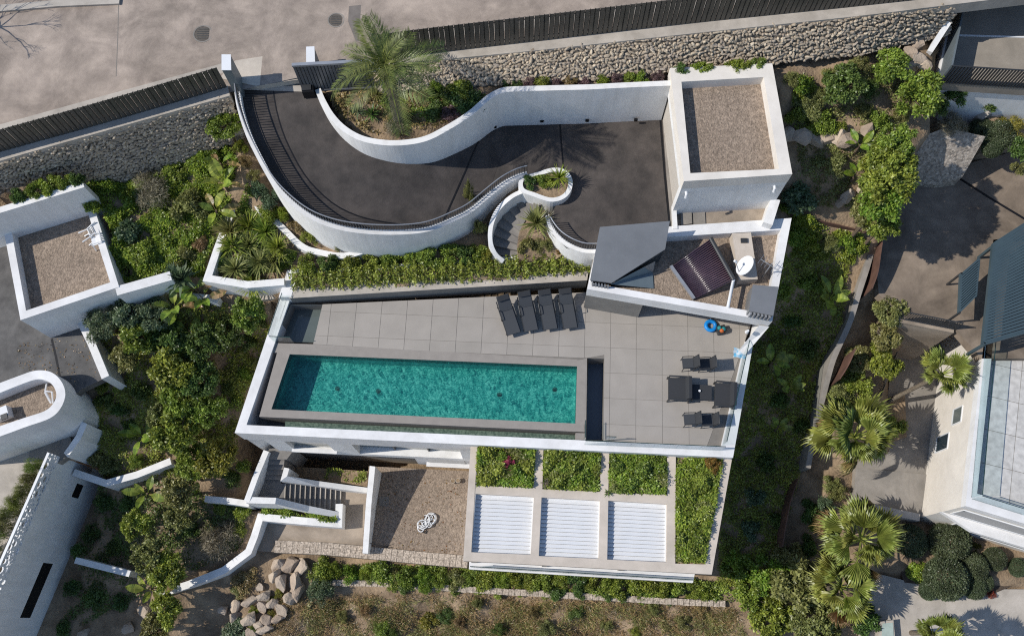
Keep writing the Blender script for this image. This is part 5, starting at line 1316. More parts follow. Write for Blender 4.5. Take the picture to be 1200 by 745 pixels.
s2 = make_sofa('dark loveseat on the right side, against the glass parapet', 1.12, .85); p = P(848, 463, .3); s2.location = (p.x, p.y, .002); s2.rotation_euler = (0, 0, R_(-96))
tb_ = thing('low_table', P(822, 460, 0), 'square dark low table between the two loveseats', 'table')
c = P(822, 459.5, .42); b = MB(); b.box((c.x, c.y, .42), (.92, .7, .035), R_(-4)); b.build('tabletop', charcoal, tb_)
for sx in (-1, 1):
    for sy in (-1, 1):
        b = MB(); b.box((c.x+sx*.4, c.y+sy*.3, .2), (.045, .045, .4), R_(-4)); b.build('leg', dark_metal, tb_)
cu = thing('cup', (c.x-.1, c.y+.05, .44), 'small white cup on the low dark table', 'cup')
b = MB(); b.tube([(c.x-.1, c.y+.05, .44), (c.x-.1, c.y+.05, .52)], [.04, .055], 10); b.build('bowl', white_metal, cu)
# blue ring, toy box, towel
ri = thing('swim_ring', P(833, 383, 0), 'bright blue swim ring under the pool house roof', 'swim ring')
c = P(833, 381.5, .12); vs = []; fs = []; n1, n2 = 22, 8
for i in range(n1):
    for j in range(n2):
        a, e = 2*math.pi*i/n1, 2*math.pi*j/n2; r = .22+.095*math.cos(e); vs.append((c.x+math.cos(a)*r, c.y+math.sin(a)*r, .1+.095*math.sin(e)))
fs = [[i*n2+j, ((i+1) % n1)*n2+j, ((i+1) % n1)*n2+(j+1) % n2, i*n2+(j+1) % n2] for i in range(n1) for j in range(n2)]
b = MB(); b.add(vs, fs); b.build('tube', blue_pl, ri, smooth=True)
b = MB(); b.tube([(c.x-.02, c.y+.3, .2), (c.x-.02, c.y+.34, .24)], .02, 6); b.build('valve', white_metal, ri)
bx = thing('toy_basket', P(845, 387, 0), 'small dark basket of pool toys beside the blue ring', 'basket')
c = P(845, 386.5, .15); b = MB(); b.box((c.x, c.y, .14), (.42, .36, .28), .3); b.build('basket', dark_metal, bx)
for dx, dy, m_ in ((-.1, .05, teal_pl), (.09, .0, teal_pl), (.0, -.08, orange_pl)):
    b = MB(); bm = bmesh.new(); bmesh.ops.create_icosphere(bm, subdivisions=2, radius=.11); b.add([v.co+Vector((c.x+dx, c.y+dy, .31)) for v in bm.verts], [[v.index for v in f.verts] for f in bm.faces]); bm.free(); b.build('ball', m_, bx, smooth=True)
tw_ = thing('towel', P(867, 411, .1), 'blue and white towel hung by the right parapet', 'towel')
c = P(866.5, 410.5, .2); b = MB(); vs = []; 
for i in range(6):
    for j in range(6): vs.append((c.x-.28+.1*i+.03*math.sin(j*2.), c.y+.12-.08*j-.02*i, .28+.05*math.sin(i*1.7+j)-.03*j))
b.add(vs, [[i*6+j, i*6+j+1, i*6+j+7, i*6+j+6] for i in range(5) for j in range(5)])
o = b.build('cloth', mat('towel_cloth', (.05, .33, .55), (.62, .65, .66), scale=5, rough=.9, detail=1), tw_, smooth=True)
# white plastic chairs on the left roof
def mono(label, loc, rot):
    t = local_thing('plastic_chair', label, 'chair', 'white plastic chairs on the gravel roof')
    for x, y in ((-.24, -.24), (.24, -.24), (-.22, .24), (.22, .24)):
        b = MB(); b.tube([(x*1.1, y*1.1, 0), (x*.9, y*.9, .43)], [.035, .025], 6); b.build('leg', white_metal, t)
    b = MB(); b.box((0, 0, .44), (.46, .46, .03)); b.build('seat', white_metal, t)
    for k in range(5):
        b = MB(); b.box((-.18+.09*k, .26, .66), (.05, .025, .42), 0, ('X', -R_(12))); b.build('back_slat', white_metal, t)
    b = MB(); b.tube([(-.23, .22, .44), (-.24, .33, .88), (.24, .33, .88), (.23, .22, .44)], .025, 6); b.build('back_frame', white_metal, t)
    for x in (-.25, .25):
        b = MB(); b.tube([(x, .26, .64), (x, -.22, .64), (x*.95, -.24, .44)], .022, 6); b.build('arm', white_metal, t)
    t.location = loc; t.rotation_euler = rot; return t
p = P(99, 281, 1.5); mono('white plastic chair lying on its side on the gravel roof', (p.x, p.y, 1.58), (0, R_(80), R_(30)))
p = P(115, 283, 1.6); mono('white plastic chair standing by the roof parapet', (p.x, p.y, 1.32), (0, 0, R_(-70)))
# coiled white hose on the gravel court
ho = thing('hose_coil', P(500, 613, ZC), 'tangled coil of white hose lying on the gravel court', 'hose')
c = P(500, 612, ZC); pts = []; hr = random.Random(3)
for k in range(190):
    a = k*.41; r = .2+.16*math.sin(k*.113)+.06*math.sin(k*.71); w_ = math.sin(k*.067)
    pts.append((c.x+.26*w_+r*math.cos(a)*(.7+.3*math.sin(k*.05)), c.y+.2*math.sin(k*.067+.4)+r*math.sin(a)*.75, ZC+.04+.02*abs(math.sin(k*.37))+.0009*k+.03*hr.random()))
b = MB(); b.tube(catmull(pts, 2), .026, 5); b.build('hose', white_metal, ho, smooth=True)
b = MB(); b.tube([pts[-1], (c.x-.25, c.y-.45, ZC+.1), (c.x-.05, c.y-.55, ZC+.05), (c.x+.02, c.y-.42, ZC+.04)], .025, 6); b.build('nozzle', dark_metal, ho)
sr_ = thing('rake', P(450, 638, ZC), 'dark garden fork leaning at the end of the court wall', 'tool')
p0 = P(433, 636, ZC+.6); p1 = P(452, 640, ZC+.03)
b = MB(); b.tube([p0, p1], .018, 6); b.build('handle', dark_metal, sr_)
for k in (-1, 0, 1):
    b = MB(); b.tube([p1, p1+Vector((.35, k*.16-.05, .0))], .012, 5); b.build('tine', dark_metal, sr_)
for i, (a, c_) in enumerate(((531, 564), (537, 563.5))):
    p = P(a, c_, ZC); t = thing('pot', (p.x, p.y, ZC), ('left' if i == 0 else 'right')+' one of two small pots below the court window', 'pot', 'two small pots')
    b = MB(); b.tube([(p.x, p.y, ZC), (p.x, p.y, ZC+.25)], [.09, .13], 10); b.build('bowl', concrete_pale, t)
    b = MB(); b.tube([(p.x, p.y, ZC+.2), (p.x, p.y, ZC+.256)], .11, 10); b.build('soil', soil, t)

# ================================================================== plants
def quads_mesh(name, Q, m):
    """Q: (N,4,3) array of leaf quads"""
    n = len(Q); me = bpy.data.meshes.new(name)
    me.vertices.add(n*4); me.vertices.foreach_set('co', Q.reshape(-1).astype(np.float32))
    me.loops.add(n*4); me.loops.foreach_set('vertex_index', np.arange(n*4, dtype=np.int32))
    me.polygons.add(n); me.polygons.foreach_set('loop_start', np.arange(0, n*4, 4, dtype=np.int32)); me.polygons.foreach_set('loop_total', np.full(n, 4, np.int32))
    me.update(); me.validate(); me.materials.append(m); return me
def unit(a): return a/np.maximum(np.linalg.norm(a, axis=-1, keepdims=True), 1e-9)
def leaf_quads(pos, d, nrm, ln, wd, droop=.0):
    d = unit(d); s = unit(np.cross(d, nrm)); n = np.cross(s, d)
    ln = ln[:, None]; wd = wd[:, None]
    mid = pos+d*ln*.5+n*wd*.12
    return np.stack([pos, mid+s*wd*.5, pos+d*ln-n*ln*droop, mid-s*wd*.5], 1)
def bush_quads(seed, n, clumps=18, leaf=(.09, .15), ar=.5, h=1., spread=.62, cr=(.24, .42), fill=.8, droop=.15, upb=.35):
    g = np.random.default_rng(seed)
    a = g.uniform(0, 2*np.pi, clumps); rr = spread*np.sqrt(g.uniform(0, 1, clumps)); zz = g.uniform(.22, .8, clumps)*(1-.45*(rr/spread)**2)
    cc = np.stack([rr*np.cos(a), rr*np.sin(a), zz*h], 1); cR = g.uniform(*cr, clumps)
    k = g.choice(clumps, n, p=cR**2/np.sum(cR**2))
    u = unit(g.normal(size=(n, 3))); u[:, 2] = np.abs(u[:, 2])*.9+u[:, 2]*.1; u = unit(u)
    r = cR[k]*(fill+(1-fill)*g.uniform(0, 1, n))*g.uniform(.72, 1.06, n)
    pos = cc[k]+u*r[:, None]
    ok = pos[:, 2] > .03; pos = pos[ok]; u = u[ok]; m = len(pos)
    d = unit(u*.6+g.normal(size=(m, 3))*.75+np.array([0, 0, .1])); nrm = unit(u+np.array([0, 0, upb])+g.normal(size=(m, 3))*.45)
    ln = g.uniform(*leaf, m); return leaf_quads(pos, d, nrm, ln, ln*ar*g.uniform(.8, 1.2, m), droop), cc
def stems_mb(cc, r=.035, base=(0, 0, -.05)):
    b = MB()
    for c in cc[:9]:
        c = Vector(c); m = Vector(base).lerp(c, .5)+Vector((c.x*.2, c.y*.2, -.05)); b.tube([base, m, c], [r, r*.7, r*.3], 5)
    return b
CACHE = {}
def proto_bush(kind, var):
    key = (kind, var)
    if key in CACHE: return CACHE[key]
    sd = hash(kind) % 1000 if False else sum(map(ord, kind))*7+var*31
    spec = {'shrub': dict(n=2300, clumps=17, leaf=(.11, .22), ar=.45, spread=.72, cr=(.2, .42), fill=.55), 'fine': dict(n=3400, clumps=20, leaf=(.08, .17), ar=.28, spread=.72, cr=(.18, .38), fill=.5),
            'broad': dict(n=1500, clumps=14, leaf=(.16, .28), ar=.5, cr=(.25, .42)), 'tree': dict(n=5200, clumps=30, leaf=(.085, .17), ar=.5, spread=.8, cr=(.13, .34), h=1.2, fill=.5),
            'spiky': dict(n=3600, clumps=14, leaf=(.12, .26), ar=.09, cr=(.28, .46), upb=.1), 'ball': dict(n=13000, clumps=1, leaf=(.045, .075), ar=.5), 'low': dict(n=1800, clumps=16, leaf=(.12, .2), ar=.5, h=.6)}[kind]
    if kind == 'ball':
        g = np.random.default_rng(sd); u = unit(g.normal(size=(spec['n'], 3))); pos = u*g.uniform(.8, 1., (spec['n'], 1))*np.array([1, 1, .95])+np.array([0, 0, .9]); ok = pos[:, 2] > .05; pos, u = pos[ok], u[ok]; m = len(pos)
        ln = g.uniform(.07, .115, m); q = leaf_quads(pos, u*.7+g.normal(size=(m, 3))*.6, unit(u+g.normal(size=(m, 3))*.4), ln, ln*.5); cc = np.array([[0, 0, .6]])
    else: q, cc = bush_quads(sd, **spec)
    CACHE[key] = (q, cc); return CACHE[key]
MESHC = {}
def plant_meshes(kind, var, tone):
    key = (kind, var, tone)
    if key not in MESHC:
        q, cc = proto_bush(kind, var)
        b = stems_mb(cc); sm = bpy.data.meshes.new('stems'); sm.from_pydata([tuple(v) for v in b.v], [], b.f); sm.materials.append(bark)
        MESHC[key] = (quads_mesh('foliage', q, LEAF[tone]), sm)
    return MESHC[key]
PR = random.Random(5)
def plant(kind, a, c, r, tone, label, h=None, z=None, name='shrub', cat='shrub', group=None, core=True):
    """bush whose crown is seen at (a, c); r radius in metres"""
    h = h or r*1.1
    if z is None: p = G(a, c, h*.5)
    else: p = P(a, c, z+h*.5); p.z = z
    t = thing(name, p, label, cat, group)
    fm, sm = plant_meshes(kind, PR.randrange(3), tone)
    f = bpy.data.objects.new('crown' if cat == 'tree' else 'foliage', fm); s = bpy.data.objects.new('trunk' if cat == 'tree' else 'stems', sm)
    for o in (f, s): COL.objects.link(o); o.parent = t; ORG[o] = p
    t.scale = (r*PR.uniform(.92, 1.1), r*PR.uniform(.92, 1.1), h); t.rotation_euler = (PR.uniform(-.08, .08), PR.uniform(-.08, .08), PR.uniform(0, 6.28))
    return t
def tree(a, c, r, H, tone, label, kind='tree', z=None, group=None, name='leafy_tree'):
    """crown of radius r centred at height H-r*.6 on a tapered trunk with limbs"""
    cz = H-r*.75
    if z is None: p = G(a, c, cz)
    else: p = P(a, c, z+cz); p.z = z
    t = thing(name, p, label, 'tree', group)
    fm, _ = plant_meshes(kind, PR.randrange(3), tone)
    f = bpy.data.objects.new('crown', fm); COL.objects.link(f); f.parent = t; ORG[f] = p
    f.scale = (r*PR.uniform(.95, 1.1), r*PR.uniform(.95, 1.1), r*1.15); f.location = (0, 0, cz-r*.62); f.rotation_euler = (PR.uniform(-.1, .1), PR.uniform(-.1, .1), PR.uniform(0, 6.28))
    b = MB(); top = p+Vector((PR.uniform(-.1, .1), PR.uniform(-.1, .1), cz-.15*r)); b.tube([p-Vector((0, 0, .2)), p.lerp(top, .5)+Vector((.05, .03, 0)), top], [.05+.045*r, .04+.035*r, .03+.02*r], 7)
    for k in range(7):
        an = k*2.4; e = top+Vector((math.cos(an)*r*.6, math.sin(an)*r*.6, r*PR.uniform(.0, .45))); b.tube([p.lerp(top, .55+.06*k), top.lerp(e, .45)-Vector((0, 0, .08*r)), e], [.02+.02*r, .018+.01*r, .008], 5)
    b.build('trunk', bark, t); return t
# ---- rosettes (yucca, agave)
def rosette_mesh(seed, n, ln, wd, tone, lo=-.1, hi=1.45, bend=.35):
    g = np.random.default_rng(seed); Q = []
    for k in range(n):
        az = g.uniform(0, 6.283); el = lo+(hi-lo)*(k/n)**.8; L0 = ln*g.uniform(.8, 1.1); d = np.array([math.cos(az)*math.cos(el), math.sin(az)*math.cos(el), math.sin(el)])
        s = np.array([-math.sin(az), math.cos(az), 0]); w = wd*g.uniform(.8, 1.1); p0 = d*.04
        p1 = d*L0*.5; p2 = d*L0-np.array([0, 0, bend*L0*.35*math.cos(el)])
        Q += [[p0-s*w*.35, p0+s*w*.35, p1+s*w*.5, p1-s*w*.5], [p1-s*w*.5, p1+s*w*.5, p2+s*w*.05, p2-s*w*.05]]
    return quads_mesh('rosette', np.array(Q), LEAF[tone])
ROS = {}
def rosette(a, c, r, tone, label, z=None, trunk=.35, n=70, wd=.055, kind='yucca', group='spiky rosette plants', name='rosette_plant', cat='rosette plant'):
    key = (tone, n, wd, PR.randrange(2))
    if key not in ROS: ROS[key] = rosette_mesh(len(ROS)+3, n, 1., wd, tone)
    if z is None: p = G(a, c, trunk)
    else: p = P(a, c, z+trunk); p.z = z
    t = thing(name, p, label, cat, group)
    f = bpy.data.objects.new('leaves', ROS[key]); COL.objects.link(f); f.parent = t; ORG[f] = p; f.location = (0, 0, trunk); f.scale = (r, r, r); f.rotation_euler = (PR.uniform(-.15, .15), PR.uniform(-.15, .15), PR.uniform(0, 6.28))
    b = MB(); b.tube([p-Vector((0, 0, .1)), p+Vector((0, 0, trunk+.06))], [.09, .07], 7); b.build('trunk', palm_bark, t); return t
# ---- palms: each frond an object
def fan_mesh(seed, tone='palm', A=112, dr=.22):
    g = np.random.default_rng(seed); Q = []; w = .022
    for k in range(5):
        a0, a1 = k/5*.55, (k+1)/5*.55; Q += [[(a0, -w, .04*a0), (a1, -w, .04*a1), (a1, w, .04*a1), (a0, w, .04*a0)]]
    N = 24; A = R_(A); c = np.array([.55, 0, .03])
    for k in range(N):
        an = -A+2*A*(k+.5)/N; da = A/N; rr = .62*(1-.16*abs(an)/A)*g.uniform(.8, 1.08); fold = .05
        if g.random() < .06: continue
        def pt(an_, r_, up_): return c+np.array([math.cos(an_)*r_, math.sin(an_)*r_, up_-dr*r_*r_-.1*abs(math.sin(an_))*r_])
        m_ = .74
        Q += [[c, pt(an-da, rr*m_, -fold*.5), pt(an, rr*m_, fold*.6), pt(an, rr*m_*.5, fold*.3)], [c, pt(an, rr*m_*.5, fold*.3), pt(an, rr*m_, fold*.6), pt(an+da, rr*m_, -fold*.5)],
              [pt(an-da, rr*m_, -fold*.5), pt(an-da*.35, rr*.88, -.01), pt(an, rr, -.06), pt(an, rr*m_, fold*.6)], [pt(an, rr*m_, fold*.6), pt(an, rr, -.06), pt(an+da*.35, rr*.88, -.01), pt(an+da, rr*m_, -fold*.5)]]
    return quads_mesh('frond', np.array([[np.array(p, float) for p in q] for q in Q]), LEAF[tone])
def feather_mesh(seed, tone='date', L_=1., N=40, lw=.014, ll=.19):
    g = np.random.default_rng(seed); Q = []
    def pt(s): return np.array([s*L_*(1-.12*s), 0, .28*s*L_-.55*s*s*L_])
    for k in range(10):
        s0, s1 = k/10, (k+1)/10; w = .014*(1-s0*.7); a, b = pt(s0), pt(s1); Q.append([a+[0, -w, 0], b+[0, -w, 0], b+[0, w, 0], a+[0, w, 0]])
    for k in range(N):
        s = .1+.9*k/N; p = pt(s); tg = pt(min(s+.02, 1.02))-pt(s-.02); tg /= np.linalg.norm(tg)
        for sg in (-1, 1):
            l = ll*(.55+.9*math.sin(math.pi*min(s*.85+.1, 1)))*g.uniform(.85, 1.1); d = tg*.75+np.array([0, sg*.85, .28+g.uniform(-.15, .15)]); d /= np.linalg.norm(d)
            n_ = np.cross(d, tg); n_ /= np.linalg.norm(n_); sd = np.cross(n_, d); e = p+d*l-np.array([0, 0, .25*l]); m = p+d*l*.5
            Q.append([p, m+sd*lw*.5, e, m-sd*lw*.5])
    return quads_mesh('frond', np.array(Q), LEAF[tone])
FAN = [fan_mesh(0, A=95, dr=.3), fan_mesh(1, A=78, dr=.55), fan_mesh(2, A=105, dr=.15), fan_mesh(3, A=88, dr=.8)]; FAND = [fan_mesh(4, 'dry', 60, 1.1)]; FEA = [feather_mesh(s) for s in range(3)]; FEAD = [feather_mesh(9, 'dry')]
def palm(a, c, r, H, label, meshes, n=30, z=None, lo=-.5, hi=1.35, name='fan_palm', tr=.14, lean=(0, 0), dead=None, pw=.75):
    if z is None: p = G(a-lean[0]*0, c, H)
    else: p = P(a, c, z+H); p.z = z
    t = thing(name, p, label, 'palm')
    top = Vector((0, 0, H)); base = Vector((lean[0], lean[1], -.1))
    if lean != (0, 0):
        zz = ht(p.x+lean[0], p.y+lean[1]) if z is None else z; base.z = zz-p.z-.1
    b = MB(); pth = [p+base, p+base.lerp(top, .35), p+base.lerp(top, .7), p+top]; b.tube(pth, [tr*1.2, tr, tr*.95, tr*1.1], 9); b.build('trunk', palm_bark, t)
    for k in range(n):
        el = lo+(hi-lo)*((k+.5)/n)**pw; az = k*2.39996+PR.uniform(-.25, .25)
        o = bpy.data.objects.new('frond', PR.choice(meshes if not (dead and k < n*.16) else dead)); COL.objects.link(o); o.parent = t; ORG[o] = p
        o.location = top; s_ = r*PR.uniform(.68, 1.1); o.scale = (s_, s_, s_)
        o.rotation_euler = (Matrix.Rotation(az, 3, 'Z') @ Matrix.Rotation(-el+PR.uniform(-.18, .18), 3, 'Y') @ Matrix.Rotation(PR.uniform(-.7, .7), 3, 'X')).to_euler()
    return t
# ---- banana-like paddle leaves: each leaf an object
def paddle_mesh(seed, tone):
    g = np.random.default_rng(seed); Q = []; N = 9
    def mid(s): return np.array([s, 0, .42*s-.55*s*s])
    Q.append([(0, -.015, 0), (.35, -.012, .42*.35-.55*.35**2), (.35, .012, .42*.35-.55*.35**2), (0, .015, 0)])
    for k in range(N):
        s0, s1 = .33+.67*k/N, .33+.67*(k+1)/N
        w0, w1 = [.17*math.sin(math.pi*min(max((s-.33)/.67, .02), .995))**.6 for s in (s0, s1)]; a, b = mid(s0), mid(s1); gp = .004 if g.random() < .75 else .02
        for sg in (-1, 1): Q.append([a, a+[0, sg*w0, .05], b+[-gp, sg*w1, .05], b])
    return quads_mesh('leaf', np.array([[np.array(p, float) for p in q] for q in Q]), LEAF[tone])
PAD = {t_: [paddle_mesh(i, t_) for i in range(2)] for t_ in ('green', 'bright', 'dry')}
def banana(a, c, r, label, n=7, tone='green', z=None, dry=1, h=.7):
    p = G(a, c, h); t = thing('paddle_leaf_plant', p, label, 'plant', 'plants with large paddle leaves')
    b = MB(); b.tube([p-Vector((0, 0, .1)), p+Vector((0, 0, h))], [.09, .05], 7); b.build('stem', bark, t)
    for k in range(n):
        o = bpy.data.objects.new('leaf', PAD['dry' if k < dry else tone][k % 2]); COL.objects.link(o); o.parent = t; ORG[o] = p
        el = PR.uniform(.1, .4) if k < dry else PR.uniform(.35, 1.15); o.location = (0, 0, h*.8); s_ = r*PR.uniform(.8, 1.15); o.scale = (s_,)*3
        o.rotation_euler = (Matrix.Rotation(k*2.4+PR.uniform(-.3, .3), 3, 'Z') @ Matrix.Rotation(-el, 3, 'Y') @ Matrix.Rotation(PR.uniform(-.6, .6), 3, 'X')).to_euler()
    return t
# ---- ground cover: uncountable leaves over an area
def cover(name, poly_px, n, tone, label, leaf=(.07, .14), ar=.55, height=.3, zf=None, thr=-.2, seed=0, fr=1.1, parent=None, poly_w=None, hold=None):
    g = np.random.default_rng(seed+77)
    if poly_w is None:
        if zf is None: poly = [G(*q) for q in poly_px]
        else: poly = [P(q[0], q[1], zf) for q in poly_px]
    else: poly = poly_w
    xs = [p.x for p in poly]; ys = [p.y for p in poly]; out = []
    X = g.uniform(min(xs), max(xs), n*3); Y = g.uniform(min(ys), max(ys), n*3)
    ok = inside_np(X, Y, poly); nf = np.sin(X*fr*2.1+1.7*np.sin(Y*fr*1.3+seed))*np.cos(Y*fr*2.4+1.1*np.sin(X*fr*1.7))+.5*np.sin(X*fr*5.1+seed)*np.sin(Y*fr*4.7)
    ok &= nf > thr+g.normal(size=n*3)*.4; X, Y, nf = X[ok][:n], Y[ok][:n], nf[ok][:n]; m = len(X)
    Z = (idw(X, Y)+bump_xy(X, Y)) if zf is None else np.full(m, zf)
    if zf is None:
        bad = np.zeros(m, bool)
        for po, zc in CUTS: bad |= inside_np(X, Y, po)
        X, Y, Z, nf = X[~bad], Y[~bad], Z[~bad], nf[~bad]; m = len(X)
    hh = height*np.clip(.35+.55*(nf-thr), .15, 1.3)
    Z = Z+hh*np.sqrt(g.uniform(0, 1, m)); pos = np.stack([X, Y, Z], 1)
    d = g.normal(size=(m, 3)); d[:, 2] = np.abs(d[:, 2])*.7; nrm = g.normal(size=(m, 3))*.5+np.array([0, 0, 1.]); ln = g.uniform(*leaf, m)
    q = leaf_quads(pos, d, nrm, ln, ln*ar*g.uniform(.8, 1.2, m), .1)
    if parent is not None: q = q-np.array(ORG[parent])
    o = link(name, quads_mesh(name, q, LEAF[tone]), None, parent); o['kind'] = 'stuff'
    if parent is None: o['label'] = label
    return o
def grass(name, poly_px, n, tone, label, ln=(.12, .3), seed=0, thr=-.3, zf=None, fr=.9): return cover(name, poly_px, n, tone, label, leaf=ln, ar=.1, height=.12, seed=seed, thr=thr, zf=zf, fr=fr)
# ---- boulders
def rock_mesh(seed):
    bm = bmesh.new(); bmesh.ops.create_icosphere(bm, subdivisions=2, radius=1.); g = random.Random(seed)
    pl_ = [(Vector((g.gauss(0, 1), g.gauss(0, 1), g.gauss(0, 1))).normalized(), g.uniform(.42, .72)) for _ in range(13)]
    for v in bm.verts:
        for n, d in pl_:
            e = v.co.dot(n)-d
            if e > 0: v.co -= n*e*.97
        v.co *= g.uniform(.96, 1.04)
    me = bpy.data.meshes.new('boulder'); bm.to_mesh(me); bm.free(); me.materials.append(boulder_m); return me
ROCKS = [rock_mesh(i) for i in range(7)]
def rock_part(t, a, c, w, d, h, rot, z=None, name='boulder'):
    p = G(a, c, h*.3) if z is None else P(a, c, z+h*.3); 
    o = bpy.data.objects.new(name, PR.choice(ROCKS)); COL.objects.link(o); o.parent = t; ORG[o] = ORG[t]
    gz = p.z if z is None else z
    o.location = Vector((p.x, p.y, gz+h*.22))-ORG[t]; o.scale = (w*.78, d*.78, h*.7); o.rotation_euler = (PR.uniform(-.2, .2), PR.uniform(-.2, .2), rot)

# ================================================================== planting
ORD = ['first', 'second', 'third', 'fourth', 'fifth', 'sixth', 'seventh', 'eighth', 'ninth', 'tenth', 'eleventh', 'twelfth', 'thirteenth', 'fourteenth', 'fifteenth', 'sixteenth', 'seventeenth', 'eighteenth', 'nineteenth', 'twentieth', 'twenty-first', 'twenty-second', 'twenty-third', 'twenty-fourth', 'twenty-fifth', 'twenty-sixth', 'twenty-seventh', 'twenty-eighth', 'twenty-ninth', 'thirtieth']
PXM = 1/23.
def row(items, fmt, **kw):
    """items sorted left to right: (a, c, r_px, kind, tone)"""
    items = sorted(items)
    for i, (a, c, r, k, tone) in enumerate(items):
        plant(k, a, c, r*PXM, tone, fmt.format(ORD[i]), **kw)
# --- hedge
def hedge(path, w, h, n, tone, label, z0):
    g = np.random.default_rng(41); q = resample([P(a, c, z0) for a, c in path], 120); t = thing('hedge', q[60], label, 'hedge')
    A = np.array([tuple(p) for p in q]); s = g.uniform(0, 118.9, n); i = s.astype(int); f = (s-i)[:, None]; base = A[i]*(1-f)+A[i+1]*f
    d = unit(A[i+1]-A[i]); nr = np.stack([-d[:, 1], d[:, 0], 0*d[:, 0]], 1)
    th = g.uniform(-.2, np.pi+.2, n); wob = 1+.22*np.sin(s*1.7)+.16*np.sin(s*4.1+1)
    rr = g.uniform(.72, 1.05, n)*wob
    off = nr*(np.cos(th)*w/2*rr)[:, None]+np.array([0, 0, 1.])*(np.clip(np.sin(th), -.1, 1)*h*rr)[:, None]
    pos = base+off; u = unit(off+1e-6); dd = unit(u*.6+g.normal(size=(n, 3))*.7); ln = g.uniform(.08, .16, n)
    Q = leaf_quads(pos, dd, unit(u+g.normal(size=(n, 3))*.4+np.array([0, 0, .3])), ln, ln*.5, .1)-np.array(q[60])
    o = bpy.data.objects.new('foliage', quads_mesh('foliage', Q, LEAF[tone])); COL.objects.link(o); o.parent = t; ORG[o] = q[60]
    b = MB(); b.wall([p+Vector((0, 0, h*.55)) for p in q[::8]], w*.35, z0-.1); b.build('branches', bark, t)
hedge([(344, 328), (400, 326), (470, 322), (550, 318), (620, 313), (690, 307)], .95, .62, 15000, 'green', 'long low green hedge along the north edge of the terrace', .62)
wwall([(340, 318, .95), (440, 314, .95), (560, 305.5, .95), (655, 298.5, .95), (692, 297, .95)], .2, .2, 'low white wall hidden behind the terrace hedge')
row([(362, 308, 13, 'shrub', 'green'), (385, 306, 13, 'shrub', 'dark'), (408, 308, 14, 'shrub', 'green'), (432, 305, 13, 'shrub', 'green'), (456, 302, 15, 'shrub', 'green'), (480, 299, 15, 'shrub', 'bright'), (503, 299, 15, 'shrub', 'green'), (527, 296, 14, 'shrub', 'green'), (545, 297, 12, 'shrub', 'dark'), (560, 296, 12, 'shrub', 'green'), (570, 301, 9, 'fine', 'yellow')],
    '{} low green shrub from the left between curved wall and terrace hedge', h=.7, group='shrubs behind the terrace hedge')
plant('fine', 564, 266, .36, 'olive', 'slim yellowish column shrub against the curved driveway wall', h=1.7)
plant('fine', 549, 232, .28, 'olive', 'thin pale plant growing up beside the driveway railing', h=2.6)
# --- beds by the stair
rosette(655, 209, .75, 'bright', 'green spiky rosette plant at the rounded end of the planter', z=2.8, trunk=.35)
for i, (a, c, tn) in enumerate(((621, 213, 'dark'), (633, 211, 'green'), (642, 213, 'bright'))): plant('shrub', a, c, .38, tn, ['dark', 'middle green', 'bright green'][i]+' low shrub in the rounded planter', z=2.8, h=.4)
rosette(628, 262, .95, 'olive', 'large shaggy olive rosette plant in the middle of the stair bed', z=1.4, trunk=.9, n=130, wd=.06)
rosette(642, 258, .6, 'grey', 'pale tipped rosette plant beside the yard wall in the stair bed', z=1.6, trunk=.7, n=90)
plant('shrub', 618, 288, .5, 'olive', 'olive shrub low in the bed inside the stair curve', z=1.0, h=.8)
plant('fine', 636, 284, .55, 'olive', 'dry green shrub in the middle of the stair bed', z=1.1, h=.8)
plant('shrub', 632, 298, .45, 'green', 'green shrub at the front of the stair bed', z=.8, h=.6)
plant('fine', 655, 290, .35, 'rust', 'small rust coloured shrub by the yard wall', z=1.1, h=.5)
# --- palm bed above the drive
palm(453, 82, 2.65, 4.0, 'tall feather leaved date palm beside the street gate', FEA, n=24, lo=-.4, hi=1.35, name='date_palm', tr=.24)
for i, (a, c, r, tn, lb) in enumerate(((419, 131, .5, 'bluegreen', 'blue green rosette plant in the palm bed near the gate'), (436, 134, .55, 'dark', 'dark spiky rosette plant left of the date palm trunk'), (441, 112, .5, 'olive', 'olive rosette plant under the left palm fronds'))): rosette(a, c, r, tn, lb, trunk=.1, n=60, wd=.08)
plant('spiky', 462, 150, .55, 'grey', 'dry grey shrub at the foot of the date palm', h=.5)
row([(505, 128, 14, 'low', 'dark'), (492, 118, 12, 'fine', 'dry'), (520, 112, 12, 'shrub', 'dark'), (540, 104, 14, 'shrub', 'green'), (548, 118, 18, 'shrub', 'dark'), (528, 132, 12, 'fine', 'purple'), (510, 102, 10, 'shrub', 'bright')], '{} low shrub from the left in the bed right of the date palm', h=.5, group='shrubs right of the date palm')
row([(590, 97, 8, 'shrub', 'dark'), (606, 96, 10, 'fine', 'dark'), (622, 97, 8, 'fine', 'purple'), (636, 96, 9, 'shrub', 'green'), (652, 95, 8, 'fine', 'purple'), (668, 94, 8, 'fine', 'dry'), (684, 94, 9, 'fine', 'purple'), (708, 92, 10, 'shrub', 'bright'), (724, 93, 8, 'fine', 'purple'), (738, 91, 9, 'shrub', 'green'), (752, 91, 9, 'shrub', 'bright'), (770, 90, 9, 'fine', 'purple')],
    '{} small shrub from the left above the white wall beside the yard', h=.4, group='shrubs along the foot of the stone wall')
row([(799, 82, 9, 'shrub', 'dark'), (818, 80, 8, 'shrub', 'bright'), (828, 80, 8, 'shrub', 'green'), (860, 78, 10, 'shrub', 'bright'), (873, 77, 9, 'shrub', 'green'), (889, 75, 9, 'shrub', 'green')], '{} small green shrub from the left behind the garage roof edge', h=.5, z=5.5, group='shrubs behind the garage roof')
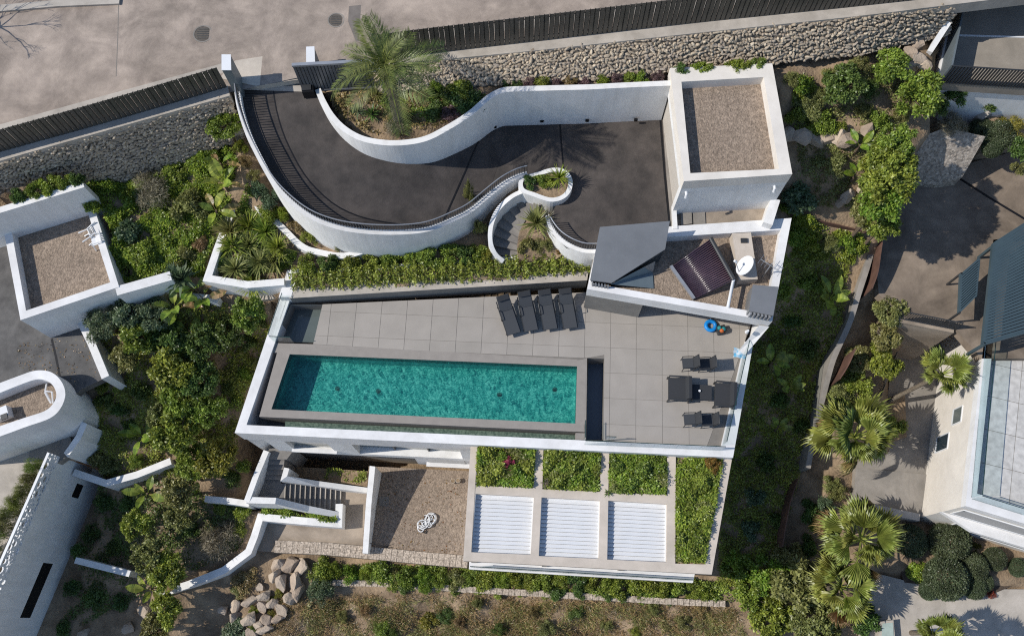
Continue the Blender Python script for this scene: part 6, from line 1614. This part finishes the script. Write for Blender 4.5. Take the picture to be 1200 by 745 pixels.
cover('bed_plants', [(385, 112), (400, 140), (425, 156), (475, 160), (520, 145), (560, 110), (540, 92), (450, 108)], 5000, 'dry', 'dry low plants covering the earth of the palm bed', height=.16, thr=.05, seed=2)
cover('bed_plants', [(440, 115), (470, 158), (530, 138), (575, 105), (540, 94)], 3500, 'green', 'green low plants in the right half of the palm bed', height=.2, thr=.25, seed=5)
cover('fallen_leaves', [(436, 556), (546, 562), (544, 650), (430, 645)], 260, 'rust', 'scattered dry leaves on the gravel court', leaf=(.05, .11), height=.012, thr=-.1, zf=-7.2, seed=82)
cover('fallen_leaves', [(20, 400), (60, 402), (100, 380), (120, 438), (90, 450), (20, 430)], 200, 'dry', 'scattered leaves on the left neighbour drive', leaf=(.05, .11), height=.012, thr=-.1, zf=-1., seed=83)
# --- gate and drive edge
tree(262, 146, .85, 2.4, 'green', 'small leafy tree beside the left gate pillar', group=None)
row([(281, 172, 9, 'shrub', 'green'), (288, 190, 8, 'fine', 'dry'), (297, 205, 9, 'fine', 'olive'), (303, 222, 10, 'shrub', 'bluegreen'), (316, 234, 12, 'shrub', 'bluegreen'), (316, 252, 12, 'shrub', 'green'), (334, 250, 9, 'shrub', 'bright'), (350, 262, 13, 'fine', 'dry'), (365, 276, 13, 'fine', 'green'), (384, 274, 12, 'fine', 'olive'), (399, 286, 9, 'fine', 'olive')],
    '{} shrub from the gate in the narrow bed along the outer driveway wall', h=.8, group='shrubs along the outer driveway wall')
# --- upper left garden
cover('ground_cover', [(102, 222), (180, 190), (262, 168), (280, 190), (270, 240), (250, 290), (240, 328), (200, 320), (142, 333), (128, 290), (112, 245)], 42000, 'bright', 'dense bright green low plants filling the upper left garden', height=.42, thr=-.45, seed=3, leaf=(.08, .17))
cover('ground_cover', [(102, 222), (180, 190), (262, 168), (280, 190), (270, 240), (250, 290), (240, 328), (200, 320), (142, 333), (128, 290), (112, 245)], 16000, 'olive', 'olive tufts mixed through the upper left garden', height=.4, thr=.1, seed=9, leaf=(.08, .15))
plant('spiky', 178, 222, 1.1, 'grey', 'round grey bush in the upper left garden', h=1.1)
plant('shrub', 222, 240, 1.0, 'olive', 'olive brown bush right of the grey bush', h=1.2)
plant('broad', 149, 270, .65, 'bluegreen', 'blue green leafy plant left of centre in the upper garden', h=.8)
plant('shrub', 168, 296, .7, 'green', 'rounded green shrub low in the upper left garden', h=.7)
plant('shrub', 120, 215, .6, 'bright', 'bright green shrub by the corner of the high white wall', h=.6)
plant('shrub', 108, 240, .5, 'bright', 'bright green shrub against the left garage parapet', h=.6)
plant('shrub', 215, 300, .6, 'olive', 'olive shrub near the lower edge of the upper garden', h=.7)
plant('fine', 235, 285, .5, 'dry', 'dry reddish shrub near the rosette bed wall', h=.5)
plant('shrub', 205, 198, .6, 'green', 'green shrub under the shaded stone wall', h=.6)
plant('shrub', 245, 185, .6, 'bright', 'bright shrub near the top of the upper left garden', h=.7)
banana(253, 247, 1.15, 'paddle leaf plant with one yellowed leaf left of the white wall', n=6, dry=2)
banana(262, 215, 1.2, 'dark paddle leaf plant at the top of the white wall', n=7, dry=1)
banana(258, 192, .9, 'yellowing paddle leaf plant near the curved wall', n=5, tone='bright', dry=2)
row([(20, 230, 10, 'shrub', 'dark'), (38, 224, 10, 'shrub', 'green'), (55, 217, 12, 'shrub', 'bright'), (72, 213, 10, 'shrub', 'green'), (90, 210, 9, 'shrub', 'dark')], '{} shrub from the left on top of the high white wall', h=.55, z=3.55, group='shrubs above the left gravel roof')
ros = [(270, 272), (292, 267), (312, 272), (273, 289), (292, 288), (305, 308), (276, 316), (326, 290), (322, 306), (296, 334)]
for i, (a, c) in enumerate(sorted(ros)): rosette(a, c, .98, ['olive', 'green'][i % 2], ORD[i]+' spiky rosette plant from the left in the white walled bed', trunk=.45, n=85, wd=.07)
cover('ground_cover', [(290, 215), (320, 265), (350, 300), (335, 318), (250, 322), (262, 285)], 9000, 'green', 'green low plants under the rosette plants', height=.3, thr=-.1, seed=12)
rosette(213, 328, 1.0, 'bluegreen', 'large blue green rosette plant above the low white wall', trunk=.5, n=60, wd=.16)
rosette(203, 322, .7, 'bluegreen', 'smaller blue green rosette plant left of the large one', trunk=.3, n=50, wd=.14)
banana(228, 338, 1.0, 'paddle leaf plant hanging over the low white wall', n=6, dry=1)
# --- left slope trees
T = [(120, 378, .95, 2.2, 'bluegreen', 'fine', 'blue green shrub tree beside the left white kerb wall'), (150, 366, 1.0, 2.0, 'bluegreen', 'tree', 'blue green tree under the white wall of the left garage'), (180, 368, .9, 2.0, 'bluegreen', 'tree', 'dark blue green tree right below the left garden wall'),
 (160, 392, 1.05, 2.6, 'green', 'tree', 'yellow green tree in the middle of the upper left slope'), (146, 418, .75, 2.0, 'olive', 'tree', 'drooping olive tree beside the end of the left drive'), (288, 366, .95, 2.4, 'green', 'tree', 'light green tree beside the villa corner'),
 (195, 400, 1.0, 2.4, 'dark', 'tree', 'dark tree between the paddle leaf plants'), (232, 398, .9, 2.4, 'dark', 'tree', 'dark tree left of the villa terrace corner'), (262, 392, .85, 2.2, 'dark', 'tree', 'small dark tree close to the villa side wall'),
 (206, 432, 1.3, 3.0, 'green', 'tree', 'large green tree at the middle of the left slope'), (232, 442, 1.0, 2.7, 'dark', 'tree', 'dark green tree right of the large middle tree'), (212, 468, 1.15, 3.0, 'green', 'tree', 'green tree just below the large middle tree'), (246, 480, .9, 2.6, 'green', 'tree', 'light green tree left of the pool corner'),
 (205, 505, 1.3, 3.2, 'green', 'tree', 'tall green tree at the centre of the tree column'), (188, 488, .8, 2.4, 'olive', 'tree', 'smaller olive tree on the left of the tree column'), (254, 538, 1.15, 2.8, 'yellow', 'tree', 'bright lemon green tree below the villa corner'),
 (226, 540, .95, 2.6, 'green', 'tree', 'green tree between the lemon green tree and white wall'), (208, 575, 1.0, 2.6, 'olive', 'tree', 'olive tree right of the stepped white wall'), (212, 605, .9, 2.4, 'olive', 'tree', 'olive tree above the long white garden wall'),
 (160, 612, .85, 2.2, 'green', 'tree', 'small light green tree in the shaded lower slope'), (172, 650, 1.05, 2.5, 'olive', 'tree', 'olive tree at the lower left slope'), (195, 665, 1.1, 2.6, 'green', 'tree', 'green tree beside the end of the long white wall'),
 (196, 715, .95, 2.3, 'green', 'tree', 'green tree below the long white wall'), (180, 738, .8, 2.0, 'olive', 'tree', 'olive tree at the bottom edge on the left')]
for a, c, r, H, tn, k, lb in T: tree(a, c, r, H, tn, lb, kind=k)
plant('spiky', 258, 632, 1.25, 'grey', 'wide silvery grey bush above the long white wall', h=1.5)
row([(112, 535, 13, 'shrub', 'olive'), (128, 545, 12, 'shrub', 'olive'), (105, 500, 10, 'shrub', 'dark'), (122, 470, 12, 'shrub', 'dark'), (140, 480, 13, 'low', 'dark'), (150, 500, 12, 'low', 'dark'), (165, 460, 11, 'shrub', 'dark'), (118, 452, 10, 'low', 'green'), (160, 540, 10, 'fine', 'green'), (270, 560, 12, 'shrub', 'dark'), (285, 545, 10, 'low', 'green'), (278, 470, 11, 'low', 'green'), (286, 440, 11, 'low', 'bright'), (290, 400, 12, 'shrub', 'dark'), (300, 375, 10, 'shrub', 'dark'), (265, 455, 10, 'low', 'dark')], '{} low shrub from the left on the middle left slope', h=.6, group='low shrubs on the left slope')
row([(92, 645, 12, 'low', 'dark'), (105, 625, 13, 'low', 'dark'), (120, 590, 14, 'low', 'dark'), (135, 640, 12, 'low', 'dark'), (84, 690, 12, 'low', 'dark'), (110, 700, 14, 'low', 'dark'), (140, 705, 12, 'low', 'dark'), (150, 590, 12, 'shrub', 'dark'), (255, 595, 10, 'low', 'green'), (285, 600, 12, 'low', 'bright'), (280, 620, 10, 'low', 'green'), (225, 620, 12, 'shrub', 'dark'), (75, 735, 12, 'low', 'dark')], '{} low shrub from the left on the shaded lower left slope', h=.5, group='low shrubs on the lower left slope')
cover('ground_cover', [(120, 380), (190, 352), (300, 352), (320, 380), (280, 500), (275, 560), (120, 560), (110, 480)], 26000, 'green', 'green low plants over the left slope', height=.35, thr=-.25, seed=21)
cover('ground_cover', [(90, 570), (200, 560), (290, 600), (285, 640), (180, 690), (70, 745), (70, 680)], 14000, 'dark', 'dark low plants over the shaded lower left slope', height=.25, thr=-.05, seed=22)
cover('ground_cover', [(310, 594), (395, 606), (395, 612), (306, 603)], 2500, 'bright', 'bright green plants in the narrow bed under the lower stair', height=.35, thr=-.6, zf=-6.5, seed=23)
cover('ground_cover', [(385, 548), (430, 553), (428, 567), (380, 560)], 700, 'green', 'sparse green plants in the narrow bed under the window', height=.25, thr=.2, zf=-6.8, seed=24)
banana(167, 512, 1.3, 'paddle leaf plant with a tall upright leaf in the left slope', n=6, tone='bright', dry=1)
banana(205, 362, 1.3, 'paddle leaf plant at the top of the left slope', n=8, tone='green', dry=2)
banana(238, 350, 1.1, 'paddle leaf plant below the rosette bed wall', n=6, tone='bright', dry=2)
banana(222, 388, 1.1, 'paddle leaf plant between dark trees on the slope', n=6, tone='green', dry=1)
banana(172, 578, 1.2, 'paddle leaf plant above the stepped white wall', n=6, tone='green', dry=1)
banana(176, 690, 1.1, 'paddle leaf plant at the end of the long white wall', n=6, tone='green', dry=1)
banana(232, 560, .9, 'paddle leaf plant beside the lemon green tree', n=5, tone='bright', dry=1)
# oleander hedge on the left terrace
for i, (a, c) in enumerate(((64, 552), (55, 566), (48, 580), (42, 594), (33, 607), (25, 620), (16, 632), (10, 648), (2, 662), (-4, 678))):
    plant('spiky', a-22, c-6, .5, 'olive' if i % 3 else 'green', ORD[i]+' oleander bush from the top behind the lattice screen', z=-3.1, h=1.5, group='oleanders behind the lattice screen', name='oleander')
# --- bottom strip
rk = thing('rockery', G(315, 690), 'rockery of rounded tan boulders at the lower left', 'rockery')
for a, c, w_, d_, rot in ((327, 660, .75, .62, .1), (341, 660, .85, .75, .9), (353, 664, .75, .75, .2), (322, 673, .7, .5, .6), (330, 680, .55, .85, .2), (345, 682, .75, .95, -.3), (348, 694, .6, 1.1, -.5), (340, 701, .5, .8, -.6), (310, 697, .75, .5, .3), (296, 703, .9, .5, .5), (305, 688, .5, .45, .1), (320, 706, .7, .45, .6), (331, 714, .7, .6, .4), (308, 710, .6, .5, .3), (292, 724, .8, .6, .5), (313, 725, .55, .75, .1), (304, 732, .5, .5, .2), (312, 736, .75, .45, .5), (326, 724, .6, .45, .7), (296, 742, .75, .6, .2), (276, 710, .6, .5, .8), (274, 722, .5, .5, .4), (262, 714, .5, .4, .3), (170, 715, .7, .55, .4), (150, 735, .6, .5, 1.), (97, 742, .6, .5, .5)): rock_part(rk, a, c, w_, d_, .55, rot)
plant('fine', 288, 680, .8, 'dry', 'straw coloured dry shrub above the rockery', h=.6)
plant('fine', 282, 690, .6, 'olive', 'olive tufted shrub left of the rockery', h=.4)
for i, (a, c) in enumerate(((327, 695), (317, 704), (318, 720), (296, 715), (297, 735))): plant('fine', a, c, .3, 'yellow' if i in (0, 2) else 'green', ORD[i]+' small plant from the top among the rockery boulders', h=.3, group='plants among the boulders')
plant('fine', 374, 692, .85, 'bluegreen', 'rounded blue green shrub beside the low stone edging', h=1.2)
plant('shrub', 278, 738, .7, 'bluegreen', 'dark blue green shrub left of the rockery', h=.5)
it = []
for k in range(27):
    a = 375+k*17.5+PR.uniform(-4, 4); c = 667+(a-375)*.046+PR.uniform(-4, 6)
    it.append((a, c, PR.uniform(12, 17), PR.choice(['shrub', 'fine', 'shrub', 'low']), PR.choice(['green', 'green', 'bright', 'green', 'olive', 'dark'])))
row(it, '{} shrub from the left in the row below the pergola', h=.75, group='shrub row below the pergola')
it = [(456+k*25+PR.uniform(-8, 8), 684+k*1.3, PR.uniform(7, 11), 'shrub', PR.choice(['green', 'bright', 'dark'])) for k in range(15)]
row(it, '{} small shrub from the left hanging over the low stone edging', h=.4, group='small shrubs at the stone edging')
cover('ground_cover', [(368, 660), (545, 664), (850, 682), (860, 706), (560, 690), (370, 682)], 15000, 'green', 'green plants between the shrubs below the pergola', height=.35, thr=-.3, seed=31)
grass('dry_grass', [(330, 700), (500, 694), (860, 712), (880, 760), (300, 770)], 26000, 'dry', 'dry brown grass along the bottom edge', seed=32, thr=-.4)
grass('green_grass', [(360, 705), (520, 700), (860, 716), (880, 760), (330, 770)], 22000, 'olive', 'olive green grass tufts along the bottom edge', seed=33, thr=0.)
row([(400, 722, 9, 'fine', 'olive'), (428, 716, 8, 'fine', 'dry'), (447, 738, 13, 'fine', 'green'), (460, 742, 9, 'fine', 'dark'), (503, 728, 13, 'shrub', 'yellow'), (523, 722, 13, 'fine', 'dark'), (540, 728, 9, 'fine', 'dry'), (560, 706, 8, 'fine', 'olive'), (585, 738, 9, 'fine', 'dark'), (625, 716, 8, 'fine', 'dry'), (640, 735, 12, 'fine', 'olive'), (675, 716, 13, 'fine', 'dark'), (710, 732, 10, 'fine', 'olive'), (745, 742, 10, 'fine', 'green'), (765, 712, 9, 'fine', 'olive'), (800, 730, 12, 'fine', 'olive'), (820, 715, 11, 'fine', 'dry')], '{} tufted shrub from the left on the grass below the stone edging', h=.5, group='tufted shrubs on the bottom slope')
# --- pergola beds
for i, w_ in enumerate(bedw):
    pr_ = [p.lerp(sum(w_, Vector())/4, .03) for p in w_]; k = 1.7 if i == 3 else 1
    cover('bed_plants', None, int(5200*k), 'bright', '', height=.42, thr=-.35, seed=40+i, poly_w=pr_, zf=-.55, parent=pg, leaf=(.07, .15))
    cover('bed_plants', None, int(3600*k), 'green', '', height=.55, thr=.0, seed=50+i, poly_w=pr_, zf=-.55, parent=pg, leaf=(.07, .15))
    cover('bed_plants', None, int(1500*k), 'olive', '', height=.5, thr=.2, seed=60+i, poly_w=pr_, zf=-.55, parent=pg, leaf=(.06, .12))
plant('fine', 597, 543, .35, 'pink', 'pink flowering plant in the leftmost pergola bed', z=-.5, h=.45, name='flower')
plant('fine', 836, 544, .45, 'rust', 'rust coloured plant at the top of the rightmost pergola bed', z=-.5, h=.5)
rosette(640, 566, .3, 'grey', 'small pale rosette plant at the edge of a pergola bed', z=-.42, trunk=.05, n=26, wd=.14)
rosette(712, 577, .26, 'dark', 'small dark rosette plant at a pergola beam crossing', z=-.42, trunk=.05, n=26, wd=.14)
# --- upper right slope
rr_t = [(990, 97, 1.0, 1.6, 'dark', 'tree', 'dark bush tree on the upper right slope'), (1045, 78, .95, 2.0, 'green', 'tree', 'dark green tree below the street wall at right'), (1075, 108, 1.2, 2.4, 'green', 'tree', 'bright green tree beside the upper right building'),
        (1048, 190, 1.1, 4.8, 'green', 'tree', 'green tree at the top of the leafy row beside the right yard'), (1042, 212, 1.15, 5.2, 'green', 'tree', 'green tree in the middle of the leafy row by the yard'), (1034, 236, 1.15, 5.0, 'bright', 'tree', 'bright green tree at the bottom of the leafy row by the yard'), (1052, 162, .95, 4.2, 'green', 'tree', 'small green tree above the stone ramp')]
rr_t += [(1033, 200, 1.0, 2.9, 'green', 'tree', 'lower green tree added for shade at the top of the leafy row'), (1027, 222, 1.0, 2.9, 'green', 'tree', 'lower green tree added for shade in the middle of the row'), (1022, 246, .95, 2.8, 'olive', 'tree', 'lower olive tree added for shade above the rusty fence'), (1040, 178, .9, 2.6, 'green', 'tree', 'lower green tree added for shade beside the stone ramp edge'), (1036, 262, .9, 3.6, 'green', 'tree', 'green tree added for shade over the upper end of the rusty fence')]  # extra trees added so their shadows widen the shade on the yard
for a, c, r, H, tn, k, lb in rr_t: tree(a, c, r, H, tn, lb, kind=k)
row([(928, 92, 10, 'fine', 'olive'), (936, 97, 12, 'shrub', 'bright'), (947, 122, 19, 'fine', 'olive'), (932, 137, 11, 'shrub', 'green'), (960, 112, 13, 'fine', 'olive'), (975, 88, 12, 'fine', 'olive'), (968, 143, 15, 'shrub', 'green'), (985, 150, 10, 'low', 'green'), (1012, 128, 10, 'fine', 'olive'), (1010, 75, 10, 'fine', 'olive'), (1030, 138, 12, 'shrub', 'green'), (1020, 105, 12, 'fine', 'dark'), (1058, 132, 11, 'fine', 'olive')], '{} shrub from the left on the stony upper right slope', h=.7, group='shrubs on the upper right slope')
plant('fine', 978, 188, 1.0, 'olive', 'round olive bush below the slope boulders', h=1.0)
plant('broad', 938, 232, .85, 'bluegreen', 'pale blue green leafy bush beside the garage corner', h=.9)
plant('shrub', 928, 243, .5, 'bright', 'bright green shrub at the left end of the rusty edging', h=.5)
banana(1008, 170, .9, 'paddle leaf plant between boulders on the right slope', n=6, tone='bright', dry=0)
banana(1003, 205, .9, 'paddle leaf plant beside the leafy row', n=6, tone='bright', dry=1)
plant('spiky', 1116, 148, .85, 'grey', 'round grey green bush on the stone ramp', h=.9, z=1.6)
for i, (a, c, r) in enumerate(((1147, 157, .6), (1168, 162, .7), (1160, 175, .5))): plant('ball', a, c, r, 'topiary', ['left', 'right', 'lower'][i]+' clipped dark bush of three beside the ramp', h=r, z=.6, name='clipped_bush')
row([(1160, 118, 14, 'shrub', 'dark'), (1120, 112, 13, 'shrub', 'dark'), (1185, 150, 16, 'fine', 'yellow'), (1196, 175, 15, 'shrub', 'dark'), (1195, 198, 9, 'shrub', 'olive'), (1100, 125, 12, 'shrub', 'dark')], '{} shrub from the left under the upper right building', h=.7, group='shrubs under the upper right building')
rk = thing('boulder_row', G(960, 165), 'row of tan boulders across the upper right slope', 'boulders')
for a, c, w_, d_, rot in ((926, 158, .7, .8, .1), (941, 159, .95, .75, .1), (955, 165, .8, .5, -.6), (968, 162, 1.1, .7, .2), (985, 158, .8, .6, .4), (995, 163, .9, .9, .3), (1018, 152, .7, .6, .2), (995, 228, .8, .5, .5), (1012, 222, .6, .6, .4), (985, 238, .5, .4, .3), (1068, 60, .7, .5, .5), (1078, 68, .9, .5, .2), (1070, 76, .8, .5, .4), (1084, 78, .7, .5, .1), (1076, 52, .7, .5, .6)): rock_part(rk, a, c, w_, d_, .6, rot)
cover('ground_cover', [(922, 88), (1050, 70), (1080, 130), (1040, 160), (1020, 250), (930, 240), (935, 170)], 9000, 'olive', 'patchy olive low plants on the upper right slope', height=.2, thr=.25, seed=71)
cover('ground_cover', [(925, 92), (960, 90), (960, 160), (935, 165)], 3000, 'bright', 'bright low plants beside the garage wall', height=.3, thr=.1, seed=72)
cover('ground_cover', [(925, 255), (1010, 276), (1000, 310), (925, 300)], 8000, 'bright', 'bright green plants just below the rusty edging', height=.4, thr=-.3, seed=73)
cover('ground_cover', [(880, 300), (1000, 295), (985, 380), (950, 470), (935, 560), (900, 680), (840, 690), (850, 560)], 34000, 'green', 'dense low plants in the shaded garden beside the villa', height=.35, thr=-.6, seed=74)
banana(972, 350, 1.3, 'pale feathery plant in the shade beside the winding wall', n=8, tone='green', dry=0)
banana(905, 425, 1.1, 'paddle leaf plant in deep shade beside the villa', n=7, tone='green', dry=0)
banana(925, 455, 1.0, 'paddle leaf plant right of the shaded villa side', n=6, tone='green', dry=0)
banana(912, 500, .9, 'paddle leaf plant in the shade near the terrace corner', n=5, tone='green', dry=0)
row([(930, 275, 13, 'shrub', 'bright'), (950, 280, 14, 'shrub', 'bright'), (972, 284, 13, 'fine', 'olive'), (992, 285, 13, 'shrub', 'bright'), (1008, 288, 11, 'shrub', 'green')], '{} bright shrub from the left below the rusty edging', h=.7, group='shrubs below the rusty edging')
row([(915, 340, 14, 'low', 'green'), (950, 330, 14, 'shrub', 'green'), (930, 375, 14, 'low', 'dark'), (950, 410, 13, 'shrub', 'dark'), (915, 470, 13, 'low', 'dark'), (940, 500, 12, 'shrub', 'dark'), (900, 540, 14, 'low', 'dark'), (885, 580, 14, 'shrub', 'bluegreen'), (880, 620, 14, 'shrub', 'bluegreen'), (910, 610, 12, 'low', 'dark'), (950, 600, 14, 'shrub', 'dark'), (945, 640, 15, 'shrub', 'dark')], '{} shrub from the left in the shaded side garden', h=.8, group='shrubs in the shaded side garden')
# --- bushes and palms on the right
for a, c, r, H, tn, lb in ((1046, 364, .85, 2.8, 'olive', 'olive tree at the corner of the right yard'), (1038, 392, .8, 2.4, 'olive', 'olive tree below the yard corner'), (1036, 424, 1.0, 2.4, 'green', 'grey green tree beside the slatted railing'), (1006, 420, .75, 2.0, 'olive', 'small olive tree behind the short rusty fence'), (1002, 452, .95, 2.2, 'green', 'grey green tree above the upper fan palm'), (985, 462, .8, 2.0, 'olive', 'olive tree left of the grey green tree')): tree(a, c, r, H, tn, lb)
palm(1001, 512, 2.0, 3.4, 'large fan palm with broad pleated leaves at the right', FAN, n=23, lo=-.3, hi=1.25, pw=.9, dead=FAND)
palm(1009, 632, 1.95, 3.2, 'large fan palm below the cream villa corner', FAN, n=22, lo=-.3, hi=1.25, pw=.9, dead=FAND)
palm(984, 688, 1.6, 2.6, 'lower fan palm at the bottom right garden', FAN, n=18, lo=-.25, hi=1.2, pw=.9, dead=FAND)
palm(1104, 438, 1.35, 4.4, 'slender fan palm leaning against the cream villa wall', FAN, n=14, lo=.0, hi=1.2, z=-6., lean=(-1.3, -.5), tr=.11)
palm(1094, 742, 1.2, 2.6, 'fan palm at the bottom edge on the pale court', FAN, n=14, lo=-.1, hi=1.2, z=-6.9, tr=.11)
palm(1122, 770, 1.3, 4.4, 'tall fan palm just beyond the bottom edge', FAN, n=14, lo=-.1, hi=1.2, z=-6.9, tr=.11)
plant('shrub', 1046, 500, .75, 'green', 'rounded green shrub in the sunken patio bed', z=-5.75, h=.8)
row([(975, 568, 13, 'fine', 'olive'), (982, 578, 13, 'fine', 'olive'), (968, 592, 14, 'fine', 'bluegreen'), (955, 610, 13, 'shrub', 'green')], '{} clipped shrub from the left between the two large palms', h=.9, group='shrubs between the palms')
for a, c, r, H, tn, lb in ((935, 685, 1.6, 2.6, 'olive', 'large pale green shrub tree at the bottom right garden'), (905, 672, 1.1, 1.8, 'bright', 'bright green shrub tree at the villa corner'), (880, 700, 1.0, 1.6, 'green', 'green shrub tree at the end of the stone edging'), (958, 728, 1.5, 2.4, 'olive', 'wide olive shrub tree at the bottom edge'), (905, 722, 1.2, 1.8, 'green', 'green shrub tree at the bottom edge right of the grass'), (925, 655, .9, 1.6, 'olive', 'olive shrub tree at the edge of the deep shade'), (865, 662, .9, 1.2, 'bright', 'bright green shrub beside the pergola corner'), (1015, 725, .9, 1.5, 'dark', 'dark shrub between the lower palm and the pale court')): tree(a, c, r, H, tn, lb)
for a, c, r, lb in ((1105, 676, 1.0, 'largest clipped round bush in the lower right court'), (1137, 664, .7, 'tall clipped bush right behind the largest one'), (1139, 688, .58, 'small clipped ball in front at the right'), (1087, 692, .5, 'small dark clipped ball at the left'), (1162, 655, .55, 'grey clipped ball near the cream villa'), (1152, 682, .42, 'small dark clipped ball beside the red flowers'), (1064, 634, .8, 'shaded clipped ball under the villa corner'), (1108, 634, 1.0, 'wide shaded clipped ball below the villa wall'), (1190, 665, .45, 'clipped ball at the right picture edge')): plant('ball', a, c, r, 'topiary', lb, h=r*1.0, name='clipped_bush', z=-6.9, group='clipped round bushes')
plant('fine', 1142, 640, .35, 'yellow', 'small yellow flowering plant near the villa ledge', z=-6.8, h=.5, name='flower')
plant('fine', 1160, 694, .35, 'red', 'low red flowering plant at the court edge', z=-6.9, h=.3, name='flower')
plant('low', 1075, 668, .6, 'bright', 'leafy light green plant left of the largest clipped bush', z=-6.9, h=.5)
b = MB(); b.prism(px([(1040, 620), (1075, 612), (1200, 655), (1200, 680), (1165, 695), (1060, 682)], -6.88), -7.4, -6.88); struct('clipped_bed', b, mat('dark_mulch', (.10, .075, .055), (.06, .045, .035), scale=6, rough=.95, bump=.03, bscale=14), 'dark mulched bed of clipped bushes')
# bare tree shadow caster beyond the upper left corner
bt = thing('bare_tree', S(-58, 40), 'bare branched tree just outside the upper left corner', 'tree')
b0_ = S(-58, 40); b = MB(); b.tube([b0_, b0_+Vector((.1, 0, 1.2)), b0_+Vector((.25, .1, 2.2))], [.09, .07, .05], 6)
def br(p, d, l, r, k):
    e = p+d*l; b.tube([p, p.lerp(e, .5)+Vector((PR.uniform(-.05, .05), PR.uniform(-.05, .05), .04)), e], [r, r*.8, r*.5], 5)
    if k:
        for _ in range(3): br(e, (d+Vector((PR.uniform(-.7, .7), PR.uniform(-.7, .7), PR.uniform(-.2, .5)))).normalized(), l*.7, r*.55, k-1)
for k in range(5): br(b0_+Vector((.25, .1, 2.1)), Vector((math.cos(k*1.3), math.sin(k*1.3), .7)).normalized(), .9, .035, 3)
b.build('trunk', bark, bt)

# ------------------------------------------------------------------ render settings
scene.render.engine = 'CYCLES'
scene.cycles.max_bounces = 6
scene.cycles.transparent_max_bounces = 12
scene.cycles.caustics_refractive = False
scene.cycles.caustics_reflective = False
scene.cycles.use_denoising = False
scene.cycles.filter_width = 1.15
